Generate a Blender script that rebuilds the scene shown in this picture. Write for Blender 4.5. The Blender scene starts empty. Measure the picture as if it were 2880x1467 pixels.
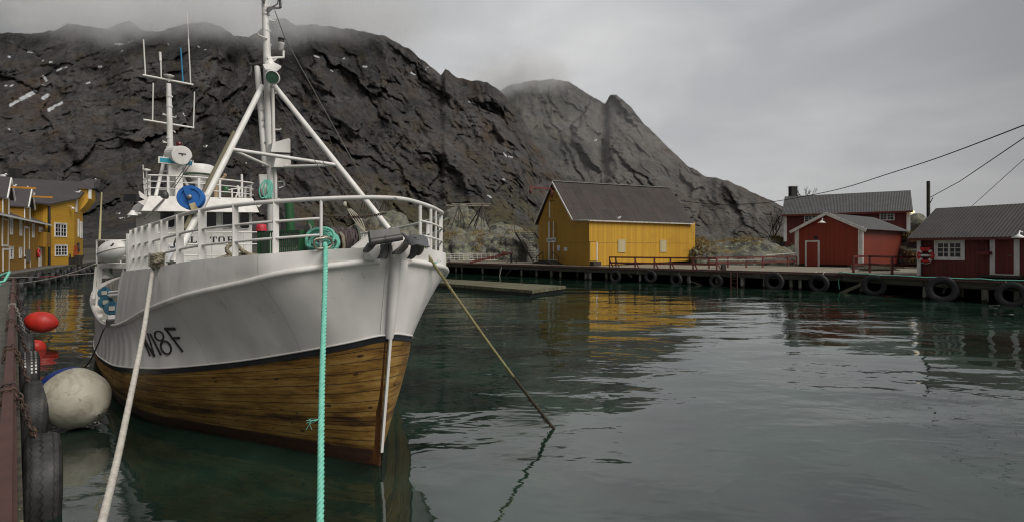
import bpy, math, random
import numpy as np
from mathutils import Vector, noise
from mathutils.bvhtree import BVHTree
V = Vector
R = math.radians
scene = bpy.context.scene
COL = scene.collection
H = 2.5                      # eye height above the water
F = 1440.0                   # focal length in photo pixels (18 mm on 36 mm)
HY = 698.0                   # horizon row

# ---------------------------------------------------------------- camera, sky, sun, exposure
cam = bpy.data.cameras.new('camera')
cam.lens = 18.0; cam.sensor_width = 36.0; cam.shift_y = -35.5 / 2880
cam.clip_start = 0.05; cam.clip_end = 8000
cam_o = bpy.data.objects.new('camera', cam); COL.objects.link(cam_o)
cam_o.location = (0, 0, H); cam_o.rotation_euler = (R(90), 0, 0)
scene.camera = cam_o

SUN_EL, SUN_AZ = R(48), R(128)          # azimuth clockwise from the view direction (+Y): behind the camera, to the right
world = bpy.data.worlds.new('World'); scene.world = world; world.use_nodes = True
wt = world.node_tree; wt.nodes.clear()
def wn(t, **k):
    n = wt.nodes.new(t)
    for a, b in k.items(): setattr(n, a, b)
    return n
sky = wn('ShaderNodeTexSky', sky_type='NISHITA', sun_disc=False, sun_elevation=SUN_EL, sun_rotation=SUN_AZ)
sky.air_density = 1.0; sky.dust_density = 4.0
hs = wn('ShaderNodeHueSaturation'); hs.inputs['Saturation'].default_value = 0.25; hs.inputs['Value'].default_value = 0.5
tc = wn('ShaderNodeTexCoord')
mp = wn('ShaderNodeMapping'); mp.inputs['Scale'].default_value = (1.5, 1.1, 3.6); mp.inputs['Location'].default_value = (0.35, 0.2, 0.0)
nz = wn('ShaderNodeTexNoise'); nz.inputs['Scale'].default_value = 1.5; nz.inputs['Detail'].default_value = 4.5; nz.inputs['Roughness'].default_value = 0.52
nz.inputs['Distortion'].default_value = 0.5
rp = wn('ShaderNodeValToRGB')
e = rp.color_ramp.elements
e[0].position = 0.30; e[0].color = (2.75, 2.80, 2.90, 1)
e[1].position = 0.70; e[1].color = (4.35, 4.33, 4.33, 1)
# thicker, darker cloud over the mountains to the left and high up; a thin bright patch ahead right
dot = wn('ShaderNodeVectorMath', operation='DOT_PRODUCT'); dot.inputs[1].default_value = V((0.10, 0.96, 0.22)).normalized()
mr = wn('ShaderNodeMapRange'); mr.inputs['From Min'].default_value = 0.64; mr.inputs['From Max'].default_value = 0.995
mr.inputs['To Min'].default_value = 0.46; mr.inputs['To Max'].default_value = 1.44
mul = wn('ShaderNodeVectorMath', operation='SCALE')
mix = wn('ShaderNodeMix', data_type='RGBA'); mix.inputs['Factor'].default_value = 0.82
bg = wn('ShaderNodeBackground'); bg.inputs['Strength'].default_value = 0.066
out = wn('ShaderNodeOutputWorld')
L = wt.links.new
L(sky.outputs[0], hs.inputs['Color'])
L(tc.outputs['Generated'], mp.inputs[0]); L(mp.outputs[0], nz.inputs['Vector']); L(nz.outputs['Fac'], rp.inputs[0])
L(tc.outputs['Generated'], dot.inputs[0]); L(dot.outputs['Value'], mr.inputs['Value'])
L(rp.outputs[0], mul.inputs[0]); L(mr.outputs[0], mul.inputs['Scale'])
L(hs.outputs[0], mix.inputs['A']); L(mul.outputs[0], mix.inputs['B'])
L(mix.outputs['Result'], bg.inputs[0]); L(bg.outputs[0], out.inputs[0])

sun = bpy.data.lights.new('sun', 'SUN'); sun.energy = 1.5; sun.angle = R(40); sun.color = (1.0, 0.96, 0.9)
sun_o = bpy.data.objects.new('sun', sun); COL.objects.link(sun_o)
sd = V((math.sin(SUN_AZ) * math.cos(SUN_EL), math.cos(SUN_AZ) * math.cos(SUN_EL), math.sin(SUN_EL)))
sun_o.rotation_euler = sd.to_track_quat('Z', 'Y').to_euler()
vs = scene.view_settings
vs.view_transform = 'Standard'; vs.look = 'None'; vs.gamma = 1.0; vs.use_curve_mapping = False; vs.exposure = 1.0
try:
    scene.cycles.max_bounces = 6; scene.cycles.glossy_bounces = 3; scene.cycles.diffuse_bounces = 3
    scene.cycles.volume_bounces = 2; scene.cycles.sample_clamp_indirect = 4.0
    scene.cycles.use_denoising = True; scene.cycles.filter_width = 1.15
except Exception:
    pass

# ---------------------------------------------------------------- where a photographed point stands
def P(px, py, Y):
    return V(((px - 1440) / F * Y, Y, H + (HY - py) / F * Y))
def G(px, py, z):                                   # on the level z
    Y = (H - z) * F / (py - HY)
    return V(((px - 1440) / F * Y, Y, z))
def PV(px, py, A, d):                               # on the upright plane through A along d -> (s, z)
    a = (px - 1440) / F
    s = (a * A.y - A.x) / (d.x - a * d.y)
    Y = A.y + s * d.y
    return s, H + (HY - py) / F * Y
TH = R(41)
BA = V((-math.sin(TH), math.cos(TH), 0)); BS = V((-math.cos(TH), -math.sin(TH), 0)); B0 = V((-1.524, 5.9, 0))
def B(u, v, z): return B0 + BA * u + BS * v + V((0, 0, z))      # boat: u aft of the stem, v to starboard
def BU(px, py, u):                                              # photographed point in the boat's cross plane u
    a = (px - 1440) / F
    q = B0 + BA * u
    v = (a * q.y - q.x) / (BS.x - a * BS.y)
    Y = q.y + v * BS.y
    return B(u, v, H + (HY - py) / F * Y)

# ---------------------------------------------------------------- mesh builder
class MB:
    def __init__(s): s.v = []; s.f = []; s.uv = []; s.sm = []
    def face(s, pts, uv=None, sm=False):
        n = len(s.v); s.v.extend([tuple(p) for p in pts]); s.f.append(list(range(n, n + len(pts))))
        s.uv.append(uv or [(0, 0)] * len(pts)); s.sm.append(sm); return s
    def quadwall(s, a, b, z0, z1):                 # upright rectangle, uv in metres
        l = (V(b) - V(a)).length
        return s.face([(a[0], a[1], z0), (b[0], b[1], z0), (b[0], b[1], z1), (a[0], a[1], z1)], [(0, z0), (l, z0), (l, z1), (0, z1)])
    def poly(s, pts, o=None, du=None, dv=None):    # polygon with uv in metres along du, dv
        pts = [V(p) for p in pts]; o = o or pts[0]
        du = V(du) if du is not None else (pts[1] - pts[0]).normalized()
        if dv is None:
            n = V((0, 0, 0))
            for i in range(1, len(pts) - 1): n += (pts[i] - pts[0]).cross(pts[i + 1] - pts[0])
            dv = n.normalized().cross(du)
        return s.face(pts, [((p - o).dot(du), (p - o).dot(V(dv))) for p in pts])
    def box(s, c, ex, ey, ez):                     # half vectors
        c = V(c); ex = V(ex); ey = V(ey); ez = V(ez)
        def q(o, a, b):
            la, lb = a.length, b.length
            s.face([o - a - b, o + a - b, o + a + b, o - a + b], [(-la, -lb), (la, -lb), (la, lb), (-la, lb)])
        q(c + ez, ex, ey); q(c - ez, -ex, ey); q(c + ey, -ex, ez); q(c - ey, ex, ez); q(c + ex, ey, ez); q(c - ex, -ey, ez)
        return s
    def cube(s, x0, x1, y0, y1, z0, z1):
        return s.box(((x0 + x1) / 2, (y0 + y1) / 2, (z0 + z1) / 2), ((x1 - x0) / 2, 0, 0), (0, (y1 - y0) / 2, 0), (0, 0, (z1 - z0) / 2))
    def bar(s, p, q, w, h, up=(0, 0, 1)):
        p = V(p); q = V(q); d = q - p; l = d.length; d.normalize(); up = V(up)
        sd = d.cross(up)
        if sd.length < 1e-4: sd = d.cross(V((1, 0, 0)))
        sd.normalize(); u2 = sd.cross(d)
        return s.box((p + q) / 2, d * l / 2, sd * w / 2, u2 * h / 2)
    def prism(s, pts, off):
        pts = [V(p) for p in pts]; off = V(off); q = [p + off for p in pts]
        s.poly(pts[::-1]); s.poly(q); n = len(pts)
        for i in range(n):
            j = (i + 1) % n; s.poly([pts[i], pts[j], q[j], q[i]])
        return s
    def sheet(s, g, uvg=None, close=False, sm=True, flip=False):
        n = len(s.v); nr = len(g); nc = len(g[0])
        for r in g: s.v.extend([tuple(p) for p in r])
        for i in range(nr - 1):
            for j in range(nc if close else nc - 1):
                k = (j + 1) % nc
                idx = [n + i * nc + j, n + i * nc + k, n + (i + 1) * nc + k, n + (i + 1) * nc + j]
                if uvg: uv = [uvg[i][j], uvg[i][j + 1] if close else uvg[i][k], uvg[i + 1][j + 1] if close else uvg[i + 1][k], uvg[i + 1][j]]
                else: uv = [(j / nc, i / nr), ((j + 1) / nc, i / nr), ((j + 1) / nc, (i + 1) / nr), (j / nc, (i + 1) / nr)]
                if flip: idx = idx[::-1]; uv = uv[::-1]
                s.f.append(idx); s.uv.append(uv); s.sm.append(sm)
        return s
    def tube(s, pts, r, n=8, caps=True, loop=False):
        pts = [V(p) for p in pts]; m = len(pts)
        rr = r if isinstance(r, (list, tuple)) else [r] * m
        ref = None; g = []; uvg = []; ln = 0.0
        for i, p in enumerate(pts):
            if loop: d = pts[(i + 1) % m] - pts[i - 1]
            else: d = pts[min(i + 1, m - 1)] - pts[max(i - 1, 0)]
            if d.length < 1e-9: d = V((0, 0, 1))
            d.normalize()
            if ref is None:
                ref = d.cross(V((0, 0, 1)))
                if ref.length < 1e-3: ref = d.cross(V((0, 1, 0)))
            ref = ref - d * ref.dot(d)
            if ref.length < 1e-6: ref = d.orthogonal()
            ref.normalize(); bi = d.cross(ref)
            if i: ln += (p - pts[i - 1]).length
            g.append([p + (ref * math.cos(2 * math.pi * k / n) + bi * math.sin(2 * math.pi * k / n)) * rr[i] for k in range(n)])
            uvg.append([(ln, k / n) for k in range(n + 1)])
        if loop: g.append(g[0]); uvg.append([(ln + 0.01, k / n) for k in range(n + 1)])
        s.sheet(g, uvg, close=True)
        if caps and not loop: s.face(g[0], None); s.face(g[-1][::-1], None)
        return s
    def lathe(s, o, ax, prof, n=20, sm=True, ref=None, sx=1.0):
        o = V(o); ax = V(ax).normalized(); x = V(ref) if ref is not None else ax.orthogonal(); x = (x - ax * x.dot(ax)).normalized(); y = ax.cross(x)
        g = []; uvg = []; l = 0
        for i, (r, h) in enumerate(prof):
            if i: l += math.hypot(r - prof[i - 1][0], h - prof[i - 1][1])
            g.append([o + ax * h + (x * math.cos(2 * math.pi * k / n) * sx + y * math.sin(2 * math.pi * k / n)) * max(r, 1e-4) for k in range(n)])
            uvg.append([(k / n, l) for k in range(n + 1)])
        s.sheet(g, uvg, close=True, sm=sm); return s
    def ball(s, c, ax, ay, az, n=16, m=10):
        c = V(c); ax = V(ax); ay = V(ay); az = V(az); g = []
        for i in range(m + 1):
            t = math.pi * (0.02 + 0.96 * i / m) - math.pi / 2
            g.append([c + az * math.sin(t) + (ax * math.cos(2 * math.pi * k / n) + ay * math.sin(2 * math.pi * k / n)) * math.cos(t) for k in range(n)])
        s.sheet(g, [[(k / n, i / m) for k in range(n + 1)] for i in range(m + 1)], close=True)
        s.face(g[0][::-1]); s.face(g[-1]); return s
    def twist(s, pts, r, pitch, n=7, strands=3):   # laid rope: strands wound round the path
        pts = [V(p) for p in pts]
        L_ = [0.0]
        for i in range(1, len(pts)): L_.append(L_[-1] + (pts[i] - pts[i - 1]).length)
        tot = L_[-1]; m = max(8, int(tot / pitch * 8)); path = []
        k = 0
        for i in range(m + 1):
            t = tot * i / m
            while k < len(L_) - 2 and L_[k + 1] < t: k += 1
            f = (t - L_[k]) / max(L_[k + 1] - L_[k], 1e-9); path.append(pts[k].lerp(pts[k + 1], f))
        for st in range(strands):
            q = []; ref = None
            for i, p in enumerate(path):
                d = (path[min(i + 1, m)] - path[max(i - 1, 0)]).normalized()
                if ref is None: ref = d.orthogonal()
                ref = (ref - d * ref.dot(d)).normalized(); bi = d.cross(ref)
                a = 2 * math.pi * (tot * i / m / pitch + st / strands)
                q.append(p + (ref * math.cos(a) + bi * math.sin(a)) * r * 0.5)
            s.tube(q, r * 0.56, n)
        return s
    def build(s, name, mat, parent=None, label=None):
        o_ = parent.matrix_world_loc if False else (parent['_loc'] if parent is not None else None)
        vv = s.v
        if o_ is not None: vv = [(p[0] - o_[0], p[1] - o_[1], p[2] - o_[2]) for p in s.v]
        me = bpy.data.meshes.new(name); me.from_pydata(vv, [], s.f)
        ul = me.uv_layers.new(name='UVMap')
        flat = [c for f in s.uv for uv in f for c in uv]; ul.data.foreach_set('uv', flat)
        me.polygons.foreach_set('use_smooth', s.sm)
        if isinstance(mat, (list, tuple)):
            for m_ in mat: me.materials.append(m_)
        else: me.materials.append(mat)
        me.validate(); me.update()
        o = bpy.data.objects.new(name, me); COL.objects.link(o)
        if parent is not None:
            o.parent = parent; o['_loc'] = parent['_loc']
        if label: o['label'] = label
        return o

def tag(o, label, cat, group=None, kind=None):
    o['label'] = label; o['category'] = cat
    if group: o['group'] = group
    if kind: o['kind'] = kind
    return o
def thing(name, label, cat, loc=(0, 0, 0), group=None):
    o = bpy.data.objects.new(name, None); COL.objects.link(o); o.location = loc; o['_loc'] = tuple(loc); o.empty_display_size = 0.2
    return tag(o, label, cat, group)
def struct(o): o['kind'] = 'structure'; return o
def dup(root, loc, rotz=None, label=None, group=None):
    r = root.copy(); COL.objects.link(r); r.location = loc
    if rotz is not None: r.rotation_euler = (0, 0, rotz)
    if label: r['label'] = label
    if group: r['group'] = group
    for ch in list(root.children):
        c = ch.copy(); COL.objects.link(c); c.parent = r
        for g in ch.children:
            d = g.copy(); COL.objects.link(d); d.parent = c
    return r
def sag(a, b, drop, n=16):
    a = V(a); b = V(b)
    return [a.lerp(b, i / n) - V((0, 0, 4 * drop * (i / n) * (1 - i / n))) for i in range(n + 1)]
def spline(pts, n=8):                              # Catmull-Rom through the points (tuples of any length)
    out = []; m = len(pts)
    for i in range(m - 1):
        p0 = pts[max(i - 1, 0)]; p1 = pts[i]; p2 = pts[i + 1]; p3 = pts[min(i + 2, m - 1)]
        for k in range(n):
            t = k / n
            out.append(tuple(0.5 * (2 * b + (c - a) * t + (2 * a - 5 * b + 4 * c - d) * t * t + (3 * b - a - 3 * c + d) * t ** 3) for a, b, c, d in zip(p0, p1, p2, p3)))
    out.append(tuple(pts[-1])); return out

# ---------------------------------------------------------------- materials
class NT:
    def __init__(s, name):
        s.m = bpy.data.materials.new(name); s.m.use_nodes = True; s.t = s.m.node_tree
        s.b = s.t.nodes['Principled BSDF']
    def n(s, t, **k):
        x = s.t.nodes.new(t)
        for a, b in k.items(): setattr(x, a, b)
        return x
    def l(s, a, b): s.t.links.new(a, b)
    def math(s, op, a, b=None, c=None):
        x = s.n('ShaderNodeMath', operation=op)
        for i, q in enumerate((a, b, c)):
            if q is None: continue
            if isinstance(q, (int, float)): x.inputs[i].default_value = q
            else: s.l(q, x.inputs[i])
        return x.outputs[0]
    def coord(s, which='Object', scale=(1, 1, 1), rot=(0, 0, 0)):
        c = s.n('ShaderNodeTexCoord'); m = s.n('ShaderNodeMapping'); m.inputs['Scale'].default_value = scale; m.inputs['Rotation'].default_value = rot
        s.l(c.outputs[which], m.inputs[0]); return m.outputs[0]
    def noise(s, vec, scale, detail=4, rough=0.55, dist=0.0):
        x = s.n('ShaderNodeTexNoise'); x.inputs['Scale'].default_value = scale; x.inputs['Detail'].default_value = detail
        x.inputs['Roughness'].default_value = rough; x.inputs['Distortion'].default_value = dist
        s.l(vec, x.inputs['Vector']); return x.outputs['Fac']
    def ramp(s, fac, stops):
        x = s.n('ShaderNodeValToRGB'); el = x.color_ramp.elements
        while len(el) < len(stops): el.new(0.5)
        for q, (p, c) in zip(el, stops):
            q.position = p; q.color = (c, c, c, 1) if isinstance(c, (int, float)) else (*c[:3], 1)
        s.l(fac, x.inputs[0]); return x.outputs[0]
    def mix(s, fac, a, b, mode='MIX'):
        x = s.n('ShaderNodeMix', data_type='RGBA', blend_type=mode)
        for k, q in (('Factor', fac), ('A', a), ('B', b)):
            if isinstance(q, (int, float)): x.inputs[k].default_value = q
            elif isinstance(q, tuple): x.inputs[k].default_value = (*q[:3], 1)
            else: s.l(q, x.inputs[k])
        return x.outputs['Result']
    def uv(s):
        c = s.n('ShaderNodeTexCoord'); x = s.n('ShaderNodeSeparateXYZ'); s.l(c.outputs['UV'], x.inputs[0]); return x.outputs[0], x.outputs[1], c.outputs['UV']
    def bump(s, h, strength=0.3, dist=0.02, prev=None):
        x = s.n('ShaderNodeBump'); x.inputs['Strength'].default_value = strength; x.inputs['Distance'].default_value = dist
        s.l(h, x.inputs['Height'])
        if prev is not None: s.l(prev, x.inputs['Normal'])
        return x.outputs[0]
    def done(s, col=None, rough=0.6, normal=None, metal=0.0, spec=None):
        b = s.b
        if col is not None:
            if isinstance(col, tuple): b.inputs['Base Color'].default_value = (*col[:3], 1)
            else: s.l(col, b.inputs['Base Color'])
        if isinstance(rough, (int, float)): b.inputs['Roughness'].default_value = rough
        else: s.l(rough, b.inputs['Roughness'])
        if normal is not None: s.l(normal, b.inputs['Normal'])
        b.inputs['Metallic'].default_value = metal
        if spec is not None: b.inputs['Specular IOR Level'].default_value = spec
        return s.m

def paint(name, c, c2=None, rough=0.45, scale=2.0, stretch=(1, 1, 0.3), bump=0.06, bscale=9, metal=0, lo=0.4, hi=0.7, spec=None):
    t = NT(name); co = t.coord('Object', stretch)
    if c2 is None: c2 = tuple(x * 0.72 for x in c)
    f = t.noise(co, scale, 6, 0.62)
    col = t.mix(t.ramp(f, [(lo, 0.0), (hi, 1.0)]), c, c2)
    n2 = t.noise(t.coord('Object'), bscale, 4)
    return t.done(col, rough, t.bump(n2, bump * 4, 0.01) if bump else None, metal, spec)
def boards(name, c, c2, period, rough=0.6, groove=0.07, horizontal=False, gdark=0.35, grain=True, seam=None, stain=None):
    t = NT(name); u, v, uvv = t.uv()
    a, b = (v, u) if horizontal else (u, v)
    x = t.math('DIVIDE', a, period); fl = t.math('FLOOR', x); fr = t.math('FRACT', x)
    wn_ = t.n('ShaderNodeTexWhiteNoise', noise_dimensions='1D'); t.l(fl, wn_.inputs['W'])
    mp_ = t.n('ShaderNodeMapping'); mp_.inputs['Scale'].default_value = (0.7, 9, 1) if horizontal else (9, 0.7, 1); t.l(uvv, mp_.inputs[0])
    gr = t.noise(mp_.outputs[0], 1.3, 6, 0.65)
    f = t.math('ADD', t.math('MULTIPLY', wn_.outputs['Value'], 0.45), t.math('MULTIPLY', gr, 0.7))
    col = t.mix(t.ramp(f, [(0.25, 0.0), (0.85, 1.0)]), c, c2)
    if stain:
        ns = t.noise(t.coord('Object', (0.5, 0.5, 0.5)), 1.1, 6, 0.65)
        col = t.mix(t.ramp(ns, [(0.55, 0.0), (0.72, 0.6)]), col, stain)
    g = t.math('LESS_THAN', fr, groove)
    if seam:
        fr2 = t.math('FRACT', t.math('DIVIDE', b, seam)); g = t.math('MAXIMUM', g, t.math('LESS_THAN', fr2, 0.012))
    col = t.mix(g, col, tuple(q * gdark for q in c2))
    hgt = t.math('SUBTRACT', t.math('MULTIPLY', gr, 0.25), g)
    return t.done(col, rough, t.bump(hgt, 0.5, 0.012))
# ================================================================ SETTING
def mat_water():
    t = NT('harbour_water')
    c1 = t.coord('Object', (1.0, 1.0, 1))
    big = t.noise(t.coord('Object', (0.22, 0.5, 1), (0, 0, R(18))), 1.0, 2, 0.5)
    mid = t.noise(t.coord('Object', (0.9, 1.5, 1), (0, 0, R(-14))), 1.0, 2, 0.5, 0.8)
    fine = t.noise(t.coord('Object', (2.6, 4.6, 1), (0, 0, R(12))), 1.0, 2, 0.5, 0.4)
    # patches of breeze: ripples come and go
    patch = t.ramp(t.noise(t.coord('Object', (0.09, 0.13, 1)), 1.0, 3, 0.5), [(0.36, 0.15), (0.64, 1.0)])
    h = t.math('ADD', t.math('MULTIPLY', big, 0.22), t.math('MULTIPLY', t.math('MULTIPLY', mid, 0.066), patch))
    h = t.math('ADD', h, t.math('MULTIPLY', t.math('MULTIPLY', fine, 0.020), patch))
    nb = t.bump(h, 0.55, 0.62)
    bed = t.noise(t.coord('Object', (0.35, 0.35, 1)), 1.0, 6, 0.6)
    col = t.mix(t.ramp(bed, [(0.34, 0.0), (0.60, 1.0)]), (0.002, 0.006, 0.0045), (0.017, 0.041, 0.027))
    m = t.done(col, 0.03, nb); t.b.inputs['IOR'].default_value = 2.1
    return m
w = MB(); w.face([(-2500, -300, 0), (2500, -300, 0), (2500, 4000, 0), (-2500, 4000, 0)])
struct(w.build('water', mat_water()))

def smooth(a, b, x):
    t = np.clip((x - a) / (b - a), 0, 1); return t * t * (3 - 2 * t)

def mat_rock(name, dark, mid, light, grass, heath, slab):
    t = NT(name)
    at = t.n('ShaderNodeVertexColor', layer_name='mask'); sp = t.n('ShaderNodeSeparateColor'); t.l(at.outputs[0], sp.inputs[0])
    n1 = t.noise(t.coord('Object', (0.012, 0.012, 0.016)), 1.0, 10, 0.66, 0.5)
    n2 = t.noise(t.coord('Object', (0.20, 0.12, 0.030)), 1.0, 8, 0.70, 0.6)       # water streaks down the faces
    n3 = t.noise(t.coord('Object', (0.42, 0.42, 0.50)), 1.0, 8, 0.74)
    vo = t.n('ShaderNodeTexVoronoi', feature='DISTANCE_TO_EDGE'); mv = t.coord('Object', (0.055, 0.05, 0.036), (0.3, 0.5, 0.4))
    nd = t.n('ShaderNodeTexNoise'); nd.inputs['Scale'].default_value = 2.0; nd.inputs['Detail'].default_value = 5; t.l(mv, nd.inputs['Vector'])
    ad = t.n('ShaderNodeVectorMath', operation='MULTIPLY_ADD'); ad.inputs[1].default_value = (.9, .9, .9); t.l(nd.outputs['Color'], ad.inputs[0]); t.l(mv, ad.inputs[2]); t.l(ad.outputs[0], vo.inputs['Vector']); vo.inputs['Scale'].default_value = 1.0
    crack = t.ramp(vo.outputs['Distance'], [(0.0, 1.0), (0.055, 0.0)])
    f = t.math('ADD', t.math('MULTIPLY', n1, 0.62), t.math('ADD', t.math('MULTIPLY', n2, 0.30), t.math('MULTIPLY', n3, 0.18)))
    col = t.ramp(f, [(0.44, dark), (0.54, mid), (0.645, light)])
    col = t.mix(t.math('MULTIPLY', at.outputs['Alpha'], t.ramp(n2, [(0.36, 0.2), (0.62, 1.0)])), col, slab)
    col = t.mix(t.math('MULTIPLY', sp.outputs[2], t.ramp(n1, [(0.40, 0.25), (0.6, 1.0)])), col, heath)
    gcol = t.mix(t.ramp(n3, [(0.4, 0.0), (0.65, 1.0)]), grass, tuple(x * 1.9 for x in grass))
    col = t.mix(t.math('MULTIPLY', sp.outputs[1], t.ramp(n3, [(0.34, 0.3), (0.55, 1.0)])), col, gcol)
    col = t.mix(t.math('MULTIPLY', crack, 0.35), col, tuple(x * 0.5 for x in dark))
    sn = t.math('GREATER_THAN', t.math('ADD', sp.outputs[0], t.math('MULTIPLY', t.math('SUBTRACT', n3, 0.5), 2.4)), 0.55)
    col = t.mix(sn, col, (0.60, 0.62, 0.64))
    nb = t.bump(n2, 0.75, 5.0); nb = t.bump(n3, 0.8, 1.8, nb); nb = t.bump(crack, 0.7, -1.2, nb)
    return t.done(col, 0.85, nb, spec=0.2)

def facet(x, y, seed):
    ds, ps = noise.voronoi(V((x, y, seed)))
    c = ps[0]; h = noise.cell_vector(V((c.x * 37.7, c.y * 41.3, seed))); q = noise.cell_vector(V((c.x * 17.1 + 5, c.y * 29.9, seed)))
    edge = min(1.0, (ds[1] - ds[0]) / 0.07)
    return (h.x - .5) * 1.6 * (x - c.x) + (h.y - .5) * 1.6 * (y - c.y) + (q.x - .5) * .55 - .10 * (1 - edge)

def mountain(name, mat, ridge, base, Yb, Yr, c0, c1, nc, nr, amp, seed, lean, jag, snow=(), gullies=(), grassy=None, heathy=None, gexp=1.25, pale=None):
    px = np.linspace(c0, c1, nc)
    rx = [p[0] for p in ridge]; ry = [p[1] for p in ridge]
    yr = np.interp(px, rx, ry)
    for i in range(nc):
        yr[i] += jag * (noise.fractal(V((px[i] / 26, seed, 0)), 0.8, 2.1, 6) * 7)
    y0 = np.interp(px, [p[0] for p in base], [p[1] for p in base])
    yb = np.interp(px, [p[0] for p in Yb], [p[1] for p in Yb]); yR = np.interp(px, [p[0] for p in Yr], [p[1] for p in Yr])
    verts = []; mask = []
    ng = len(gullies)
    for j in range(nr + 6):
        t = min(j / (nr - 1), 1.0)
        back = max(0, j - nr + 1)
        for i in range(nc):
            c = px[i]; y = y0[i] + (yr[i] - y0[i]) * t
            Yd = yb[i] + (yR[i] - yb[i]) * (1 - (1 - t) ** gexp)
            w_ = float(smooth(lean[2], lean[3], c)); r = r3 = 0.0
            for th, wt_ in ((lean[0], 1 - w_), (lean[1], w_)):
                if wt_ <= 0: continue
                ct, st = math.cos(th), math.sin(th); a = (c * ct + y * st); b = (-c * st + y * ct)
                r += wt_ * (noise.ridged_multi_fractal(V((a / 330, b / 150, seed)), 1.2, 2.1, 7, 1.0, 2.0) - 1.15)
                r3 += wt_ * noise.fractal(V((a / 120, b / 34, seed + 3)), 0.95, 2.0, 5)
            r2 = noise.fractal(V((c / 75, y / 105, seed + 7)), 0.95, 2.2, 7); r4 = noise.hetero_terrain(V((c / 210, y / 260, seed + 17)), 1.0, 2.1, 4, 0.6)
            d = -amp * ((0.30 + 0.42 * w_) * r + 0.30 * r2 + 0.10 * r3 + 0.40 * r4)
            th = lean[0] if c < lean[4] else lean[1]; ct, st = math.cos(th), math.sin(th)
            wx = c + 22 * noise.noise(V((c / 60, y / 60, seed + 31))) + 7 * noise.noise(V((c / 17, y / 17, seed + 33))); wy = y + 22 * noise.noise(V((c / 60, y / 60, seed + 37))) + 7 * noise.noise(V((c / 17, y / 17, seed + 39)))
            fa = wx * ct + wy * st; fb = -wx * st + wy * ct
            d -= amp * lean[5] * (1.05 * facet(fa / 330, fb / 120, seed) + .36 * facet(fa / 95, fb / 36, seed + 2) + .14 * facet(fa / 30, fb / 12, seed + 4))
            for gl in gullies:
                for k in range(len(gl[0]) - 1):
                    ya, yb_ = gl[0][k][1], gl[0][k + 1][1]
                    if ya <= y <= yb_:
                        xg = gl[0][k][0] + (gl[0][k + 1][0] - gl[0][k][0]) * (y - ya) / (yb_ - ya)
                        d += gl[1] * math.exp(-((c - xg) / gl[2]) ** 2) * smooth(gl[0][0][1], gl[0][0][1] + 60, y) * (1 - smooth(gl[0][-1][1] - 60, gl[0][-1][1], y))
            d *= (0.25 + 0.75 * min(1, (1 - t) * 7)) * (0.15 + 0.85 * min(1, t * 5))
            Yd = max(Yd + d, yb[i] * 0.6)
            z = H + (HY - y) / F * Yd
            if back:
                Yd += back * back * 9; z = z - back * back * 5.0
            verts.append(((c - 1440) / F * Yd, Yd, z))
            s_ = 0.0
            for (xa, ya, xb, yb2, wd) in snow:
                dx, dy = xb - xa, yb2 - ya; l2 = dx * dx + dy * dy
                q = 0 if l2 == 0 else max(0, min(1, ((c - xa) * dx + (y - ya) * dy) / l2))
                ds = math.hypot(c - xa - q * dx, y - ya - q * dy)
                s_ = max(s_, 1.15 - 0.65 * ds / wd)
            g_ = grassy(c, y, t) if grassy else 0
            h_ = heathy(c, y, t) if heathy else 0
            nn = noise.fractal(V((a / 55, b / 30, seed + 11)), 0.8, 2.1, 5)
            g_ = max(0, min(1, g_ + nn * 0.55 - 0.1)) if g_ > 0 else 0
            h_ = max(0, min(1, h_ + nn * 0.8 - 0.2)) if h_ > 0 else 0
            l_ = max(0, min(1, (pale(c, y, t) if pale else 0) + nn * .35))
            mask.append((max(0, min(1, s_)), g_, h_, l_))
    skirt = [(verts[i][0] * 0.97, verts[i][1] * 0.97, -3.0) for i in range(nc)]
    verts = skirt + verts; mask = [(0, 0.6, 0.3, 0)] * nc + mask
    faces = []; NR = nr + 7
    for j in range(NR - 1):
        for i in range(nc - 1):
            k = j * nc + i; faces.append((k, k + 1, k + nc + 1, k + nc))
    me = bpy.data.meshes.new(name); me.from_pydata(verts, [], faces)
    ca = me.color_attributes.new('mask', 'FLOAT_COLOR', 'POINT'); ca.data.foreach_set('color', [x for m_ in mask for x in m_])
    me.polygons.foreach_set('use_smooth', [True] * len(faces)); me.materials.append(mat); me.update()
    o = bpy.data.objects.new(name, me); COL.objects.link(o); return struct(o)

RIDGE1 = [(-700, 150), (-300, 70), (0, 92), (78, 96), (155, 87), (190, 66), (213, 69), (300, 84), (324, 70), (368, 60), (397, 84), (447, 89), (492, 76), (531, 67),
          (582, 62), (620, 73), (655, 100), (700, 104), (727, 89), (760, 56), (800, 50), (833, 73), (872, 69), (950, 78), (1029, 90), (1095, 106), (1152, 140),
          (1207, 185), (1240, 212), (1252, 196), (1286, 218), (1325, 229), (1370, 229), (1408, 257), (1445, 310), (1500, 405), (1545, 460), (1590, 505), (1680, 590), (1780, 668), (1840, 690), (1900, 694)]
RIDGE2 = [(1150, 330), (1300, 290), (1400, 260), (1431, 240), (1498, 227), (1554, 223), (1599, 229), (1643, 257), (1702, 293), (1716, 268), (1733, 266), (1767, 293),
          (1811, 347), (1856, 391), (1923, 458), (1985, 497), (2046, 508), (2100, 533), (2175, 568), (2240, 600), (2330, 632), (2450, 655), (2600, 668), (2900, 680), (3400, 690)]
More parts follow.
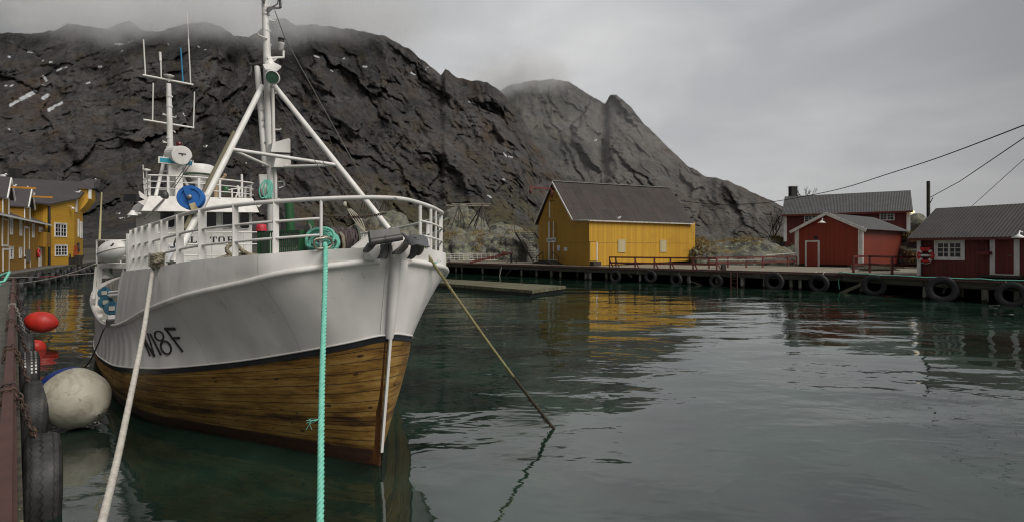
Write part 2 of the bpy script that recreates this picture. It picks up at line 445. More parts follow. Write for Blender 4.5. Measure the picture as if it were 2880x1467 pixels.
SNOW1 = [(29, 297, 60, 279, 4), (60, 279, 99, 259, 6), (122, 276, 134, 268, 6), (138, 310, 150, 303, 5), (155, 298, 174, 290, 4), (122, 216, 130, 226, 4), (80, 146, 92, 147, 3.5),
         (160, 199, 174, 193, 2.5), (182, 190, 189, 189, 2.5), (120, 241, 128, 242, 3), (324, 124, 345, 125, 2.6), (362, 119, 372, 116, 3), (278, 188, 285, 188, 3), (244, 235, 252, 233, 2.6),
         (340, 144, 346, 143, 2.2), (24, 160, 28, 161, 3), (14, 242, 20, 241, 2.5), (28, 243, 37, 240, 2.2), (138, 176, 146, 175, 2.3), (556, 130, 562, 134, 2), (470, 122, 476, 127, 1.8), (575, 140, 580, 141, 1.5),
         (884, 157, 896, 162, 2.3), (1022, 187, 1032, 189, 2.6), (964, 165, 970, 165, 2), (1156, 205, 1168, 210, 2.3), (1197, 196, 1203, 190, 2.2), (1417, 432, 1424, 440, 2.2), (1430, 441, 1440, 442, 2), (1415, 503, 1418, 506, 2.4), (1373, 550, 1382, 556, 2.6),
         (24, 363, 28, 366, 2.3), (119, 172, 122, 171, 2), (515, 320, 520, 326, 2.0), (527, 332, 531, 334, 1.6), (930, 198, 936, 203, 1.6), (1318, 287, 1322, 289, 1.8), (1326, 345, 1328, 346, 1.6)]
M_ROCK1 = mat_rock('dark_granite', (0.026, 0.026, 0.028), (0.062, 0.059, 0.059), (0.115, 0.107, 0.102), (0.062, 0.054, 0.022), (0.074, 0.045, 0.033), (0.130, 0.116, 0.105))
M_ROCK2 = mat_rock('grey_granite', (0.046, 0.047, 0.045), (0.096, 0.092, 0.086), (0.16, 0.148, 0.135), (0.066, 0.062, 0.034), (0.092, 0.070, 0.056), (0.15, 0.132, 0.118))
def pale1(c, y, t): return .55 * smooth(850, 1150, c) * smooth(150, 420, y) + .3 * smooth(330, 450, y) * smooth(400, 0, c) - .2
def pale2(c, y, t): return .5 * smooth(1550, 1800, c) * smooth(250, 420, y) - .15
def grass1(c, y, t):
    g = smooth(0.42, 0.1, t) * smooth(780, 1000, c) * 0.75
    g = max(g, 0.85 * math.exp(-((c - 1430) / 70) ** 2 - ((y - 600) / 70) ** 2))
    return g
def heath1(c, y, t):
    return max(0.85 * math.exp(-((c - 90) / 150) ** 2 - ((y - 290) / 90) ** 2), 0.42 * smooth(60, 240, y), 0.55 * math.exp(-((c - 1010) / 130) ** 2 - ((y - 330) / 120) ** 2))
mountain('mountain', M_ROCK1, RIDGE1, [(-700, 690), (3000, 692)], [(-700, 170), (600, 150), (1300, 150), (1700, 240), (1900, 300)],
         [(-700, 620), (300, 560), (800, 470), (1100, 430), (1300, 420), (1600, 400), (1900, 310)], -700, 1900, 760, 235, 34, 1.7, (R(-16), R(46), 560, 900, 615, .52), 0.55,
         SNOW1, [([(672, 90), (660, 150), (645, 190), (605, 292), (572, 340), (570, 400), (545, 500), (520, 560)], 26, 22),
                 ([(150, 380), (185, 430), (215, 480), (240, 560)], 15, 20), ([(1075, 330), (1045, 400), (1040, 470), (1050, 520)], 14, 20),
                 ([(830, 120), (790, 190), (760, 260), (770, 330)], 12, 18)], grass1, heath1, 1.25, pale1)
def grass2(c, y, t):
    return 0.6 * smooth(0.30, 0.05, t) + 0.35 * smooth(1650, 1500, c)
def heath2(c, y, t): return 0.45 * smooth(1750, 1900, c)
mountain('far_mountain', M_ROCK2, RIDGE2, [(1100, 692), (3400, 694)], [(1100, 420), (1700, 330), (2050, 230), (2300, 190), (3400, 190)],
         [(1100, 900), (1700, 800), (2000, 620), (2240, 420), (2500, 330), (3400, 300)], 1150, 3400, 560, 190, 34, 5.2, (R(62), R(48), 1500, 1800, 1690, 1.05), 0.5,
         [(1682, 371, 1684, 373, 1.6), (1674, 396, 1680, 391, 1.8)], [([(1700, 300), (1690, 340), (1680, 400), (1690, 450), (1700, 520)], 16, 18)], grass2, heath2, 1.15, pale2)

# the shore behind the docks: rises slowly from under the planks to the foot of the mountains
def mat_shore():
    t = NT('shore_ground')
    n = t.noise(t.coord('Object', (0.25, 0.25, 0.25)), 1.0, 7, 0.65); n2 = t.noise(t.coord('Object', (2, 2, 2)), 1.0, 5, 0.65)
    col = t.ramp(t.math('ADD', t.math('MULTIPLY', n, 0.7), t.math('MULTIPLY', n2, 0.3)), [(0.36, (0.020, 0.018, 0.016)), (0.5, (0.048, 0.043, 0.034)), (0.64, (0.08, 0.066, 0.042))])
    return t.done(col, 0.9, t.bump(n2, 0.7, 0.15))
M_SHORE = mat_shore()
DOCK_PX = [(1000, 733.2), (1237, 736.5), (1584, 747), (1800, 753), (1997, 758), (2100, 761), (2359, 767.5), (2560, 777.5), (2700, 783), (2880, 790), (3100, 801), (3700, 838)]
DOCK = [G(x, y, 1.07) for x, y in DOCK_PX]
g = []
for c in range(0, 3700, 40):
    dE = np.interp(c, [q[0] for q in DOCK_PX], [q.y for q in DOCK]) if c > 900 else 62.0
    if c < 900: dE = 62 + (900 - c) * 0.02
    row = []
    for d, z in ((1.6, -1.6), (3.2, -0.5), (5.5, 0.35), (9, 0.62), (14, 0.72), (20, 1.0), (28, 1.6), (42, 2.1), (70, 2.6), (130, 3.2), (230, 3.6), (420, 4.0)):
        Y = dE + d; x = (c - 1440) / F * Y
        row.append((x, Y, z + (noise.fractal(V((x / 6, Y / 6, 3)), 0.8, 2.1, 5) * (0.5 if d < 9 else 0.08 if d < 21 else 0.5))))
    g.append(row)
m_ = MB(); m_.sheet(g, flip=True, sm=False); struct(m_.build('ground', M_SHORE))

# ---- low cloud lying on the ridges: banks of mist that thin out towards their edges
def mat_cloud():
    m = bpy.data.materials.new('cloud_mist'); m.use_nodes = True; t = m.node_tree; t.nodes.clear(); N = t.nodes.new; l = t.links.new
    o = N('ShaderNodeOutputMaterial'); v = N('ShaderNodeVolumePrincipled'); v.inputs['Color'].default_value = (1, 1, 1, 1); v.inputs['Anisotropy'].default_value = 0.1
    c = N('ShaderNodeTexCoord'); s_ = N('ShaderNodeVectorMath'); s_.operation = 'SUBTRACT'; s_.inputs[1].default_value = (.5, .5, .5); l(c.outputs['Generated'], s_.inputs[0])
    ln = N('ShaderNodeVectorMath'); ln.operation = 'LENGTH'; l(s_.outputs[0], ln.inputs[0])
    mr_ = N('ShaderNodeMapRange'); mr_.interpolation_type = 'SMOOTHSTEP'; mr_.inputs['From Min'].default_value = .5; mr_.inputs['From Max'].default_value = 0.0; l(ln.outputs['Value'], mr_.inputs['Value'])
    n = N('ShaderNodeTexNoise'); n.inputs['Scale'].default_value = .022; n.inputs['Detail'].default_value = 4; n.inputs['Roughness'].default_value = .6; l(c.outputs['Object'], n.inputs['Vector'])
    m2 = N('ShaderNodeMapRange'); m2.inputs['From Min'].default_value = .36; m2.inputs['From Max'].default_value = .66; l(n.outputs['Fac'], m2.inputs['Value'])
    a = N('ShaderNodeMath'); a.operation = 'MULTIPLY'; l(mr_.outputs[0], a.inputs[0]); l(m2.outputs[0], a.inputs[1])
    d = N('ShaderNodeMath'); d.operation = 'MULTIPLY'; d.inputs[1].default_value = .042; l(a.outputs[0], d.inputs[0]); l(d.outputs[0], v.inputs['Density'])
    l(v.outputs[0], o.inputs['Volume']); m.cycles.volume_step_rate = 1.0 if hasattr(m, 'cycles') else 1.0
    return m
M_CLOUD = mat_cloud()
for lb, px, py, Y, rx, ry, rz in (('thin mist on the left end of the mountain ridge', 200, 38, 560, 150, 90, 34), ('mist in the notch of the ridge behind the antennas', 450, 60, 520, 150, 100, 48), ('mist in the notch of the ridge left of the foremast', 640, 72, 500, 75, 100, 44),
        ('mist lying over the long summit right of the foremast', 930, 62, 440, 130, 90, 40), ('mist drifting over the top of the far mountain', 1450, 222, 800, 120, 110, 42)):
    c = P(px, py, Y); mb = MB(); mb.ball(V((0, 0, 0)), (rx, 0, 0), (0, ry, 0), (0, 0, rz), 24, 14); o = mb.build('low_cloud', M_CLOUD); o.location = c
    tag(o, lb, 'cloud', 'low cloud on the ridges', 'stuff')

def mat_haze():
    m = bpy.data.materials.new('added_haze'); m.use_nodes = True; t = m.node_tree; t.nodes.clear()
    o = t.nodes.new('ShaderNodeOutputMaterial'); v = t.nodes.new('ShaderNodeVolumePrincipled'); v.inputs['Color'].default_value = (1, 1, 1, 1); v.inputs['Density'].default_value = 0.0006
    t.links.new(v.outputs[0], o.inputs['Volume']); return m
mb = MB(); mb.ball(V((0, 0, 0)), (330, 0, 0), (0, 110, 0), (0, 0, 260), 40, 24); o = mb.build('low_cloud', mat_haze()); o.location = P(1760, 640, 610)  # thin haze volume, added to pale and soften the far mountain behind it
tag(o, 'thin haze added in front of the far mountain to make it paler', 'cloud', 'low cloud on the ridges', 'stuff')
# ================================================================ BUILDINGS
M_WHITE = paint('white_trim', (0.78, 0.77, 0.75), (0.58, 0.56, 0.52), 0.55, 3.0, (1, 1, 0.4), 0.04)
M_GLASS = NT('window_glass').done((0.012, 0.014, 0.016), 0.04, None, 0, 0.6)
M_YEL_LIT = boards('yellow_boards', (0.58, 0.335, 0.030), (0.43, 0.225, 0.018), 0.16, 0.6, 0.09, gdark=0.42, seam=2.97, stain=(0.31, 0.15, 0.016))  # lighter than the gable's yellow: the sunlit side's brightness is in the colour
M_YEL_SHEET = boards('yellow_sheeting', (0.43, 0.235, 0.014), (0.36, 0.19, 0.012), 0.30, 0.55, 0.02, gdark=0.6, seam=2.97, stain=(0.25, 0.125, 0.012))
M_YEL_OLD = boards('ochre_boards', (0.36, 0.19, 0.013), (0.26, 0.13, 0.010), 0.17, 0.7, 0.08, gdark=0.4, stain=(0.19, 0.10, 0.014))
M_YEL_CLAP = boards('yellow_clapboard', (0.56, 0.31, 0.026), (0.47, 0.25, 0.020), 0.17, 0.6, 0.08, horizontal=True, gdark=0.45)
M_RED = boards('red_boards', (0.155, 0.022, 0.017), (0.105, 0.015, 0.013), 0.19, 0.62, 0.07, gdark=0.45, stain=(0.085, 0.013, 0.012))
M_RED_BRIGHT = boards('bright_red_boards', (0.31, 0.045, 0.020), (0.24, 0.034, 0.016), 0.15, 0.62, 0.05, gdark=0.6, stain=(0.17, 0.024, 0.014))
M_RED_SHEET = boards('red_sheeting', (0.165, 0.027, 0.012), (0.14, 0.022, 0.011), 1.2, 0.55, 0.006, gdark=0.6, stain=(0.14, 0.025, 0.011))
M_RUST = paint('red_rail_paint', (0.135, 0.030, 0.024), (0.075, 0.022, 0.018), 0.6, 3.0)
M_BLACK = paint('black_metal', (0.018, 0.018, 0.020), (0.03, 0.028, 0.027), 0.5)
M_DARKWOOD = boards('dark_timber', (0.045, 0.036, 0.028), (0.024, 0.020, 0.016), 0.18, 0.8)
M_GREYWOOD = boards('weathered_planks', (0.21, 0.185, 0.14), (0.115, 0.10, 0.078), 0.17, 0.8, 0.07, gdark=0.3, stain=(0.08, 0.075, 0.06))
M_GREYROOF = paint('grey_sheet_roof', (0.068, 0.069, 0.072), (0.050, 0.049, 0.048), 0.55, 1.4, (1, 1, 1), 0.03)
M_BROWNROOF_METAL = paint('brown_grey_sheet_roof', (0.046, 0.042, 0.039), (0.034, 0.031, 0.029), 0.6, 1.2, (1, 1, 1), 0.03)
M_SLATE = paint('dark_felt_roof', (0.055, 0.046, 0.047), (0.038, 0.034, 0.036), 0.75, 0.9, (1, 1, 1), 0.05)
M_CHIMNEY = paint('tarred_chimney', (0.016, 0.015, 0.014), (0.030, 0.028, 0.026), 0.8)
M_STEEL = paint('galvanised_steel', (0.32, 0.32, 0.31), (0.20, 0.20, 0.19), 0.45, 4, metal=0.6)
def mat_asbestos():
    t = NT('brown_corrugated_roof'); u, v, uvv = t.uv()
    br = t.n('ShaderNodeTexBrick'); br.inputs['Scale'].default_value = 1.0; br.inputs['Brick Width'].default_value = 2.3; br.inputs['Row Height'].default_value = 0.92
    br.inputs['Mortar Size'].default_value = 0.022; br.offset = 0.37; br.inputs['Color1'].default_value = (0.050, 0.036, 0.031, 1); br.inputs['Color2'].default_value = (0.032, 0.025, 0.023, 1); br.inputs['Mortar'].default_value = (0.012, 0.010, 0.010, 1)
    cmb = t.n('ShaderNodeCombineXYZ'); t.l(v, cmb.inputs[0]); t.l(u, cmb.inputs[1]); t.l(cmb.outputs[0], br.inputs['Vector'])
    n = t.noise(t.coord('Object', (0.6, 0.6, 0.6)), 1.0, 7, 0.68)
    col = t.mix(t.ramp(n, [(0.42, 0.0), (0.68, 0.8)]), br.outputs['Color'], (0.046, 0.041, 0.037))
    return t.done(col, 0.8, t.bump(br.outputs['Fac'], 0.5, -0.02))
M_ASB = mat_asbestos()

def corr(mb, e0, e1, r1, r0, pitch=0.2, amp=0.02, th=0.05):
    """a corrugated sheet from the eave e0-e1 up to the ridge r0-r1"""
    e0, e1, r0, r1 = V(e0), V(e1), V(r0), V(r1)
    n = (e1 - e0).cross(r0 - e0).normalized()
    if n.z < 0: n = -n
    k = max(2, int((e1 - e0).length / pitch)) * 6; lw = (e1 - e0).length; lh = (r0 - e0).length
    rows = []; uvs = []
    for t_ in (0.0, 1.0):
        row = []; uv = []
        for i in range(k + 1):
            s = i / k; p = e0.lerp(e1, s).lerp(r0.lerp(r1, s), t_) + n * (amp * math.sin(i * math.pi / 3))
            row.append(p); uv.append((s * lw, t_ * lh))
        rows.append(row); uvs.append(uv)
    fl = (rows[0][1] - rows[0][0]).cross(rows[1][0] - rows[0][0]).dot(n) < 0
    mb.sheet(rows, uvs, sm=True, flip=fl)
    lo = [[p - n * th for p in rows[0]], [p - n * th for p in rows[1]]]
    mb.sheet(lo, uvs, sm=False, flip=not fl)
    for a, b in ((0, 0),): pass
    mb.face([rows[0][0], lo[0][0], lo[1][0], rows[1][0]]); mb.face([rows[0][-1], rows[1][-1], lo[1][-1], lo[0][-1]])
    mb.sheet([rows[0], lo[0]], sm=False); mb.sheet([rows[1], lo[1]], sm=False)

class Wall:
    """an upright wall plane: origin A (xy), direction d, outward normal n"""
    def __init__(s, A, Bp):
        s.A = V((A[0], A[1], 0)); s.Bp = V((Bp[0], Bp[1], 0)); s.d = (s.Bp - s.A).normalized(); s.len = (s.Bp - s.A).length
        s.n = V((s.d.y, -s.d.x, 0))
        if s.n.dot(s.A) > 0: s.n = -s.n            # towards the camera
    def at(s, q, z, out=0.0): return s.A + s.d * q + s.n * out + V((0, 0, z))
    def px(s, x, y): return PV(x, y, s.A, s.d)
    def box(s, mb, s0, s1, z0, z1, o0, o1):
        mb.box(s.at((s0 + s1) / 2, (z0 + z1) / 2, (o0 + o1) / 2), s.d * (s1 - s0) / 2, s.n * (o1 - o0) / 2, V((0, 0, (z1 - z0) / 2)))
    def rect(s, x0, y0, x1, y1):
        a, za = s.px(x0, y1); b, zb = s.px(x1, y0); return min(a, b), max(a, b), min(za, zb), max(za, zb)

def window(w, root, r, nx=2, ny=3, cas=2, fw=0.10, mat=None, sill=True, name='window'):
    s0, s1, z0, z1 = r; mb = MB(); fw = min(fw, (s1 - s0) * 0.2)
    w.box(mb, s0, s0 + fw, z0, z1, 0.0, 0.05); w.box(mb, s1 - fw, s1, z0, z1, 0.0, 0.05)
    w.box(mb, s0 + fw, s1 - fw, z0, z0 + fw, 0.0, 0.047); w.box(mb, s0 + fw, s1 - fw, z1 - fw, z1, 0.0, 0.047)
    if sill: w.box(mb, s0 - 0.05, s1 + 0.05, z1 + 0.002, z1 + 0.04, 0.0, 0.075)
    iw = s1 - s0 - 2 * fw; cw = iw / cas
    for c in range(cas):
        a = s0 + fw + c * cw
        if c: w.box(mb, a - 0.045, a + 0.045, z0 + fw, z1 - fw, 0.0, 0.04)
        for i in range(1, nx): w.box(mb, a + cw * i / nx - 0.016, a + cw * i / nx + 0.016, z0 + fw, z1 - fw, 0.012, 0.03)
    for j in range(1, ny):
        z = z0 + fw + (z1 - z0 - 2 * fw) * j / ny; w.box(mb, s0 + fw, s1 - fw, z - 0.016, z + 0.016, 0.013, 0.028)
    f = mb.build(name, mat or M_WHITE, root)
    g_ = MB(); w.box(g_, s0 + fw * 0.9, s1 - fw * 0.9, z0 + fw * 0.9, z1 - fw * 0.9, 0.004, 0.011); g_.build('pane', M_GLASS, f)
    return f
def panel(w, root, r, name, mat, o0=0.0, o1=0.03, label=None):
    mb = MB(); w.box(mb, r[0], r[1], r[2], r[3], o0, o1); return mb.build(name, mat, root, label)
def frame(w, root, r, fw, name='door_frame', mat=None, bottom=False, out=0.05):
    s0, s1, z0, z1 = r; mb = MB()
    w.box(mb, s0 - fw, s0, z0, z1, 0, out); w.box(mb, s1, s1 + fw, z0, z1, 0, out); w.box(mb, s0 - fw, s1 + fw, z1, z1 + fw, 0, out)
    if bottom: w.box(mb, s0 - fw, s1 + fw, z0 - fw, z0, 0, out)
    return mb.build(name, mat or M_WHITE, root)

def gable_house(root, w, depth, z0, ze, zr, over, wallmat, roofmat, gable_front=False, corrugated=True, pitch=0.2, sidemat=None, roof_th=0.06, ov2=None, ridge_at=0.5):
    """walls and roof on the rectangle behind wall w"""
    d, n = w.d, w.n; Ln = w.len; A = w.A
    c = lambda s, b, z: A + d * s - n * b + V((0, 0, z))
    mb = MB(); ms = MB(); ov2 = over if ov2 is None else ov2
    if gable_front:
        mid = Ln * ridge_at
        mb.poly([c(0, 0, z0), c(Ln, 0, z0), c(Ln, 0, ze), c(mid, 0, zr), c(0, 0, ze)], c(0, 0, 0), d, (0, 0, 1))
        mk = MB(); mk.poly([c(Ln, depth, z0), c(0, depth, z0), c(0, depth, ze), c(mid, depth, zr), c(Ln, depth, ze)], None, -d, (0, 0, 1))
        ms.quadwall(c(Ln, 0, 0), c(Ln, depth, 0), z0, ze); ml = MB(); ml.quadwall(c(0, depth, 0), c(0, 0, 0), z0, ze)
    else:
        mb.quadwall(c(0, 0, 0), c(Ln, 0, 0), z0, ze); mk = MB(); mk.quadwall(c(Ln, depth, 0), c(0, depth, 0), z0, ze)
        mid = depth * ridge_at
        ms.poly([c(Ln, 0, z0), c(Ln, depth, z0), c(Ln, depth, ze), c(Ln, mid, zr), c(Ln, 0, ze)], None, -n, (0, 0, 1))
        ml = MB(); ml.poly([c(0, depth, z0), c(0, 0, z0), c(0, 0, ze), c(0, mid, zr), c(0, depth, ze)], None, n, (0, 0, 1))
    wall = mb.build('wall', wallmat, root); side = ms.build('side_wall', sidemat or wallmat, root); mk.build('back_wall', wallmat, root); ml.build('side_wall', sidemat or wallmat, root)
    rm = MB(); up = 0.03
    def slope(a0, a1, run, rise):
        return
    if gable_front:
        sl = (zr - ze) / mid; sr_ = (zr - ze) / (Ln - mid)
        L0 = c(-over, -ov2, ze - over * sl + up); L1 = c(-over, depth + ov2, ze - over * sl + up); T0 = c(mid, -ov2, zr + up); T1 = c(mid, depth + ov2, zr + up)
        R0 = c(Ln + over, -ov2, ze - over * sr_ + up); R1 = c(Ln + over, depth + ov2, ze - over * sr_ + up)
        quads = [(L1, L0, T0, T1), (R0, R1, T1, T0)]
    else:
        sf = (zr - ze) / mid; sb = (zr - ze) / (depth - mid)
        L0 = c(-ov2, -over, ze - over * sf + up); L1 = c(Ln + ov2, -over, ze - over * sf + up); T0 = c(-ov2, mid, zr + up); T1 = c(Ln + ov2, mid, zr + up)
        R0 = c(-ov2, depth + over, ze - over * sb + up); R1 = c(Ln + ov2, depth + over, ze - over * sb + up)
        quads = [(L0, L1, T1, T0), (R1, R0, T0, T1)]
    for q in quads:
        if corrugated: corr(rm, q[0], q[1], q[2], q[3], pitch, pitch * 0.075, roof_th)
        else:
            nn = (q[1] - q[0]).cross(q[3] - q[0]).normalized()
            if nn.z < 0: nn = -nn
            rm.prism([p - nn * roof_th for p in q], nn * roof_th)
    roof = rm.build('roof', roofmat, root)
    return dict(wall=wall, side=side, roof=roof, quads=quads, c=c)

# ---------------------------------------------------------------- the big yellow warehouse on the far dock
ZD = 1.0
cC = G(1657, 747.0, ZD)                                   # near corner of its walls
gd = V((-0.39, 0.92, 0)).normalized(); ld = V((0.92, 0.39, 0)).normalized()
Wg = Wall(cC + gd * 9.95, cC); Wg.d = -gd; Wg.A = V((cC.x, cC.y, 0)) + gd * 9.95; Wg.len = 9.95
Wg.n = V((-ld.x, -ld.y, 0))
wh = thing('warehouse', 'big yellow warehouse with a steep brown roof and white gable doors on the far dock', 'warehouse', tuple(cC))
def wq(s, t_, z): return V((cC.x, cC.y, 0)) + gd * s + ld * t_ + V((0, 0, z))
ZE, ZR = 5.08, 9.0
s_l, s_r, s_m = 10.3, 2.6, 6.45; TL = 13.9
mb = MB()
mb.poly([wq(9.95, 0, ZD - 0.3), wq(0, 0, ZD - 0.3), wq(0, 0, 4.84), wq(s_r, 0, ZE - 0.05), wq(s_m, 0, ZR - 0.08), wq(9.95, 0, ZE + 0.05)], wq(9.95, 0, 0), -gd, (0, 0, 1))
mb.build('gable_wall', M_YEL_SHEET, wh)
mb = MB(); far = wq(3.1, TL, 0)
mb.poly([wq(0, 0, ZD + 0.0), V((far.x, far.y, ZD + 0.25)), V((far.x, far.y, 4.95)), wq(0, 0, 4.84)], wq(0, 0, 0), (far - wq(0, 0, 0)).normalized(), (0, 0, 1))
Wl = Wall((cC.x, cC.y), (far.x, far.y))
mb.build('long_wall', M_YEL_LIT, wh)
mb = MB()
mb.poly([wq(3.1, TL, ZD), wq(9.95, TL, ZD), wq(9.95, TL, ZE), wq(s_m, TL, ZR - 0.1), wq(3.1, TL, ZE)]); mb.poly([wq(9.95, TL, ZD), wq(9.95, 0, ZD), wq(9.95, 0, ZE), wq(9.95, TL, ZE)])
mb.box(wq(3.95, TL + 0.35, 3.4), ld * 0.34, gd * 0.8, (0, 0, 1.75))
mb.build('back_wall', M_YEL_LIT, wh)
mb = MB(); o = 0.25
E0, E1 = wq(s_r - 0.12, -o, ZE), wq(s_r + 0.25, TL + o, ZE - 0.02); T0, T1 = wq(s_m, -o, ZR), wq(s_m, TL + o, ZR); K0, K1 = wq(s_l + 0.25, -o, ZE - 0.1), wq(s_l + 0.25, TL + o, ZE - 0.1)
corr(mb, E0, E1, T1, T0, 0.25, 0.022, 0.06); corr(mb, K1, K0, T0, T1, 0.25, 0.022, 0.06)
rf = mb.build('roof', M_ASB, wh)
mb = MB(); mb.bar(T0 + V((0, 0, .05)), T1 + V((0, 0, .05)), 0.24, 0.06); mb.build('ridge_cap', paint('grey_ridge', (0.26, 0.25, 0.23), (0.15, 0.14, 0.13)), rf)
mb = MB(); mb.bar(T0 + V((0, 0, -.06)), E0 + V((0, 0, -.06)), 0.05, 0.16); mb.build('barge_board', M_WHITE, wh); mb = MB(); mb.bar(T0 + V((0, 0, -.06)), K0 + V((0, 0, -.06)), 0.05, 0.16); mb.build('barge_board', M_WHITE, wh)
# the strip of roof that covers the wall standing proud of the eave, and the gutter along it
mb = MB(); qa, qb, qc = wq(s_r - 0.1, -0.12, ZE - 0.02), wq(-0.22, -0.12, 4.86), V((far.x, far.y, 4.97)) + Wl.n * 0.25 + Wl.d * 0.2
mb.prism([qa, qb, qc], (0, 0, 0.05)); mb.build('eave_strip', M_WHITE, wh)
mb = MB(); mb.bar(qb + V((0, 0, 0.0)), qc + V((0, 0, 0.0)), 0.13, 0.11); mb.bar(qa + V((0, 0, -.02)) - ld * 0.06, qb + V((0, 0, -.02)) - ld * 0.06, 0.06, 0.12); mb.build('gutter', paint('gutter_paint', (0.55, 0.54, 0.50), (0.26, 0.23, 0.18), 0.6, 5), wh)
# gable doors, trim, sign, notices
DT = MB()
for (x0, y0, x1, y1) in ((1543.3, 731.5, 1546.6, 623.5), (1556.2, 731, 1558.2, 623.5), (1543.3, 732.3, 1567, 730.2), (1545.3, 612.5, 1547.6, 566.5), (1545.3, 613.3, 1560, 611.3)):
    r = Wg.rect(x0, min(y0, y1), x1, max(y0, y1)); Wg.box(DT, r[0], r[1], r[2], r[3], 0.0, 0.05 if x1 - x0 < 10 else 0.045)
DT.build('door_frame', M_WHITE, wh)
for (x0, y0, x1, y1) in ((1546.8, 624, 1566, 671), (1546.8, 684, 1566.5, 730)):
    panel(Wg, wh, Wg.rect(x0, y0, x1, y1), 'door', M_YEL_OLD, 0.0, 0.02)
panel(Wg, wh, Wg.rect(1547.8, 567, 1560, 611), 'loft_door', M_YEL_SHEET, 0.0, 0.02)
panel(Wg, wh, Wg.rect(1545, 563.5, 1560, 566.5), 'hoist_rail', M_BLACK, 0.0, 0.10)
mb = MB(); hp = wq(6.45, 0, 8.25)
mb.bar(hp + ld * 0.3, hp - ld * 2.6 + V((0, 0, .08)), 0.14, 0.2); mb.ball(hp - ld * 2.55 + V((0, 0, -.3)), (0.16, 0, 0), (0, 0.16, 0), (0, 0, 0.28)); mb.ball(hp - ld * 0.45 - gd * .35 + V((0, 0, -.5)), (0.15, 0, 0), (0, 0.15, 0), (0, 0, 0.42)); mb.build('hoist_beam', M_RUST, wh)
for (xa, ya, xb, yb) in ((1522, 722, 1541, 708), (1567, 708, 1585, 723)):
    mb = MB(); a, za = Wg.px(xa, ya); b, zb = Wg.px(xb, yb); mb.tube([Wg.at(a, za, 0.55), Wg.at(b, zb, 0.55)], 0.035, 6)
    for q, z in ((a, za), (b, zb)): mb.tube([Wg.at(q, z, 0.55), Wg.at(q, max(ZD, z - 0.9), 0.55)], 0.03, 6)
    mb.build('handrail', M_DARKWOOD, wh)
a0, _ = Wg.px(1524, 735); a1, _ = Wg.px(1546, 735); a2, _ = Wg.px(1566, 735); a3, _ = Wg.px(1586, 744)
mb = MB(); mb.prism([Wg.at(a0, ZD, .05), Wg.at(a3, ZD, .05), Wg.at(a2, ZD + .33, .05), Wg.at(a1, ZD + .33, .05)], Wg.n * 1.1); mb.build('ramp', M_DARKWOOD, wh)
r = Wl.rect(1658.5, 680.5, 1677, 734); panel(Wl, wh, (r[0] - .03, r[1] + .0, r[2], r[3] + .05), 'door_shadow_gap', M_DARKWOOD, 0.0, 0.012); panel(Wl, wh, (r[0] + .03, r[1] - .03, r[2] + .03, r[3]), 'door', boards('door_yellow', (0.58, 0.34, 0.035), (0.50, 0.27, 0.025), .3, .6, .04), 0.0, 0.03)  # dark panel stands in for the shade in the gap round the door
rr = Wl.rect(1658.5, 680.5, 1677, 734); mb = MB(); Wl.box(mb, rr[1], rr[1] + 0.09, rr[2], rr[3], 0, 0.05); mb.build('door_frame', M_WHITE, wh)
mb = MB(); Wl.box(mb, rr[0] - 0.02, rr[1] + 0.1, ZD, rr[2] - 0.03, 0.0, 0.5); mb.build('step', M_DARKWOOD, wh)
M_SHUT = boards('pale_shutter', (0.50, 0.43, 0.25), (0.40, 0.34, 0.19), 0.12, 0.7, 0.12, gdark=0.6)
for (x0, y0, x1, y1) in ((1738.5, 675.5, 1757.5, 708), (1856.5, 676.5, 1872.5, 707.5)):
    r = Wl.rect(x0, y0, x1, y1); sh = panel(Wl, wh, r, 'shutter', M_SHUT, 0.0, 0.05)
    mb = MB(); Wl.box(mb, r[0] - 0.05, r[0], r[2] - .05, r[3] + .05, 0, 0.06); Wl.box(mb, r[1], r[1] + 0.05, r[2] - .05, r[3] + .05, 0, 0.06); Wl.box(mb, r[0], r[1], r[2] - .05, r[2], 0, 0.058); Wl.box(mb, r[0], r[1], r[3], r[3] + .05, 0, 0.058); mb.build('shutter_frame', M_SHUT, sh)
M_LETTER = NT('dark_lettering').done((0.02, 0.025, 0.03), 0.6)
def text_on(root, body, origin, right, up, height, width, depth, mat, name='lettering'):
    cu = bpy.data.curves.new('lettering', 'FONT'); cu.body = body; cu.size = 1.0; cu.extrude = 0.02; cu.resolution_u = 2
    tmp = bpy.data.objects.new('lettering_tmp', cu); COL.objects.link(tmp)
    bpy.context.view_layer.update(); dg = bpy.context.evaluated_depsgraph_get()
    me = bpy.data.meshes.new_from_object(tmp.evaluated_get(dg)); bpy.data.objects.remove(tmp); bpy.data.curves.remove(cu)
    xs = [v.co.x for v in me.vertices]; ys = [v.co.y for v in me.vertices]; x0, x1, y0, y1 = min(xs), max(xs), min(ys), max(ys)
    nrm = V(right).cross(V(up)).normalized(); mb = MB()
    vv = [V(origin) + V(right) * ((v.co.x - x0) / (x1 - x0) * width) + V(up) * ((v.co.y - y0) / (y1 - y0) * height) + nrm * (depth if v.co.z > 0 else 0) for v in me.vertices]
    for p in me.polygons: mb.face([vv[i] for i in p.vertices])
    bpy.data.meshes.remove(me)
    return mb.build(name, mat, root)
r = Wg.rect(1539.8, 668.5, 1566, 681.5)
sg = thing('wall_sign', 'white board with dark lettering above the warehouse gable door', 'sign', tuple(Wg.at(r[0], r[2], 0.06)))
mb = MB(); Wg.box(mb, r[0], r[1], r[2], r[3], 0.055, 0.10); mb.build('board', M_WHITE, sg)
text_on(sg, 'TRANDAMPERI', Wg.at(r[0] + 0.12, r[2] + (r[3] - r[2]) * 0.27, 0.101), Wg.d, V((0, 0, 1)), (r[3] - r[2]) * 0.48, r[1] - r[0] - 0.24, 0.006, M_LETTER)
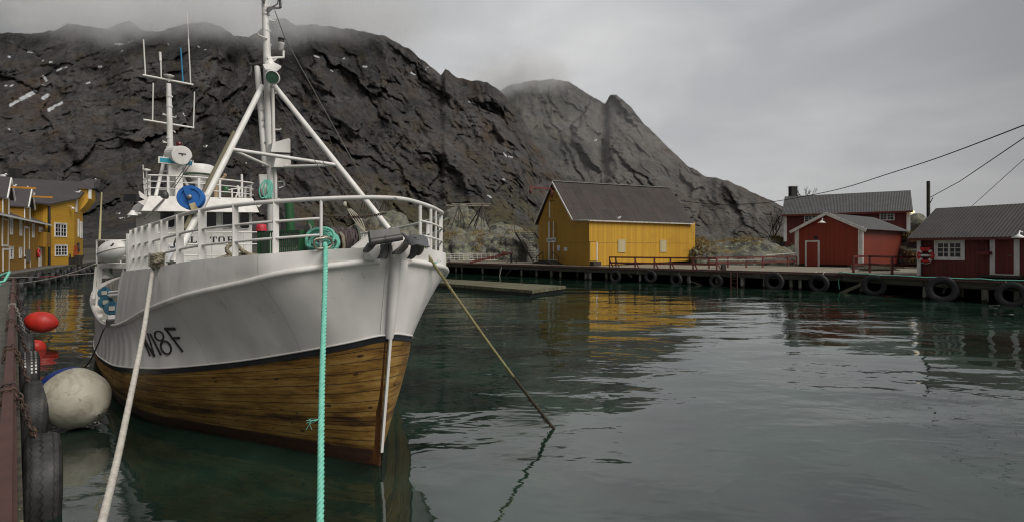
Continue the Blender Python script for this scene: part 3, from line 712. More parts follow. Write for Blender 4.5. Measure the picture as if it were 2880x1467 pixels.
M_NOTICE = paint('notice_white', (0.70, 0.72, 0.76), (0.62, 0.64, 0.68), 0.4, bump=0)
M_NBLUE = paint('notice_blue', (0.25, 0.42, 0.62), None, 0.4, bump=0)
for nm, lb, (x0, y0, x1, y1) in (('notice_board', 'tall white and blue notice beside the warehouse gable door', (1568, 690, 1574.5, 706.5)),
                                 ('notice_board', 'small square white notice on the yellow gable wall', (1587.5, 696, 1596, 706))):
    r = Wg.rect(x0, y0, x1, y1); t_ = thing(nm, lb, 'notice', tuple(Wg.at(r[0], r[2], 0.02)))
    panel(Wg, t_, r, 'board', M_NOTICE, 0.01, 0.05)
    if x1 - x0 < 8: panel(Wg, t_, (r[0], r[1], r[2], r[2] + (r[3] - r[2]) * 0.2), 'blue_band', M_NBLUE, 0.051, 0.056)
r = Wg.rect(1513, 699, 1518, 713.5); t_ = thing('wall_box', 'white rounded meter box low on the left of the yellow gable', 'meter box', tuple(Wg.at(r[0], r[2], 0.02)))
mb = MB(); Wg.box(mb, r[0], r[1], r[2] + .15, r[3], 0, 0.2); Wg.box(mb, r[0] + .05, r[1] - .05, r[2] - .12, r[2] + .14, 0, 0.14); mb.build('box', M_WHITE, t_)
panel(Wg, t_, (r[0] + .05, r[0] + .3, r[2] + .45, r[2] + .7), 'dial', M_BLACK, 0.2, 0.21)
r = Wg.rect(1504.6, 686, 1510.5, 696); t_ = thing('wall_lamp', 'grey lamp at the far left corner of the yellow gable', 'lamp', tuple(Wg.at(r[0], r[2], 0.02)))
mb = MB(); Wg.box(mb, r[0], r[1], r[2], r[3], 0, 0.25); mb.build('housing', M_STEEL, t_); panel(Wg, t_, (r[0] + .1, r[1] - .1, r[2] + .1, r[3] - .2), 'lens', M_GLASS, 0.25, 0.27)

# ---------------------------------------------------------------- red shed with its gable to the water
cS = G(2420, 750.5, ZD); sg_d = V((-0.6, 0.8, 0)); ss_d = V((0.8, 0.6, 0))
lA = V((cS.x, cS.y, 0)) + sg_d * 4.85
Ws = Wall(lA, cS); shed = thing('boat_shed', 'small bright red shed with white corners and its low gable facing the water', 'shed', tuple(cS))
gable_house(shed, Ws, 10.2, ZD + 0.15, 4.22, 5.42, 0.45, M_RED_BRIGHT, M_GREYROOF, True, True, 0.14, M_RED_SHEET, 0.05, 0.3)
cc = lambda s, b, z: Ws.at(s, z, -b)
for s, b in ((0, 0), (Ws.len, 0)):
    mb = MB(); mb.box(cc(s + (0.02 if s else -0.02), -0.01, 2.68), Ws.d * 0.17, Ws.n * 0.06, (0, 0, 1.53)); mb.build('corner_board', M_WHITE, shed)
mb = MB(); mb.box(cc(Ws.len + 0.01, 10.1, 2.68), Ws.d * 0.06, Ws.n * 0.15, (0, 0, 1.53))
mb.build('corner_board', M_WHITE, shed)
mb = MB(); sl = 1.2 / (Ws.len / 2); mid = Ws.len / 2
mb.bar(cc(-0.5, -0.32, 4.22 - 0.5 * sl - 0.08), cc(mid, -0.32, 5.40), 0.05, 0.24); mb.build('barge_board', M_WHITE, shed); mb = MB(); mb.bar(cc(mid, -0.32, 5.40), cc(Ws.len + 0.5, -0.32, 4.22 - 0.5 * sl - 0.08), 0.05, 0.24); mb.build('barge_board', M_WHITE, shed)
mb = MB(); mb.box(cc(mid, 5, ZD - 0.05), Ws.d * (mid - 0.1), Ws.n * 4.9, (0, 0, 0.2)); mb.build('foundation', M_DARKWOOD, shed)
r = Ws.rect(2269.5, 680.5, 2300.5, 747.5); panel(Ws, shed, r, 'door', M_RED_BRIGHT, 0.0, 0.03); frame(Ws, shed, r, 0.14)
panel(Ws, shed, Ws.rect(2289.5, 664, 2300, 673.5), 'vent_opening', M_BLACK, 0.0, 0.02)
def wall_lamp(w, x, y, label, sc=1.0):
    s, z = w.px(x, y); t_ = thing('wall_lamp', label, 'lamp', tuple(w.at(s, z, 0)))
    m1 = MB(); p = w.at(s, z + 0.22 * sc, 0); q = w.at(s, z + 0.28 * sc, 0.3 * sc); q2 = w.at(s, z + 0.1 * sc, 0.45 * sc); m1.tube([p, q, q2], 0.03 * sc, 6); m1.build('arm', M_WHITE, t_)
    m1 = MB(); m1.lathe(q2, (0, 0, -1), [(0.02, -0.05), (0.07 * sc, 0), (0.26 * sc, 0.12 * sc), (0.25 * sc, 0.16 * sc), (0.02, 0.1 * sc)], 16); m1.build('lamp_shade', M_WHITE, t_)
    return t_
wall_lamp(Ws, 2319, 626, 'white lamp in the gable of the small red shed', 1.2)

# ---------------------------------------------------------------- long red house behind it
pL = P(2207, 600, 60.0); pR = P(2557, 590, 53.5); Wr = Wall((pL.x, pL.y), (pR.x, pR.y))
lh = thing('red_house', 'long dark red house with a light grey metal roof standing behind the small shed', 'house', (pL.x, pL.y, 2.6))
hz = gable_house(lh, Wr, 5.6, 1.2, 6.55, 8.75, 0.35, M_RED, M_GREYROOF, False, True, 0.14, None, 0.06, 0.3)
for s in (0.06, Wr.len - 0.06): mb = MB(); mb.box(Wr.at(s, 4.9, 0.03), Wr.d * 0.16, Wr.n * 0.05, (0, 0, 1.62)); mb.build('corner_board', M_WHITE, lh)
mb = MB(); mb.bar(Wr.at(-0.3, 6.30, 0.4), Wr.at(Wr.len + 0.3, 6.30, 0.4), 0.06, 0.2); mb.build('fascia', M_RED, lh)
window(Wr, lh, Wr.rect(2261.5, 604.5, 2307, 627)); window(Wr, lh, Wr.rect(2473.5, 594, 2516, 621))
cp = P(2230, 549, 62.6); mb = MB(); mb.cube(cp.x - .36, cp.x + .36, cp.y - .36, cp.y + .36, 8.0, 9.95); ch = mb.build('chimney', M_CHIMNEY, hz['roof'])
mb = MB(); mb.cube(cp.x - .42, cp.x + .42, cp.y - .42, cp.y + .42, 9.96, 10.04); mb.build('chimney_cap', M_STEEL, lh)
t_ = thing('gable_lamp', 'small lit lamp under the right eave of the long red house', 'lamp', tuple(Wr.at(Wr.len + .2, 6.2, 0.2)))
mb = MB(); mb.tube([Wr.at(Wr.len, 6.3, 0.1), Wr.at(Wr.len + .25, 6.35, 0.2)], 0.04, 6); mb.build('arm', M_BLACK, t_)
lm = NT('warm_bulb'); lm.b.inputs['Emission Color'].default_value = (1.0, 0.62, 0.2, 1); lm.b.inputs['Emission Strength'].default_value = 1.4
mb = MB(); mb.ball(Wr.at(Wr.len + .3, 6.24, 0.2), (0.16, 0, 0), (0, 0.16, 0), (0, 0, 0.13)); mb.build('bulb', lm.done((0.8, 0.6, 0.3), 0.4), t_)

# ---------------------------------------------------------------- red house at the right edge
a_ = G(2582, 774.5, ZD); b_ = G(2880, 786.5, ZD); dd = (b_ - a_).normalized(); b2 = a_ + dd * 9.5
Wh = Wall((a_.x, a_.y), (b2.x, b2.y)); rh = thing('red_house', 'low red house with a white window and a white framed door at the dock edge', 'house', tuple(a_))
gable_house(rh, Wh, 5.6, ZD, 3.24, 4.78, 0.4, M_RED, M_BROWNROOF_METAL, False, True, 0.15, None, 0.05, 0.35)
mb = MB(); mb.box(Wh.at(0.06, 2.1, 0.02), Wh.d * 0.09, Wh.n * 0.04, (0, 0, 1.08)); mb.build('corner_board', M_WHITE, rh)
mb = MB(); mb.tube([Wh.at(-0.3, 2.98, .45), Wh.at(0.22, 2.95, .12), Wh.at(0.22, 1.02, .1)], 0.045, 8); mb.build('downpipe', M_BLACK, rh)
mb = MB(); mb.bar(Wh.at(-0.35, 2.98, 0.42), Wh.at(Wh.len, 2.98, 0.42), 0.08, 0.13); mb.build('gutter', M_RUST, rh)
window(Wh, rh, Wh.rect(2628, 675, 2714, 730.5), fw=0.17)
r = Wh.rect(2799.5, 668.5, 2852.5, 769); dr = panel(Wh, rh, r, 'door', M_RED, 0.0, 0.03); frame(Wh, rh, r, 0.2, bottom=False)
mb = MB(); sq, zq = Wh.px(2847, 718); mb.tube([Wh.at(sq, zq, 0.03), Wh.at(sq, zq, 0.1), Wh.at(sq - .14, zq, 0.1)], 0.018, 6); mb.build('handle', M_STEEL, dr)
panel(Wh, rh, (r[0] - .2, r[1] + .2, r[2] - .12, r[2]), 'threshold', M_WHITE, 0.0, 0.07)
mb = MB(); Wh.box(mb, r[0] - .45, r[1] + .4, ZD + .1, ZD + .2, 0.0, 0.7); Wh.box(mb, r[0] - .3, r[0] - .1, ZD - .02, ZD + .099, 0.1, 0.6); Wh.box(mb, r[1] + .05, r[1] + .25, ZD - .02, ZD + .099, 0.1, 0.6); mb.build('step', M_DARKWOOD, rh)
r = Wh.rect(2755, 707.5, 2792, 716); mb = MB(); Wh.box(mb, r[0], r[1], r[2], r[3], 0, 0.45); mb.bar(Wh.at(r[0] + .35, r[2], 0.3), Wh.at(r[0] + .25, r[3] + .75, 0.03), 0.07, 0.07); mb.build('shelf', M_RED, rh)
t_ = wall_lamp(Wh, 2876, 667, 'white lamp beside the door of the low red house', 1.0)
# life ring on its wall
s, z = Wh.px(2607, 718); c0 = Wh.at(s, z, 0.14); t_ = thing('life_ring', 'red and white life ring hanging on the red wall beside the window', 'life ring', tuple(c0))
M_LRED = paint('life_ring_red', (0.55, 0.022, 0.022), None, 0.4, bump=0); M_LWHITE = paint('life_ring_white', (0.75, 0.75, 0.75), None, 0.4, bump=0)
def arc(c, ex, ey, r, a0, a1, n=8): return [c + ex * (math.cos(a0 + (a1 - a0) * i / n) * r) + ey * (math.sin(a0 + (a1 - a0) * i / n) * r) for i in range(n + 1)]
UP = V((0, 0, 1))
for k in range(4):
    a = math.pi / 4 + k * math.pi / 2
    mb = MB(); mb.tube(arc(c0, Wh.d, UP, 0.31, a + 0.16, a + math.pi / 2 - 0.16), 0.085, 10); mb.build('ring_segment', M_LRED, t_)
    mb = MB(); mb.tube(arc(c0, Wh.d, UP, 0.31, a - 0.16, a + 0.16, 4), 0.09, 10); mb.build('band', M_LWHITE, t_)
mb = MB(); mb.box(c0 + Wh.n * .05, Wh.d * 0.19, Wh.n * 0.02, UP * 0.06); mb.tube([c0 + Wh.d * -.3 + Wh.n * .06, c0 + Wh.d * .34 + Wh.n * .06], 0.025, 6); mb.build('throw_float', M_LWHITE, t_)
mb = MB(); mb.box(c0 + UP * .37, Wh.d * 0.24, Wh.n * 0.07, UP * 0.06); mb.build('bracket', M_LRED, t_)
mb = MB(); mb.tube(arc(c0 - UP * .02, Wh.d, UP, 0.42, math.pi * 0.75, math.pi * 1.7, 14), 0.014, 6); mb.build('grab_line', M_LWHITE, t_)

# ---------------------------------------------------------------- the yellow houses across the basin at the left
q0 = G(133, 746, ZD); q1 = G(209, 741.8, ZD); Wt = Wall((q0.x, q0.y), (q1.x, q1.y))
th_ = thing('yellow_house', 'tall yellow house with two white windows and a dark roof at the left quay', 'house', tuple(q0))
nb_ = -Wt.n; ex = Wt.at(Wt.len, 0); e2 = G(233, 738.7, ZD); e2.z = 0; sd_ = (e2 - V((ex.x, ex.y, 0))).normalized()
tz = lambda p, z: V((p.x, p.y, z))
zA, zB = 6.35, 7.25
mb = MB(); mb.poly([Wt.at(0, ZD), Wt.at(Wt.len, ZD), Wt.at(Wt.len, zB), Wt.at(0, zA)], Wt.A, Wt.d, (0, 0, 1)); mb.build('wall', M_YEL_CLAP, th_)
back = ex + sd_ * 8.5; bl = Wt.at(0, 0) + nb_ * 10
mb = MB(); mb.poly([tz(ex, ZD), tz(e2, ZD), tz(e2, 8.6), tz(ex, zB)], ex, sd_, (0, 0, 1)); mb.poly([Wt.at(0, ZD), Wt.at(0, zA), tz(bl, 9.5), tz(bl, ZD)], None, nb_, (0, 0, 1)); mb.build('side_wall', M_YEL_LIT, th_)
RL, RR = P(0, 500, 56), P(262, 513.5, 57)
RL2 = RL + (RL - RR) * 0.35; EL = P(85, 574.5, 46.5); EL2 = EL + (Wt.A + V((0, 0, zA)) - tz(Wt.at(Wt.len, 0), zA)) * 1.9
ov = Wt.n * 0.25
mb = MB(); k0, k1, k2 = Wt.at(-0.1, zA + .05) + ov, Wt.at(Wt.len + 0.3, zB + .12) + ov, RR
for q in ([k0, k1, k2, RL], [EL2, k0, RL, RL2], [k1, P(228, 531, 52.5), RR]): mb.prism([p - V((0, 0, .12)) for p in q], (0, 0, .12))
mb.prism([RL2 - V((0, 0, .15)), RL - V((0, 0, .15)), RR - V((0, 0, .15)), RR + V((-9, 5, -4)), RL2 + V((-9, 5, -4))], (0, 0, .1))
rfT = mb.build('roof', M_SLATE, th_)
mb = MB(); p0, p1, p2, p3 = P(222, 561, 51.5), P(224, 530, 51.5), P(252, 531, 53), P(252, 560, 53)
low = P(220, 596, 51.5)
mb.prism([p0 + V((0, 0, 0)), low, P(233, 584, 52), P(246, 568, 52.6), p3, p2, p1], V((-1.2, 2.2, 0))); mb.build('hoist_house', M_YEL_CLAP, th_)
mb = MB(); mb.bar(p2 + V((.1, -.1, 0)), p3 + V((.1, -.1, 0)), 0.35, 0.08, up=(1, 0, 0)); mb.build('hoist_trim', M_WHITE, th_)
mb = MB(); mb.prism([P(222, 531, 51.2), P(263, 531, 53.2), P(264, 513, 53.6), P(226, 511, 52.5)], V((-0.6, 1.6, 0.5))); mb.build('hoist_roof', M_SLATE, th_)
window(Wt, th_, Wt.rect(153, 630, 187, 666)); window(Wt, th_, Wt.rect(154, 689, 189, 720.5))
mb = MB(); mb.tube([Wt.at(0.1, 6.2, .1), Wt.at(0.12, ZD, .1)], 0.09, 8); mb.build('downpipe', M_BLACK, th_)
cq = P(43, 484, 57.5); mb = MB(); mb.cube(cq.x - .42, cq.x + .42, cq.y - .4, cq.y + .4, cq.z - 1.4, cq.z + .35); mb.cube(cq.x - .72, cq.x + .72, cq.y - .6, cq.y + .6, cq.z - .75, cq.z - .5); mb.build('chimney', M_CHIMNEY, rfT)
Wz = Wall((ex.x, ex.y), (e2.x, e2.y))
for r_ in ((218.5, 617, 222, 666), (226, 624, 231, 670), (212.5, 561, 216, 597)):
    x0, y0, x1, y1 = r_; panel(Wz, th_, Wz.rect(x0, y0, x1, y1), 'side_window', M_WHITE, 0, 0.06)
wall_lamp(Wt, 193, 586, 'dark lamp high on the yellow gable-side wall of the tall house', .75)
# the lower row in front, with its two loft gables
l0 = G(-60, 775.5, ZD); l1 = G(128, 746.3, ZD); Wo = Wall((l0.x, l0.y), (l1.x, l1.y))
ro = thing('yellow_row_house', 'long low ochre boarded quay house with two loft hoist gables at the left edge', 'house', tuple(l0))
ZO = 4.55
mb = MB(); mb.quadwall(Wo.A, Wo.A + Wo.d * Wo.len, ZD, ZO); mb.build('wall', M_YEL_OLD, ro)
mb = MB(); bk = -Wo.n * 2.6; mb.prism([Wo.at(-1, ZO - .1, .35), Wo.at(Wo.len, ZO - .1, .35), Wo.at(Wo.len, ZO + 1.35, -2.6), Wo.at(-1, ZO + 1.35, -2.6)], (0, 0, .1)); rfO = mb.build('roof', M_SLATE, ro)
mb = MB(); mb.bar(Wo.at(-1, ZO - .06, .4), Wo.at(Wo.len, ZO - .06, .4), 0.1, 0.12); mb.build('gutter', M_WHITE, rfO)
mb = MB(); mb.quadwall(Wo.at(-1, 0, -2.5), Wo.at(Wo.len + 3, 0, -2.5), ZO, 8.0); mb.build('upper_wall', M_YEL_OLD, ro)
for (xl, xr, ybot, yeave, xa, ya) in ((3, 21, 596, 553, 11.5, 505.5), (65, 81, 625, 579, 75, 536)):
    a, za = Wo.px(xl, ybot); b, zb = Wo.px(xr, ybot); m_x, zt = Wo.px(xa, ya); _, ze_ = Wo.px(xl, yeave)
    zz = ZO - 0.2; mb = MB()
    mb.prism([Wo.at(a, zz, .06), Wo.at(b, zz, .06), Wo.at(b, ze_, .06), Wo.at((a + b) / 2, zt, .06), Wo.at(a, ze_, .06)], -Wo.n * 3.5); gb = mb.build('loft_gable', M_YEL_OLD, ro)
    mb = MB(); h2 = (b - a) / 2 + .2; mm = (a + b) / 2
    for sg_ in (-1, 1): mb.prism([Wo.at(mm, zt + .12, .3), Wo.at(mm + sg_ * h2, ze_ - .1, .3), Wo.at(mm + sg_ * h2, ze_ - .02, .3), Wo.at(mm, zt + .2, .3)], -Wo.n * 3.8)
    mb.build('gable_roof', M_SLATE, gb)
    mb = MB()
    for sg_ in (-1, 1): mb.bar(Wo.at(mm, zt + .1, .33), Wo.at(mm + sg_ * h2, ze_ - .12, .33), .06, .16)
    Wo.box(mb, a - .04, a + .12, zz, ze_, .06, .10); Wo.box(mb, b - .12, b + .04, zz, ze_, .06, .10); Wo.box(mb, a + .12, b - .12, ze_ - .08, ze_, .06, .09)
    mb.build('gable_trim', M_WHITE, gb)
    mb = MB(); mb.bar(Wo.at(mm, zt - .45, -.2), Wo.at(mm, zt - .45, 1.5), .1, .13); mb.build('hoist_beam', paint('ochre_beam', (0.45, 0.2, 0.02)), gb)
    # loft door and the door below it
    for nm, (x0, y0, x1, y1) in (('loft_door', (xl + 3, ybot + 18, xr - 1, ybot + 92)), ('door', (xl + 5, ybot + 107, xr + 2, 757 + (xr - 80) * -.17))):
        r = Wo.rect(x0, y0, x1, y1); r = (r[0], r[1], max(r[2], ZD + .05), min(r[3], ZO - .25)) if nm == 'loft_door' else (r[0], r[1], ZD + .05, min(r[3], 2.75))
        panel(Wo, ro, r, nm, M_YEL_OLD, 0, .03); frame(Wo, ro, r, .12, nm + '_frame', bottom=(nm == 'loft_door'))
for (x0, y0, x1, y1) in ((27.5, 616, 34, 660), (54.5, 621, 60, 663), (90, 631, 95, 668), (108.5, 641, 117, 669), (26, 694, 36, 729), (53, 697, 60, 726)):
    window(Wo, ro, Wo.rect(x0, y0, x1, y1), 1, 3, 1, fw=.16)
r = Wo.rect(108, 697, 115, 746.5); panel(Wo, ro, (r[0], r[1], ZD + .03, r[3]), 'white_door', M_WHITE, 0, .05)
r = Wo.rect(108, 655, 122, 694); panel(Wo, ro, r, 'bay_box', M_YEL_OLD, 0, .5)
r = Wo.rect(70, 701, 81, 735); panel(Wo, ro, r, 'grey_door_leaf', M_GREYWOOD, .06, .12)
r = Wo.rect(100.5, 703, 105.5, 721); c0 = Wo.at((r[0] + r[1]) / 2, (r[2] + r[3]) / 2, .12); t_ = thing('life_ring', 'red life ring on the ochre wall beside the white door', 'life ring', tuple(c0))
mb = MB(); mb.tube(arc(c0, Wo.d, UP, .3, 0, 2 * math.pi, 20)[:-1], .08, 8, loop=True); mb.build('ring', M_LRED, t_); mb = MB(); mb.box(c0, Wo.d * .14, Wo.n * .06, UP * .05); mb.build('throw_float', M_LWHITE, t_)
# ================================================================ DOCKS, ROCKS, RACKS
rnd = random.Random(7)
M_PLANK = boards('dock_planks', (0.30, 0.265, 0.20), (0.19, 0.165, 0.125), 0.16, 0.85, 0.06, gdark=0.35, stain=(0.12, 0.11, 0.085))
M_FASCIA = boards('dock_fascia', (0.085, 0.078, 0.055), (0.045, 0.042, 0.030), 0.17, 0.85, 0.10, horizontal=True, gdark=0.3, seam=4.3, stain=(0.26, 0.25, 0.19))
def mat_pile():
    t = NT('old_pile'); n = t.noise(t.coord('Object', (3, 3, 0.4)), 1.0, 6, 0.65); c = t.n('ShaderNodeTexCoord')
    g = t.n('ShaderNodeNewGeometry'); sp = t.n('ShaderNodeSeparateXYZ'); t.l(g.outputs['Position'], sp.inputs[0])
    col = t.ramp(n, [(0.36, (0.045, 0.040, 0.032)), (0.50, (0.13, 0.12, 0.10)), (0.64, (0.28, 0.26, 0.22))])
    wet = t.math('LESS_THAN', t.math('ADD', sp.outputs[2], t.math('MULTIPLY', t.math('SUBTRACT', n, 0.5), 0.6)), 0.16)   # weed up to the tide mark
    return t.done(t.mix(wet, col, (0.012, 0.013, 0.009)), 0.8, t.bump(n, 0.6, 0.03))
M_PILE = mat_pile()
M_RAILBEAM = paint('brown_beam_paint', (0.090, 0.040, 0.033), (0.055, 0.030, 0.026), 0.55, 3.0)
def mat_tyre(name, worn=0.0, grooves=4, zig=9.0, amp=0.10):
    """uv: x once round the tread, y across it"""
    t = NT(name); u, v, uvv = t.uv()
    z = t.math('MULTIPLY', t.math('PINGPONG', t.math('MULTIPLY', u, zig * 8), 0.5), amp * 4)
    a = t.math('FRACT', t.math('ADD', t.math('MULTIPLY', v, grooves), z))
    g = t.math('LESS_THAN', t.math('ABSOLUTE', t.math('SUBTRACT', a, 0.5)), 0.085)
    n = t.noise(t.coord('Object'), 5.0, 6, 0.65)
    base = t.ramp(n, [(0.38, (0.010, 0.010, 0.011)), (0.6, (0.022 + worn * .04, 0.0215 + worn * .037, 0.022 + worn * .033)), (0.75, (0.036 + worn * .09, 0.035 + worn * .080, 0.034 + worn * .066))])
    return t.done(t.mix(g, base, (0.006, 0.006, 0.006)), 0.62, t.bump(t.math('SUBTRACT', t.math('MULTIPLY', n, 0.12), g), 0.9, 0.015))
M_TYRE = mat_tyre('tyre_rubber'); M_TYRE_WORN = mat_tyre('worn_tyre_rubber', 0.4, 5, 5.0, 0.11); M_TYRE_B = mat_tyre('blocky_tyre_rubber', 0.35, 6, 8.0, 0.22)
def tyre_mesh(mb, c, ax, r, w_, n=36):
    prof = [(r * 0.56, -w_ * .40), (r * 0.60, -w_ * .5), (r * 0.80, -w_ * .54), (r * 0.95, -w_ * .48), (r * 0.985, -w_ * .40), (r, -w_ * .2), (r, w_ * .2), (r * 0.985, w_ * .40), (r * 0.95, w_ * .48), (r * 0.80, w_ * .54), (r * 0.60, w_ * .5), (r * 0.56, w_ * .40), (r * 0.5, 0), (r * 0.56, -w_ * .40)]
    c = V(c); axn = V(ax).normalized()
    g0 = len(mb.uv); mb.lathe(c, axn, prof, n)
    # tread uv: y runs 0..1 over the tread only
    for k in range(g0, len(mb.uv)):
        i = (k - g0) // n; j = (k - g0) % n
        y0 = (i - 3) / 5 if 3 <= i <= 7 else 2.0; y1 = (i - 2) / 5 if 3 <= i <= 7 else 2.0
        mb.uv[k] = [(j / n, y0), ((j + 1) / n, y0), ((j + 1) / n, y1), (j / n, y1)]
def chain(mb, pts, r=0.012, pitch=0.07):
    pts = [V(p) for p in pts]; acc = 0; k = 0; tot = sum((pts[i + 1] - pts[i]).length for i in range(len(pts) - 1)); n = max(1, int(tot / pitch))
    for i in range(n):
        t_ = (i + .5) / n * tot; q = 0
        for j in range(len(pts) - 1):
            l = (pts[j + 1] - pts[j]).length
            if q + l >= t_: break
            q += l
        d = (pts[j + 1] - pts[j]).normalized(); c = pts[j] + d * (t_ - q); s = d.orthogonal().normalized(); s2 = d.cross(s)
        if i % 2: s = s2
        lp = [c + d * (pitch * .62 * math.cos(a)) + s * (pitch * .36 * math.sin(a)) for a in [2 * math.pi * m_ / 10 for m_ in range(10)]]
        mb.tube(lp, r, 5, loop=True)
M_CHAIN = paint('rusty_chain', (0.075, 0.045, 0.032), (0.030, 0.024, 0.022), 0.7, 8)

# ---- the long wooden dock
zt = 1.0
dk = thing('dock', 'long weathered timber dock on piles carrying the warehouse and the red houses', 'dock', tuple(DOCK[3]))
mb = MB(); pts = [V((p.x, p.y, 0)) for p in DOCK]
inn = V((0.72, 0.69, 0)).normalized()
acc = 0
for i in range(len(pts) - 1):
    a, b = pts[i], pts[i + 1]; l = (b - a).length
    mb.face([(a.x, a.y, zt - .02), (b.x, b.y, zt - .02), (b.x + inn.x * 14, b.y + inn.y * 14, zt - .02), (a.x + inn.x * 14, a.y + inn.y * 14, zt - .02)], [(0, acc), (0, acc + l), (14, acc + l), (14, acc)])
    mb.face([(b.x, b.y, zt - .1), (a.x, a.y, zt - .1), (a.x + inn.x * 14, a.y + inn.y * 14, zt - .1), (b.x + inn.x * 14, b.y + inn.y * 14, zt - .1)], [(0, acc + l), (0, acc), (14, acc), (14, acc + l)])
    acc += l
M_PLANK_X = boards('dock_planks_across', (0.25, 0.22, 0.165), (0.16, 0.14, 0.108), 0.16, 0.85, 0.06, horizontal=True, gdark=0.35, stain=(0.13, 0.12, 0.095))
mb.build('deck', M_PLANK_X, dk)
mb = MB()
for i in range(len(pts) - 1): mb.bar(pts[i] + UP * (zt + .04), pts[i + 1] + UP * (zt + .04), .16, .085)
for i in range(len(pts) - 1): mb.bar(pts[i] + UP * (zt - .035) - inn * .10, pts[i + 1] + UP * (zt - .035) - inn * .10, .10, .06)
mb.build('edge_beam', M_RAILBEAM, dk)
mb = MB(); acc = 0
for i in range(len(pts) - 1):
    a = pts[i] - inn * .07; b = pts[i + 1] - inn * .07; l = (b - a).length
    for z0, z1, o_ in ((.80, zt - .07, 0), (.63, .79, -.03)):
        A_, B_ = a - inn * o_, b - inn * o_
        mb.face([(A_.x, A_.y, z0), (B_.x, B_.y, z0), (B_.x, B_.y, z1), (A_.x, A_.y, z1)], [(acc, z0), (acc + l, z0), (acc + l, z1), (acc, z1)])
        mb.face([(A_.x, A_.y, z1), (B_.x, B_.y, z1), (B_.x + .1, B_.y + .1, z1), (A_.x + .1, A_.y + .1, z1)]); mb.face([(B_.x, B_.y, z0), (A_.x, A_.y, z0), (A_.x + .1, A_.y + .1, z0), (B_.x + .1, B_.y + .1, z0)])
    acc += l
mb.build('fascia', M_FASCIA, dk)
def along(px):                                     # dock edge under a photo column
    a = (px - 1440) / F
    for i in range(len(pts) - 1):
        p, q = pts[i], pts[i + 1]; d = q - p; den = d.x - a * d.y
        if abs(den) < 1e-9: continue
        s = (a * p.y - p.x) / den
        if -1e-6 <= s <= 1.0001: return p + d * s
    return pts[-1]
pile_px = [1262, 1281, 1297, 1322, 1355, 1404, 1456, 1464, 1507, 1518, 1549, 1574, 1588, 1646, 1657, 1690, 1704, 1798, 1861, 1935, 2015, 2064, 2085, 2150, 2205, 2222, 2248, 2362, 2420, 2604, 2690, 2770, 2860]
for i, px in enumerate(pile_px):
    p = along(px) + inn * (0.12 if i % 3 else 1.7) ; a = (px - 1440) / F
    mb = MB(); r = 0.10 + 0.05 * rnd.random(); lean = V((rnd.uniform(-.06, .06), rnd.uniform(-.06, .06), 0))
    mb.tube([p + lean + V((0, 0, -1.6)), p + lean * .5 + V((0, 0, -.3)), p + V((0, 0, zt - .12))], [r * 1.1, r, r * .92], 10); mb.build('pile', M_PILE, dk)
# braces and lost timbers under the dock
for (x0, y0, x1, y1, dp, th, m_) in ((2331, 839, 2430, 796, -.05, .17, M_GREYWOOD), (1930, 785, 1982, 805, .3, .09, M_GREYWOOD), (1764, 765, 1778, 778, .5, .14, M_GREYWOOD), (2090, 806, 2118, 828, .4, .16, M_DARKWOOD), (2090, 848, 2118, 828, .4, .14, M_DARKWOOD), (2652, 823, 2660, 806, .4, .1, M_GREYWOOD), (1412, 786, 1443, 752, .2, .035, M_GREYWOOD)):
    Yd = (along(x0).y + along(x1).y) / 2 + dp; mb = MB(); mb.bar(P(x0, y0, along(x0).y + dp), P(x1, y1, along(x1).y + dp), th, th); mb.build('brace', m_, dk)
mb = MB()
for dx in (0, 18): p = along(2058 + dx) - inn * .14; mb.bar(p + UP * .95, p - UP * 1.0, .07, .05, up=(1, 0, 0))
for k in range(7): mb.tube([along(2058) - inn * .14 + UP * (.8 - .26 * k), along(2076) - inn * .14 + UP * (.8 - .26 * k)], .02, 6)
lad = thing('dock_ladder', 'rusty ladder hanging down from the dock into the water', 'ladder', tuple(along(2066))); mb.build('ladder', paint('rusty_ladder', (0.13, 0.055, 0.04), (0.05, 0.03, 0.025), .7), lad)
# the bollard post by the ladder
p = along(2030) + inn * .25; mb = MB(); mb.cube(p.x - .13, p.x + .13, p.y - .13, p.y + .13, zt, zt + .42); tag(mb.build('bollard', M_DARKWOOD), 'short square mooring post on the dock edge above the ladder', 'bollard')
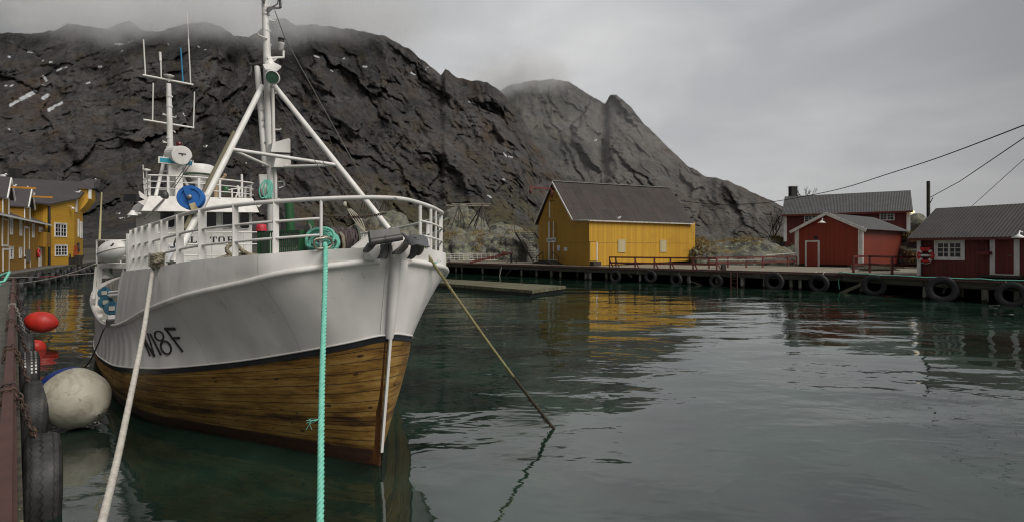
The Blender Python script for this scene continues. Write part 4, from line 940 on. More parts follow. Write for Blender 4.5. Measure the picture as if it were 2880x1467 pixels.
# tyres along its face
TY = [(1731, 777, 33, 'first tyre left along the long dock, below the end of the red railing'), (1830, 777, 34, 'tyre on the dock face below the middle of the red railing'),
      (1902, 788, 34, 'low hanging tyre on the dock face right of the white under-dock post'), (2014, 793, 36, 'tyre on the dock face just left of the rusty ladder'),
      (2177, 794, 49, 'tyre on the dock face below the bare deck left of the small red shed'), (2303, 800, 50, 'tyre hung on two pale ropes below the small red shed'),
      (2459, 802, 57, 'tyre on the dock face where the slanting green timber ends'), (2650, 816, 70, 'big tyre on the dock face below the window of the low red house'),
      (2846, 832, 68, 'big tyre on the dock face at the right edge of the picture')]
for i, (x, y, wpx, lb) in enumerate(TY):
    e_ = along(x) - inn * .22; Y = e_.y; c = P(x, y, Y); r = wpx / 2 / F * Y / 0.93; c.z = max(c.z, r - .12)
    t_ = thing('tyre_fender', 'dark ' + lb, 'tyre', tuple(c), 'tyres hanging along the long dock')
    ax = (inn + V((rnd.uniform(-.15, .15), rnd.uniform(-.15, .15), rnd.uniform(-.12, .05)))).normalized()
    mb = MB(); tyre_mesh(mb, c, ax, r, .24); mb.build('tyre', M_TYRE, t_)
    tx = UP.cross(inn).normalized(); mb = MB(); top = c + UP * (r * .8)
    for s in (-.22, .22): mb.tube([top + tx * s * .8 + inn * .05, V((c.x, c.y, zt + .10)) + tx * s + inn * .18, V((c.x, c.y, zt + .09)) + tx * s + inn * .34], .022 if i != 5 else .03, 6)
    mb.build('hanging_rope', paint('grey_rope_%d' % i, (0.24, 0.22, 0.19) if i != 5 else (0.5, 0.47, 0.42), None, .9) if i in (0, 5) else bpy.data.materials['grey_rope_0'], t_)
# pale green rope along the edge
mb = MB(); rp_ = [along(x) - inn * .02 + UP * (z) for x, z in ((2362, .15), (2359, .5), (2360, .8), (2359, 1.06), (2364, 1.13), (2375, 1.12))]
mb.tube([tuple(q) for q in spline([tuple(q) for q in rp_], 4)], .028, 7)
rp2 = [along(2370) + UP * 1.12 + inn * .05] + [along(x) + UP * (1.09 + .02 * math.sin(x)) - inn * .10 for x in range(2400, 3080, 40)]
mb.tube(rp2, .026, 7)
M_TEALROPE = paint('teal_rope', (0.20, 0.56, 0.44), (0.13, 0.42, 0.33), .8, 30)
tag(mb.build('dock_rope', M_TEALROPE), 'pale green rope lying along the dock edge with its end hanging to the water', 'rope')
# red railing
def railing(name, label, pxs, mat, y_in, hh=.80, mid=.38, post=.11, brace=True, white=None):
    t_ = thing(name, label, 'railing', tuple(along(pxs[0]) + UP * zt)); top = []
    for px in pxs:
        p = along(px) + inn * y_in(px); a = (px - 1440) / F; k = 0
        top.append(p)
        mb = MB(); mb.bar(p + UP * (zt - .02), p + UP * (zt + hh), post, post * .8, up=(1, 0, 0))
        if brace: mb.bar(p + inn * .0 + UP * (zt + hh * .75), p + V((.28, -.05, zt)), .05, .09, up=(1, 0, 0))
        mb.build('post', mat, t_)
    for z, h_ in ((hh, .11), (mid, .14)):
        mb = MB()
        for i in range(len(top) - 1): mb.bar(top[i] + UP * (zt + z) - inn * .075, top[i + 1] + UP * (zt + z) - inn * .075, .05, h_)
        mb.build('rail', mat, t_)
    return t_, top
railing('railing', 'long dark red railing in front of the yellow warehouse', [1695, 1712, 1764, 1816, 1860, 1922, 1987], M_RUST, lambda x: 0.9 + (x - 1695) * .0022)
def free_rail(label, P_, mat=M_RUST, hh=.8, mid=.4):
    t_ = thing('railing', label, 'railing', tuple(P_[0])); 
    for p in P_:
        mb = MB(); mb.bar(p, p + UP * hh, .11, .09, up=(1, 0, 0)); mb.build('post', mat, t_)
    for z, h_ in ((hh, .12), (mid, .14)):
        mb = MB()
        for i in range(len(P_) - 1): mb.bar(P_[i] + UP * z - inn * .075, P_[i + 1] + UP * z - inn * .075, .05, h_)
        mb.build('rail', mat, t_)
    return t_
free_rail('dark red railing running back from the dock edge to the small red shed', [G(1987, 756, zt) + inn * .4, G(2047, 751.5, zt), G(2099, 751.5, zt), G(2145, 751, zt), G(2216, 748, zt), G(2240, 747, zt)])
mb = MB(); mb.bar(G(2157, 750, zt) + UP * .95 - inn * .2, G(2240, 747, zt) + UP * 1.1 - inn * .2, .04, .06); mb.bar(G(1989, 755, zt) + UP * .62 - inn * .2, G(2145, 751, zt) + UP * .62 - inn * .2, .04, .05); tag(mb.build('loose_pole', paint('pale_pole', (0.45, 0.42, 0.37), (0.3, 0.28, 0.24), .8)), 'pale thin poles laid along the red railing left of the shed', 'pole')
free_rail('dark red railing in front of the right wall of the small red shed', [G(2399, 767, zt) + inn * .1, G(2441, 766, zt) + inn * .5, G(2508, 772, zt) + inn * .1, G(2580, 772, zt) + inn * .8], hh=1.0, mid=.52)
# clutter beside the shed
for (x, y, s_, lb) in ((2445, 757, .5, 'weathered plank pile in front of the small red shed'), (2475, 762, .5, 'grey boards lying behind the red railing by the shed')):
    p = G(x, y, zt); mb = MB()
    for k in range(5): mb.box(p + V((rnd.uniform(-.3, .3), rnd.uniform(-.2, .3), .05 + k * .06)), V((.9, -.4 + rnd.uniform(-.2, .2), 0)), V((.06, .12, 0)), (0, 0, .03))
    tag(mb.build('plank_pile', M_GREYWOOD), lb, 'planks')
# white gangway rails and the rusty davit left of the warehouse
M_WPIPE = paint('white_pipe', (0.66, 0.63, 0.60), (0.48, 0.42, 0.38), .5, 5)
gw = thing('gangway', 'white pipe railed gangway lying on the dock left of the yellow warehouse', 'gangway', tuple(G(1262, 736, zt)))
for (xa, xb, yb, loop) in ((1266, 1462, 733.0, True), (1284, 1468, 731.0, False)):
    A_, B_ = G(xa, yb + 2.2, zt), G(xb, yb + .2, zt); d = (B_ - A_); n = 16; mb = MB()
    for z in (.12, .42, .66, .88): mb.tube([A_ + UP * z, B_ + UP * z], .028, 6)
    for i in range(n + 1): q = A_ + d * (i / n); mb.tube([q + UP * .05, q + UP * .88], .024, 6)
    if loop: mb.tube([A_ + UP * .88, A_ - d.normalized() * .55 + UP * .82, A_ - d.normalized() * .75 + UP * .62, A_ - d.normalized() * .55 + UP * .44, A_ + UP * .42], .028, 6)
    mb.build('rail', M_WPIPE, gw)
A_, B_ = G(1262, 735.6, zt), G(1466, 733.5, zt); mb = MB(); mb.bar(A_ + UP * .06, B_ + UP * .06, 1.3, .1); mb.build('walkway', M_GREYWOOD, gw)
dv = thing('davit', 'rusty brown boom crane standing at the end of the white gangway', 'crane', tuple(G(1438, 737, zt))); b0 = G(1438, 738.5, zt)
mb = MB(); mb.bar(b0, b0 + UP * .95, .24, .24, up=(1, 0, 0)); mb.bar(b0 + V((-.5, -.2, .02)), b0 + V((0, 0, .5)), .1, .1, up=(0, 1, 0)); mb.bar(b0 + V((.6, -.1, .02)), b0 + V((0, 0, .5)), .1, .1, up=(0, 1, 0)); mb.build('post', M_BLACK, dv)
mb = MB(); mb.bar(P(1321, 737.5, b0.y - .3), P(1442, 711, b0.y - .2), .16, .22); mb.cube(b0.x - 1.0, b0.x - .4, b0.y - .4, b0.y + .1, 1.0 + .85, 1.0 + 1.15); mb.build('boom', M_RUST, dv)
# floating pontoon
M_MOSSPL = boards('mossy_planks', (0.135, 0.125, 0.068), (0.075, 0.070, 0.040), .5, .8, .10, gdark=.25, stain=(0.05, 0.05, 0.03))
pt = thing('pontoon', 'low floating wooden pontoon in front of the dock left of the warehouse', 'pontoon', tuple(G(1450, 800, .3)))
zp = .33; pq = [G(1200, 780.5, zp), G(1592, 803, zp), G(1497, 815.5, zp), G(1215, 793, zp)]
mb = MB(); mb.poly(pq[::-1] if False else pq, None, (pq[1] - pq[0]).normalized()); 
for i in range(4):
    a, b = pq[i], pq[(i + 1) % 4]; l = (b - a).length; mb.face([a, b, b - UP * .16, a - UP * .16], [(0, 0), (l, 0), (l, .16), (0, .16)])
mb.build('deck', M_MOSSPL, pt); cen = sum(pq, V((0, 0, 0))) / 4; fl_ = [cen + (p - cen) * .97 - UP * .16 for p in pq]
mb = MB(); mb.prism([V((p.x, p.y, -.3)) for p in fl_], (0, 0, .46)); mb.build('float', M_BLACK, pt)
mb = MB(); e3 = pq[1].lerp(pq[2], .5)
mb.poly([pq[1] + V((0, 0, .006)), e3 + V((1.3, -.75, .006)), e3 + V((.1, -.1, .006))]) if False else None
mb = MB(); mb.tube([along(1412) + UP * 1.0, P(1404, 780, along(1404).y - 1), P(1412, 788, along(1404).y - 2)], .03, 6); mb.build('mooring_line', bpy.data.materials['grey_rope_0'], pt)

# ---- wooden stairs up the rock
st = thing('stairs', 'dark wooden stairs climbing the rock behind the warehouse', 'stairs', tuple(G(1500, 738, zt)))
s0, s1 = P(1500, 735, 57.5), P(1450, 655, 60.5); s0w, s1w = V((2.3, .6, 0)), V((2.0, .5, 0)); mb = MB()
for k in range(18):
    t_ = k / 17; c = s0.lerp(s1, t_); mb.box(c + s0w * .5, s0w * .5, V((-.10, .22, 0)), (0, 0, .03))
mb.bar(s0, s1, .08, .22); mb.bar(s0 + s0w, s1 + s0w, .08, .22); mb.build('flight', M_DARKWOOD, st)
mb = MB(); hr0, hr1 = s0 + V((-.1, -.1, .9)), s1 + V((-.1, -.1, .9)); mb.tube([hr0, hr1], .04, 6); mb.tube([hr0 - UP * .9, hr0], .04, 6); mb.tube([hr1 - UP * .9, hr1], .04, 6); mb.build('handrail', M_GREYWOOD, st)

# ---- rocks
def mat_lichen():
    t = NT('lichen_rock'); co = t.coord('Object')
    n1 = t.noise(t.coord('Object', (.22, .22, .5)), 1.0, 8, 0.62); n2 = t.noise(co, 1.6, 8, 0.72); n3 = t.noise(co, 4.5, 5, 0.7)
    base = t.ramp(n1, [(0.38, (0.034, 0.032, 0.029)), (0.50, (0.095, 0.090, 0.083)), (0.62, (0.175, 0.166, 0.152))])
    li = t.mix(t.ramp(n3, [(.4, 0.0), (.6, 1.0)]), (0.23, 0.235, 0.165), (0.12, 0.125, 0.070))
    col = t.mix(t.ramp(n2, [(.49, 0.0), (.55, .85)]), base, li)
    ge = t.n('ShaderNodeNewGeometry'); sp = t.n('ShaderNodeSeparateXYZ'); t.l(ge.outputs['Normal'], sp.inputs[0])
    top = t.math('MULTIPLY', t.ramp(sp.outputs[2], [(.66, 0.0), (.95, 1.0)]), t.ramp(t.noise(co, .5, 6, .65), [(.51, 0.0), (.60, 1.0)]))   # moss and heath settle on flat tops
    col = t.mix(top, col, t.mix(t.ramp(n3, [(.4, 0.0), (.6, 1.0)]), (0.15, 0.10, 0.030), (0.075, 0.075, 0.026)))
    sp2 = t.n('ShaderNodeSeparateXYZ'); t.l(ge.outputs['Position'], sp2.inputs[0])
    wet = t.math('LESS_THAN', t.math('ADD', sp2.outputs[2], t.math('MULTIPLY', n1, .5)), .75)
    col = t.mix(wet, col, (0.022, 0.020, 0.015))
    return t.done(col, .9, t.bump(n3, .5, .08, t.bump(n2, .7, .2)))
M_LICHEN = mat_lichen()
def rock(name, label, c, rx, ry, rz, seed, rot=0.0, rough=.22, flat=.25, sub=6):
    import bmesh
    bm = bmesh.new(); bmesh.ops.create_icosphere(bm, subdivisions=sub, radius=1.0)
    for v in bm.verts:
        p = v.co.copy(); n = noise.fractal(p * 1.1 + V((seed, 0, 0)), .8, 2.0, 3) * rough
        nb = noise.noise(V((p.x * 2.3 + seed, p.y * 2.3, p.z * 1.3))); n -= rough * .7 * max(0, .25 - abs(nb)) * 2
        n += noise.fractal(p * 5 + V((0, seed, 0)), .7, 2.1, 5) * rough * .22
        q = p * (1 + n)
        if q.z > flat: q.z = flat + (q.z - flat) * .8
        v.co = V((q.x * rx, q.y * ry, q.z * rz))
    m = bpy.data.meshes.new(name); bm.to_mesh(m); bm.free(); m.polygons.foreach_set('use_smooth', [True] * len(m.polygons)); m.materials.append(M_LICHEN)
    o = bpy.data.objects.new(name, m); COL.objects.link(o); o.location = c; o.rotation_euler = (0, 0, rot); return tag(o, label, 'rock', 'rocky outcrops behind the docks')
def rk(label, px, ytop, wpx, Y, zbase, ry, seed, rot=0.0, **k):
    x = (px - 1440) / F * Y; zt_ = H + (HY - ytop) / F * Y; rx = wpx / 2 / F * Y
    return rock('rock_outcrop', label, (x, Y, zbase), rx, ry, (zt_ - zbase) / .93, seed, rot, **k)
ROCKS = [rk('broad lichen covered rock behind the white gangway, under the drying racks', 1310, 638, 300, 67, .2, 6.5, 1.3),
    rk('smooth grey rock between the gangway and the dark stairs', 1435, 641, 150, 64, .2, 4.5, 4.1, rough=.15),
    rk('high mossy rock behind the left drying rack', 1290, 577, 190, 84, 1.0, 6, 8.2),
    rk('low pale rock behind the right drying rack', 1405, 622, 220, 86, 1.0, 7, 2.7),
    rk('dark mossy rock seen through the bow railing of the boat', 1085, 600, 270, 78, .2, 8, 5.5),
    rk('rock slope seen between the wheelhouse mast and the anchors', 955, 640, 230, 72, .2, 7, 9.4),
    rk('rounded grey boulder beside the top of the stairs', 1480, 640, 70, 66, 1.0, 3, 6.6, sub=5),
    rk('lichen covered rock topped with orange grass between the warehouse and the shed', 2085, 661, 310, 54, .3, 5, 3.9, rough=.13),
    rk('dark grassy rock beside the far corner of the yellow warehouse', 1965, 668, 130, 54, .3, 3.5, 7.3),
    rk('bare grey rock under the left end of the long red house', 2205, 664, 130, 62, .3, 4, 12.1, sub=5),
    rk('mossy rock slope seen between the small shed and the low red house', 2575, 640, 130, 47, .2, 6, 10.5),
    rk('distant green knoll between the red roofs', 2575, 606, 150, 120, 1.5, 14, 11.8, sub=5)]
# ---- dry grass on the rocks: loose tufts
dgm = bpy.context.evaluated_depsgraph_get(); bpy.context.view_layer.update()
def tufts(name, label, spots, n, seed, h=(.10, .26)):
    rg = random.Random(seed); mb = MB(); dg = bpy.context.evaluated_depsgraph_get(); k = 0; tries = 0
    while k < n and tries < n * 30:
        tries += 1
        px, py, rx, ry, Y0 = rg.choice(spots); a = rg.gauss(0, .5); b = rg.gauss(0, .5)
        x = px + rx * a; y = py + ry * b
        o = V((0, 0, H)); d = V(((x - 1440) / F, 1, (HY - y) / F)).normalized()
        ok, loc, nrm, idx, ob, mt = scene.ray_cast(dg, o, d)
        if not ok or ob.name.split('.')[0] not in ('rock_outcrop', 'ground', 'mountain'): continue
        if loc.y > 130: continue
        k += 1
        for q in range(7):
            an = rg.uniform(0, 6.28); r_ = rg.uniform(0, .3); base = loc + V((math.cos(an) * r_, math.sin(an) * r_, -.05)); hh = rg.uniform(*h); ln = V((rg.gauss(.1, .25), rg.gauss(0, .25), 1)) * hh
            s = V((math.cos(an * 3), math.sin(an * 3), 0)) * rg.uniform(.025, .05)
            mb.face([base - s, base + s, base + ln])
    o_ = mb.build(name, M_STRAW); o_['label'] = label; o_['category'] = 'dry grass'; o_['kind'] = 'stuff'; return o_
def mat_straw():
    t = NT('dry_grass_blades'); n = t.noise(t.coord('Object'), .6, 4, .6)
    return t.done(t.ramp(n, [(.35, (0.13, 0.075, 0.022)), (.5, (0.24, 0.16, 0.055)), (.65, (0.30, 0.23, 0.10))]), .9)
M_STRAW = mat_straw()
tufts('dry_grass', 'orange dry grass growing on the rocks behind the gangway', [(1250, 643, 60, 22, 0), (1262, 660, 24, 16, 0), (1330, 602, 90, 16, 0), (1352, 655, 40, 14, 0), (1348, 680, 14, 30, 0), (1460, 652, 40, 10, 0), (1020, 640, 60, 20, 0), (1180, 590, 60, 12, 0)], 520, 3)
tufts('dry_grass', 'orange dry grass along the top of the rock left of the red shed', [(2050, 672, 130, 10, 0), (2130, 667, 110, 9, 0), (1975, 690, 50, 30, 0), (2570, 665, 30, 16, 0), (2590, 720, 30, 14, 0), (2000, 676, 100, 12, 0), (2210, 665, 20, 20, 0)], 520, 4)
# ---- fish drying racks
def stick(mb, a, b, r=.07): mb.tube([a, b], [r, r * .8], 6)
M_DRIFT = paint('grey_poles', (0.30, 0.27, 0.22), (0.18, 0.16, 0.13), .85); M_DPOLE = paint('dark_poles', (0.055, 0.042, 0.034), (0.03, 0.025, 0.02), .85)
rack = thing('drying_rack', 'empty wooden fish drying rack of crossed poles on the rock', 'drying rack', tuple(P(1320, 640, 70)))
for (ax_, ay_, legs) in ((1291, 577, ((1260, 636, 70, 1), (1266, 645, 68, 0), (1290, 638, 71, 1), (1299, 634, 72, 1), (1311, 640, 69, 0))), (1356, 577, ((1318, 633, 72, 0), (1333, 634, 71, 0), (1336, 640, 69, 0), (1354, 637, 71, 1), (1363, 634, 72, 1), (1377, 639, 69, 0)))):
    for (lx, ly, lY, pale) in legs:
        mb = MB(); stick(mb, P(lx, ly + 4, lY), P(ax_ + (ax_ - lx) * .06, ay_ - 3, 70), .085); mb.build('leg', M_DRIFT if pale else M_DPOLE, rack)
for a, b, r in ((P(1255, 579, 70), P(1376, 579, 70), .13), (P(1270, 574, 70.4), P(1382, 573, 70.2), .07), (P(1336, 590, 70.3), P(1356, 576, 70.2), .1)):
    mb = MB(); stick(mb, a, b, r); mb.build('pole', M_DRIFT, rack)
rack2 = thing('drying_rack', 'dark drying rack tripods seen behind the bow railing', 'drying rack', tuple(P(1075, 580, 84)))
for (ax_, ay_, ls) in ((1089, 543, (1068, 1074, 1098, 1083)), (1028, 541, (1014, 1035, 1024)), (1050, 552, (1040, 1062))):
    for lx in ls: mb = MB(); stick(mb, P(lx, 592, 84), P(ax_, ay_, 84), .08); mb.build('leg', M_DPOLE, rack2)
mb = MB(); stick(mb, P(1018, 560, 84), P(1092, 562, 84), .07); mb.build('pole', M_DRIFT, rack2)
# ---- leafless shrubs
M_TWIG = paint('bare_twigs', (0.060, 0.040, 0.032), (0.04, 0.03, 0.025), .9, bump=0)
def shrub(label, px, py, Y, hgt, n, seed, spread=.5):
    rg = random.Random(seed); b0 = P(px, py, Y); mb = MB()
    def br(p, d, l, r, lv):
        q = p + d * l; mid = p + d * l * .5 + V((rg.gauss(0, .05), rg.gauss(0, .05), 0)) * l; mb.tube([p, mid, q], [r, r * .8, r * .55], 5, caps=False)
        if lv:
            for k in range(3): 
                nd = (d + V((rg.gauss(0, .38), rg.gauss(0, .38), rg.gauss(.12, .2)))).normalized(); br(p.lerp(q, rg.uniform(.5, 1)), nd, l * rg.uniform(.5, .8), r * .55, lv - 1)
    for k in range(n): br(b0 + V((rg.gauss(0, .5 * spread), rg.gauss(0, .4), -.3)), V((rg.gauss(0, spread * .55), rg.gauss(0, .3), 1)).normalized(), hgt * rg.uniform(.35, .5), .045, 3)
    return tag(mb.build('bare_shrub', M_TWIG), label, 'shrub', 'leafless shrubs')
shrub('wide leafless shrub left of the long red house', 2175, 668, 63, 5.0, 9, 5, .8)
shrub('leafless shrub rising behind the chimney of the red house', 2262, 560, 70, 2.6, 5, 6, .7)
shrub('leafless shrub beside the drying racks', 1350, 610, 88, 3.0, 5, 9, .8)
# ---- pole and wires
po = thing('utility_pole', 'dark wooden pole rising behind the low red house', 'pole', tuple(P(2611, 698, 34)))
mb = MB(); mb.tube([P(2611, 720, 34), P(2611, 510, 34)], .1, 8); mb.tube([P(2614, 575, 34), P(2624, 556, 33.8)], .025, 5); mb.build('pole', M_DARKWOOD, po)
M_WIRE = NT('black_cable').done((0.012, 0.012, 0.013), .5)
def wire(label, P_, r): P_ = [V(q) for q in P_]; P_.append(P_[-1] + (P_[-1] - P_[-2]).normalized() * 45); mb = MB(); mb.tube(P_, r, 5); return tag(mb.build('overhead_wire', M_WIRE), label, 'wire')
wp = [(1914.7, 565, 50), (1975, 572, 48), (2042, 576.5, 46), (2115, 573, 43.5), (2187, 566, 41), (2353, 534, 35), (2500, 489, 30), (2647, 441, 26), (2880, 352.5, 20), (3000, 301, 18)]
wire('long black cable sagging from the yellow warehouse across the sky to the right', spline([tuple(P(*q)) for q in wp], 6), .028)
wire('black cable running up to the right from the wooden pole', [P(2617, 555, 33.8), P(2700, 510, 29), P(2880, 388, 21), P(3000, 300, 17)], .022)
wire('thin faint cable rising to the right above the low red roof', [P(2730, 583, 36), P(2880, 448, 28), P(3000, 342, 23)], .016)

# ================================================================ LEFT QUAY, where the photographer stands
QD = V((-.6967, .7174, 0)); QN = V((.7174, .6967, 0))          # along the quay, out over the water
def Q(l, d, z): return QD * l + QN * d + UP * z
qy = thing('quay', 'near timber quay with a brown edge rail and chained tyres at the left edge', 'quay', tuple(Q(5, 0, 0)))
QL = 33.0
mb = MB(); mb.face([Q(-6, -.03, 1.0), Q(QL, -.03, 1.0), Q(QL, -9, 1.0), Q(-6, -9, 1.0)][::-1], [(0, -6), (0, QL), (9, QL), (9, -6)][::-1]); mb.build('deck', boards('quay_planks', (0.105, 0.100, 0.085), (0.065, 0.062, 0.052), .2, .8, .05, horizontal=True), qy)
mb = MB(); 
for k in range(13): l0_ = -6 + k * 3; mb.box(Q(l0_ + 1.495, -.045, 1.12), QD * 1.495, QN * .035, UP * .05)
mb.box(Q(13, -.035, 1.04), QD * 19.5, QN * .045, UP * .03); mb.build('edge_rail', M_RAILBEAM, qy)
def mat_ledge():
    t = NT('mossy_timber'); n = t.noise(t.coord('Object', (1, 1, 1)), 5.0, 7, .7); n2 = t.noise(t.coord('Object'), 14, 5, .7)
    col = t.mix(t.ramp(n, [(.40, 0.0), (.62, 1.0)]), (0.030, 0.027, 0.022), (0.085, 0.082, 0.052)); col = t.mix(t.ramp(n2, [(.62, 0.0), (.67, 1.0)]), col, (0.24, 0.23, 0.12))
    return t.done(col, .85, t.bump(n2, .6, .02))
M_LEDGE = mat_ledge()
mb = MB(); mb.box(Q(13, -.005, .84), QD * 19.5, QN * .04, UP * .14); mb.box(Q(13, -.05, .5), QD * 19.5, QN * .03, UP * .2); mb.build('fascia', M_LEDGE, qy)
for k in range(13):
    mb = MB(); p = Q(2.2 + k * 2.4, -.22, 0); mb.tube([p - UP * 1.6, p + UP * .95], .15, 10); mb.build('pile', M_PILE, qy)
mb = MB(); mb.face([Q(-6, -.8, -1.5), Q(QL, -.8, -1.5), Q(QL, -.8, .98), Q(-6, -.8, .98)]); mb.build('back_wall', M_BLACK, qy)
LQ = [(4.8, .67, .50, .265, M_TYRE_WORN, 'worn truck tyre with zigzag grooves, nearest on the left quay'), (6.75, .70, .50, .26, M_TYRE_B, 'black truck tyre beside the big cream buoy'),
      (9.3, .57, .47, .27, M_TYRE, 'black tyre with pale studded chains across its tread on the left quay'), (12.0, .47, .48, .28, M_TYRE_B, 'black tyre in front of the half hidden red buoy'),
      (15.2, .52, .46, .27, M_TYRE, 'black tyre beside the big red buoy'), (18.5, .40, .46, .27, M_TYRE_B, 'black tyre just beyond the big red buoy'), (23.0, .50, .42, .25, M_TYRE, 'last small tyre at the far end of the near quay')]
for i, (Y, ztop, r, w_, m_, lb) in enumerate(LQ):
    l = Y / .7174 - .4; c = Q(l, w_ / 2 + .045, ztop - r); l = (Y - QN.y * (w_ / 2 + .045)) / QD.y; c = Q(l + .30, w_ / 2 + .05, ztop - r)
    t_ = thing('tyre_fender', lb, 'tyre', tuple(c), 'tyres chained along the near quay')
    mb = MB(); tyre_mesh(mb, c, (QN + V((0, 0, rnd.uniform(-.08, .02)))).normalized(), r, w_, 48); mb.build('tyre', m_, t_)
    mb = MB(); rg = random.Random(i)
    for s in (-.16, .12) if i < 5 else (0,):
        a = Q(l + .3 + s, -.10, 1.0); pth = [a, Q(l + .3 + s, -.085, 1.18), Q(l + .3 + s, -.01, 1.185), Q(l + .3 + s * .8, .05, 1.02), Q(l + .3 + s * .4, .10, .80), c + UP * (r * .72) + QN * .02]
        chain(mb, pth, .0095, .058)
    mb.build('chain', M_CHAIN if i != 3 else bpy.data.materials['grey_rope_0'], t_)
    if i == 2:
        mb = MB()
        for dz in (-.05, .035, .09):
            for k in range(13):
                a = -.35 + k * .13; mb.box(c + QN * dz + (UP * math.cos(a) - QD * math.sin(a)) * (r + .006), QN * .012, (UP * math.sin(a) + QD * math.cos(a)) * .02, (UP * math.cos(a) - QD * math.sin(a)) * .008)
        mb.build('stud_chain', M_STEEL, t_)
# coil of teal rope and a short post near the end of the quay
mb = MB(); cpos = Q(29.5, -.9, 1.0)
def coil(mb, c, r, n, tube_r, seed, flat=1.0, jit=.25, ax=UP, h=.05):
    rg = random.Random(seed); ax = V(ax).normalized(); e1 = ax.orthogonal().normalized(); e2 = ax.cross(e1); pts_ = []
    for i in range(n * 14):
        a = i / 14 * 2 * math.pi; k = i / (n * 14); rr = r * (1 - .25 * k + rg.gauss(0, jit * .2)); pts_.append(c + e1 * math.cos(a) * rr + e2 * math.sin(a) * rr * flat + ax * (h * k * n * .5 + rg.gauss(0, h * .4)))
    mb.tube([V(q) for q in spline([tuple(p) for p in pts_], 2)], tube_r, 6)
coil(mb, cpos, .45, 6, .05, 2, h=.09); mb.tube([cpos + V((.1, .1, .1)), Q(29.2, -.5, 1.35), Q(28.9, -.15, 1.55), Q(28.6, -.3, 1.2), Q(28.2, -.8, 1.06)], .05, 6)
tag(mb.build('rope_coil', M_TEALROPE), 'pale green rope heaped on the end of the left quay', 'rope')
# ---- buoys
def buoy(label, px, py, Y, ln, dia, mat, capmat, axis, group=None):
    c = P(px, py, Y); ax = V(axis).normalized(); t_ = thing('buoy', label, 'buoy', tuple(c), group); mb = MB(); prof = []
    n = 18
    for i in range(n + 1):
        u = i / n; h = (u - .5) * ln; r = dia / 2 * (max(0, 1 - (abs(2 * u - 1.06) / 1.06) ** 2.15) ** .5) * (1 if u > .35 else (.72 + .28 * u / .35)); prof.append((max(r, .012), h))
    k = 6
    mb.lathe(c, ax, prof[:n + 1 - k + 1], 32); mb.build('body', mat, t_)
    mb = MB(); mb.lathe(c, ax, [(r + .001, h) for r, h in prof[n + 1 - k:]] + [(.05, ln * .5), (.045, ln * .58), (.012, ln * .6)], 32); mb.build('cap', capmat, t_); return t_
def mat_buoy():
    t = NT('scuffed_cream_buoy'); n = t.noise(t.coord('Object', (1, 1, 1)), 3.0, 8, .7, .8); n2 = t.noise(t.coord('Object', (6, 1.2, 6), (0.6, .5, .4)), 2.0, 6, .7)
    col = t.ramp(n, [(.34, (0.24, 0.215, 0.16)), (.55, (0.42, 0.395, 0.32))]); col = t.mix(t.ramp(n2, [(.60, 0.0), (.66, .7)]), col, (0.16, 0.14, 0.11))
    return t.done(col, .55, t.bump(n, .2, .02))
buoy('big cream buoy with a blue end squeezed between the quay tyres and the boat', 214, 1120, 7.15, .99, .775, mat_buoy(), paint('buoy_blue', (0.012, 0.03, 0.16), None, .5), V((-.86, .30, .34)))
M_RB = paint('red_buoy', (0.52, 0.028, 0.016), (0.36, 0.02, 0.014), .5, 4)
buoy('big red buoy hanging beside the left quay', 121, 905, 14.0, .74, .56, M_RB, M_RB, V((-.95, -.2, .22)))
buoy('small red buoy half hidden behind a quay tyre', 103, 976, 12.7, .40, .36, M_RB, M_RB, V((-.9, -.2, .3)))
# ---- far quay under the yellow houses, hung with tyres
fe = [G(-120, 802, ZD), G(0, 778, ZD), G(145, 754.5, ZD), G(205, 746.5, ZD), G(272, 735.8, ZD), G(330, 731, ZD)]
fq = thing('quay', 'far timber quay under the yellow houses at the left', 'quay', tuple(fe[2])); mb = MB(); acc = 0
for i in range(len(fe) - 1):
    a, b = fe[i], fe[i + 1]; l = (b - a).length; nn = V((-(b - a).y, (b - a).x, 0)).normalized() * 14; mb.face([a, b, b + nn, a + nn], [(0, acc), (0, acc + l), (14, acc + l), (14, acc)]); acc += l
mb.build('deck', boards('grey_quay_deck', (0.135, 0.125, 0.115), (0.095, 0.088, 0.08), .3, .8, .03, horizontal=True), fq)
mb = MB()
for i in range(len(fe) - 1): mb.bar(fe[i] - UP * .08, fe[i + 1] - UP * .08, .2, .3)
mb.build('edge_beam', M_FASCIA, fq); mb = MB()
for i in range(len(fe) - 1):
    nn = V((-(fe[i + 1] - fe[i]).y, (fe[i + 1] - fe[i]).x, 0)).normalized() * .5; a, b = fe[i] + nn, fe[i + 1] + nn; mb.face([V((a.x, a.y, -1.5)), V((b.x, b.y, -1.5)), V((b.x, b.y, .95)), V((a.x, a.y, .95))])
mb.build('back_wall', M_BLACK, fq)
for k in range(26):
    t_ = k / 25 * (len(fe) - 2) + .6; i = min(int(t_), len(fe) - 2); p = fe[i].lerp(fe[i + 1], t_ - i); nn = V((-(fe[i + 1] - fe[i]).y, (fe[i + 1] - fe[i]).x, 0)).normalized(); mb = MB(); p = V((p.x, p.y, 0)) + nn * .1
    mb.tube([p - UP * 1.5, p + UP * .85], .14, 8); mb.build('pile', M_PILE, fq)
for k in range(17):
    t_ = 1.25 + k * .17; i = min(int(t_), len(fe) - 2); p = fe[i].lerp(fe[i + 1], t_ - i); nn = V((-(fe[i + 1] - fe[i]).y, (fe[i + 1] - fe[i]).x, 0)).normalized()
    c = V((p.x, p.y, .42 + .18 * ((k * 7) % 3 - 1))) - nn * .25; mb = MB(); tyre_mesh(mb, c, nn, .5, .26, 20); tag(mb.build('tyre_fender', M_TYRE), 'dark tyre in the crowded row on the far quay below the yellow houses', 'tyre', 'tyres along the far left quay')
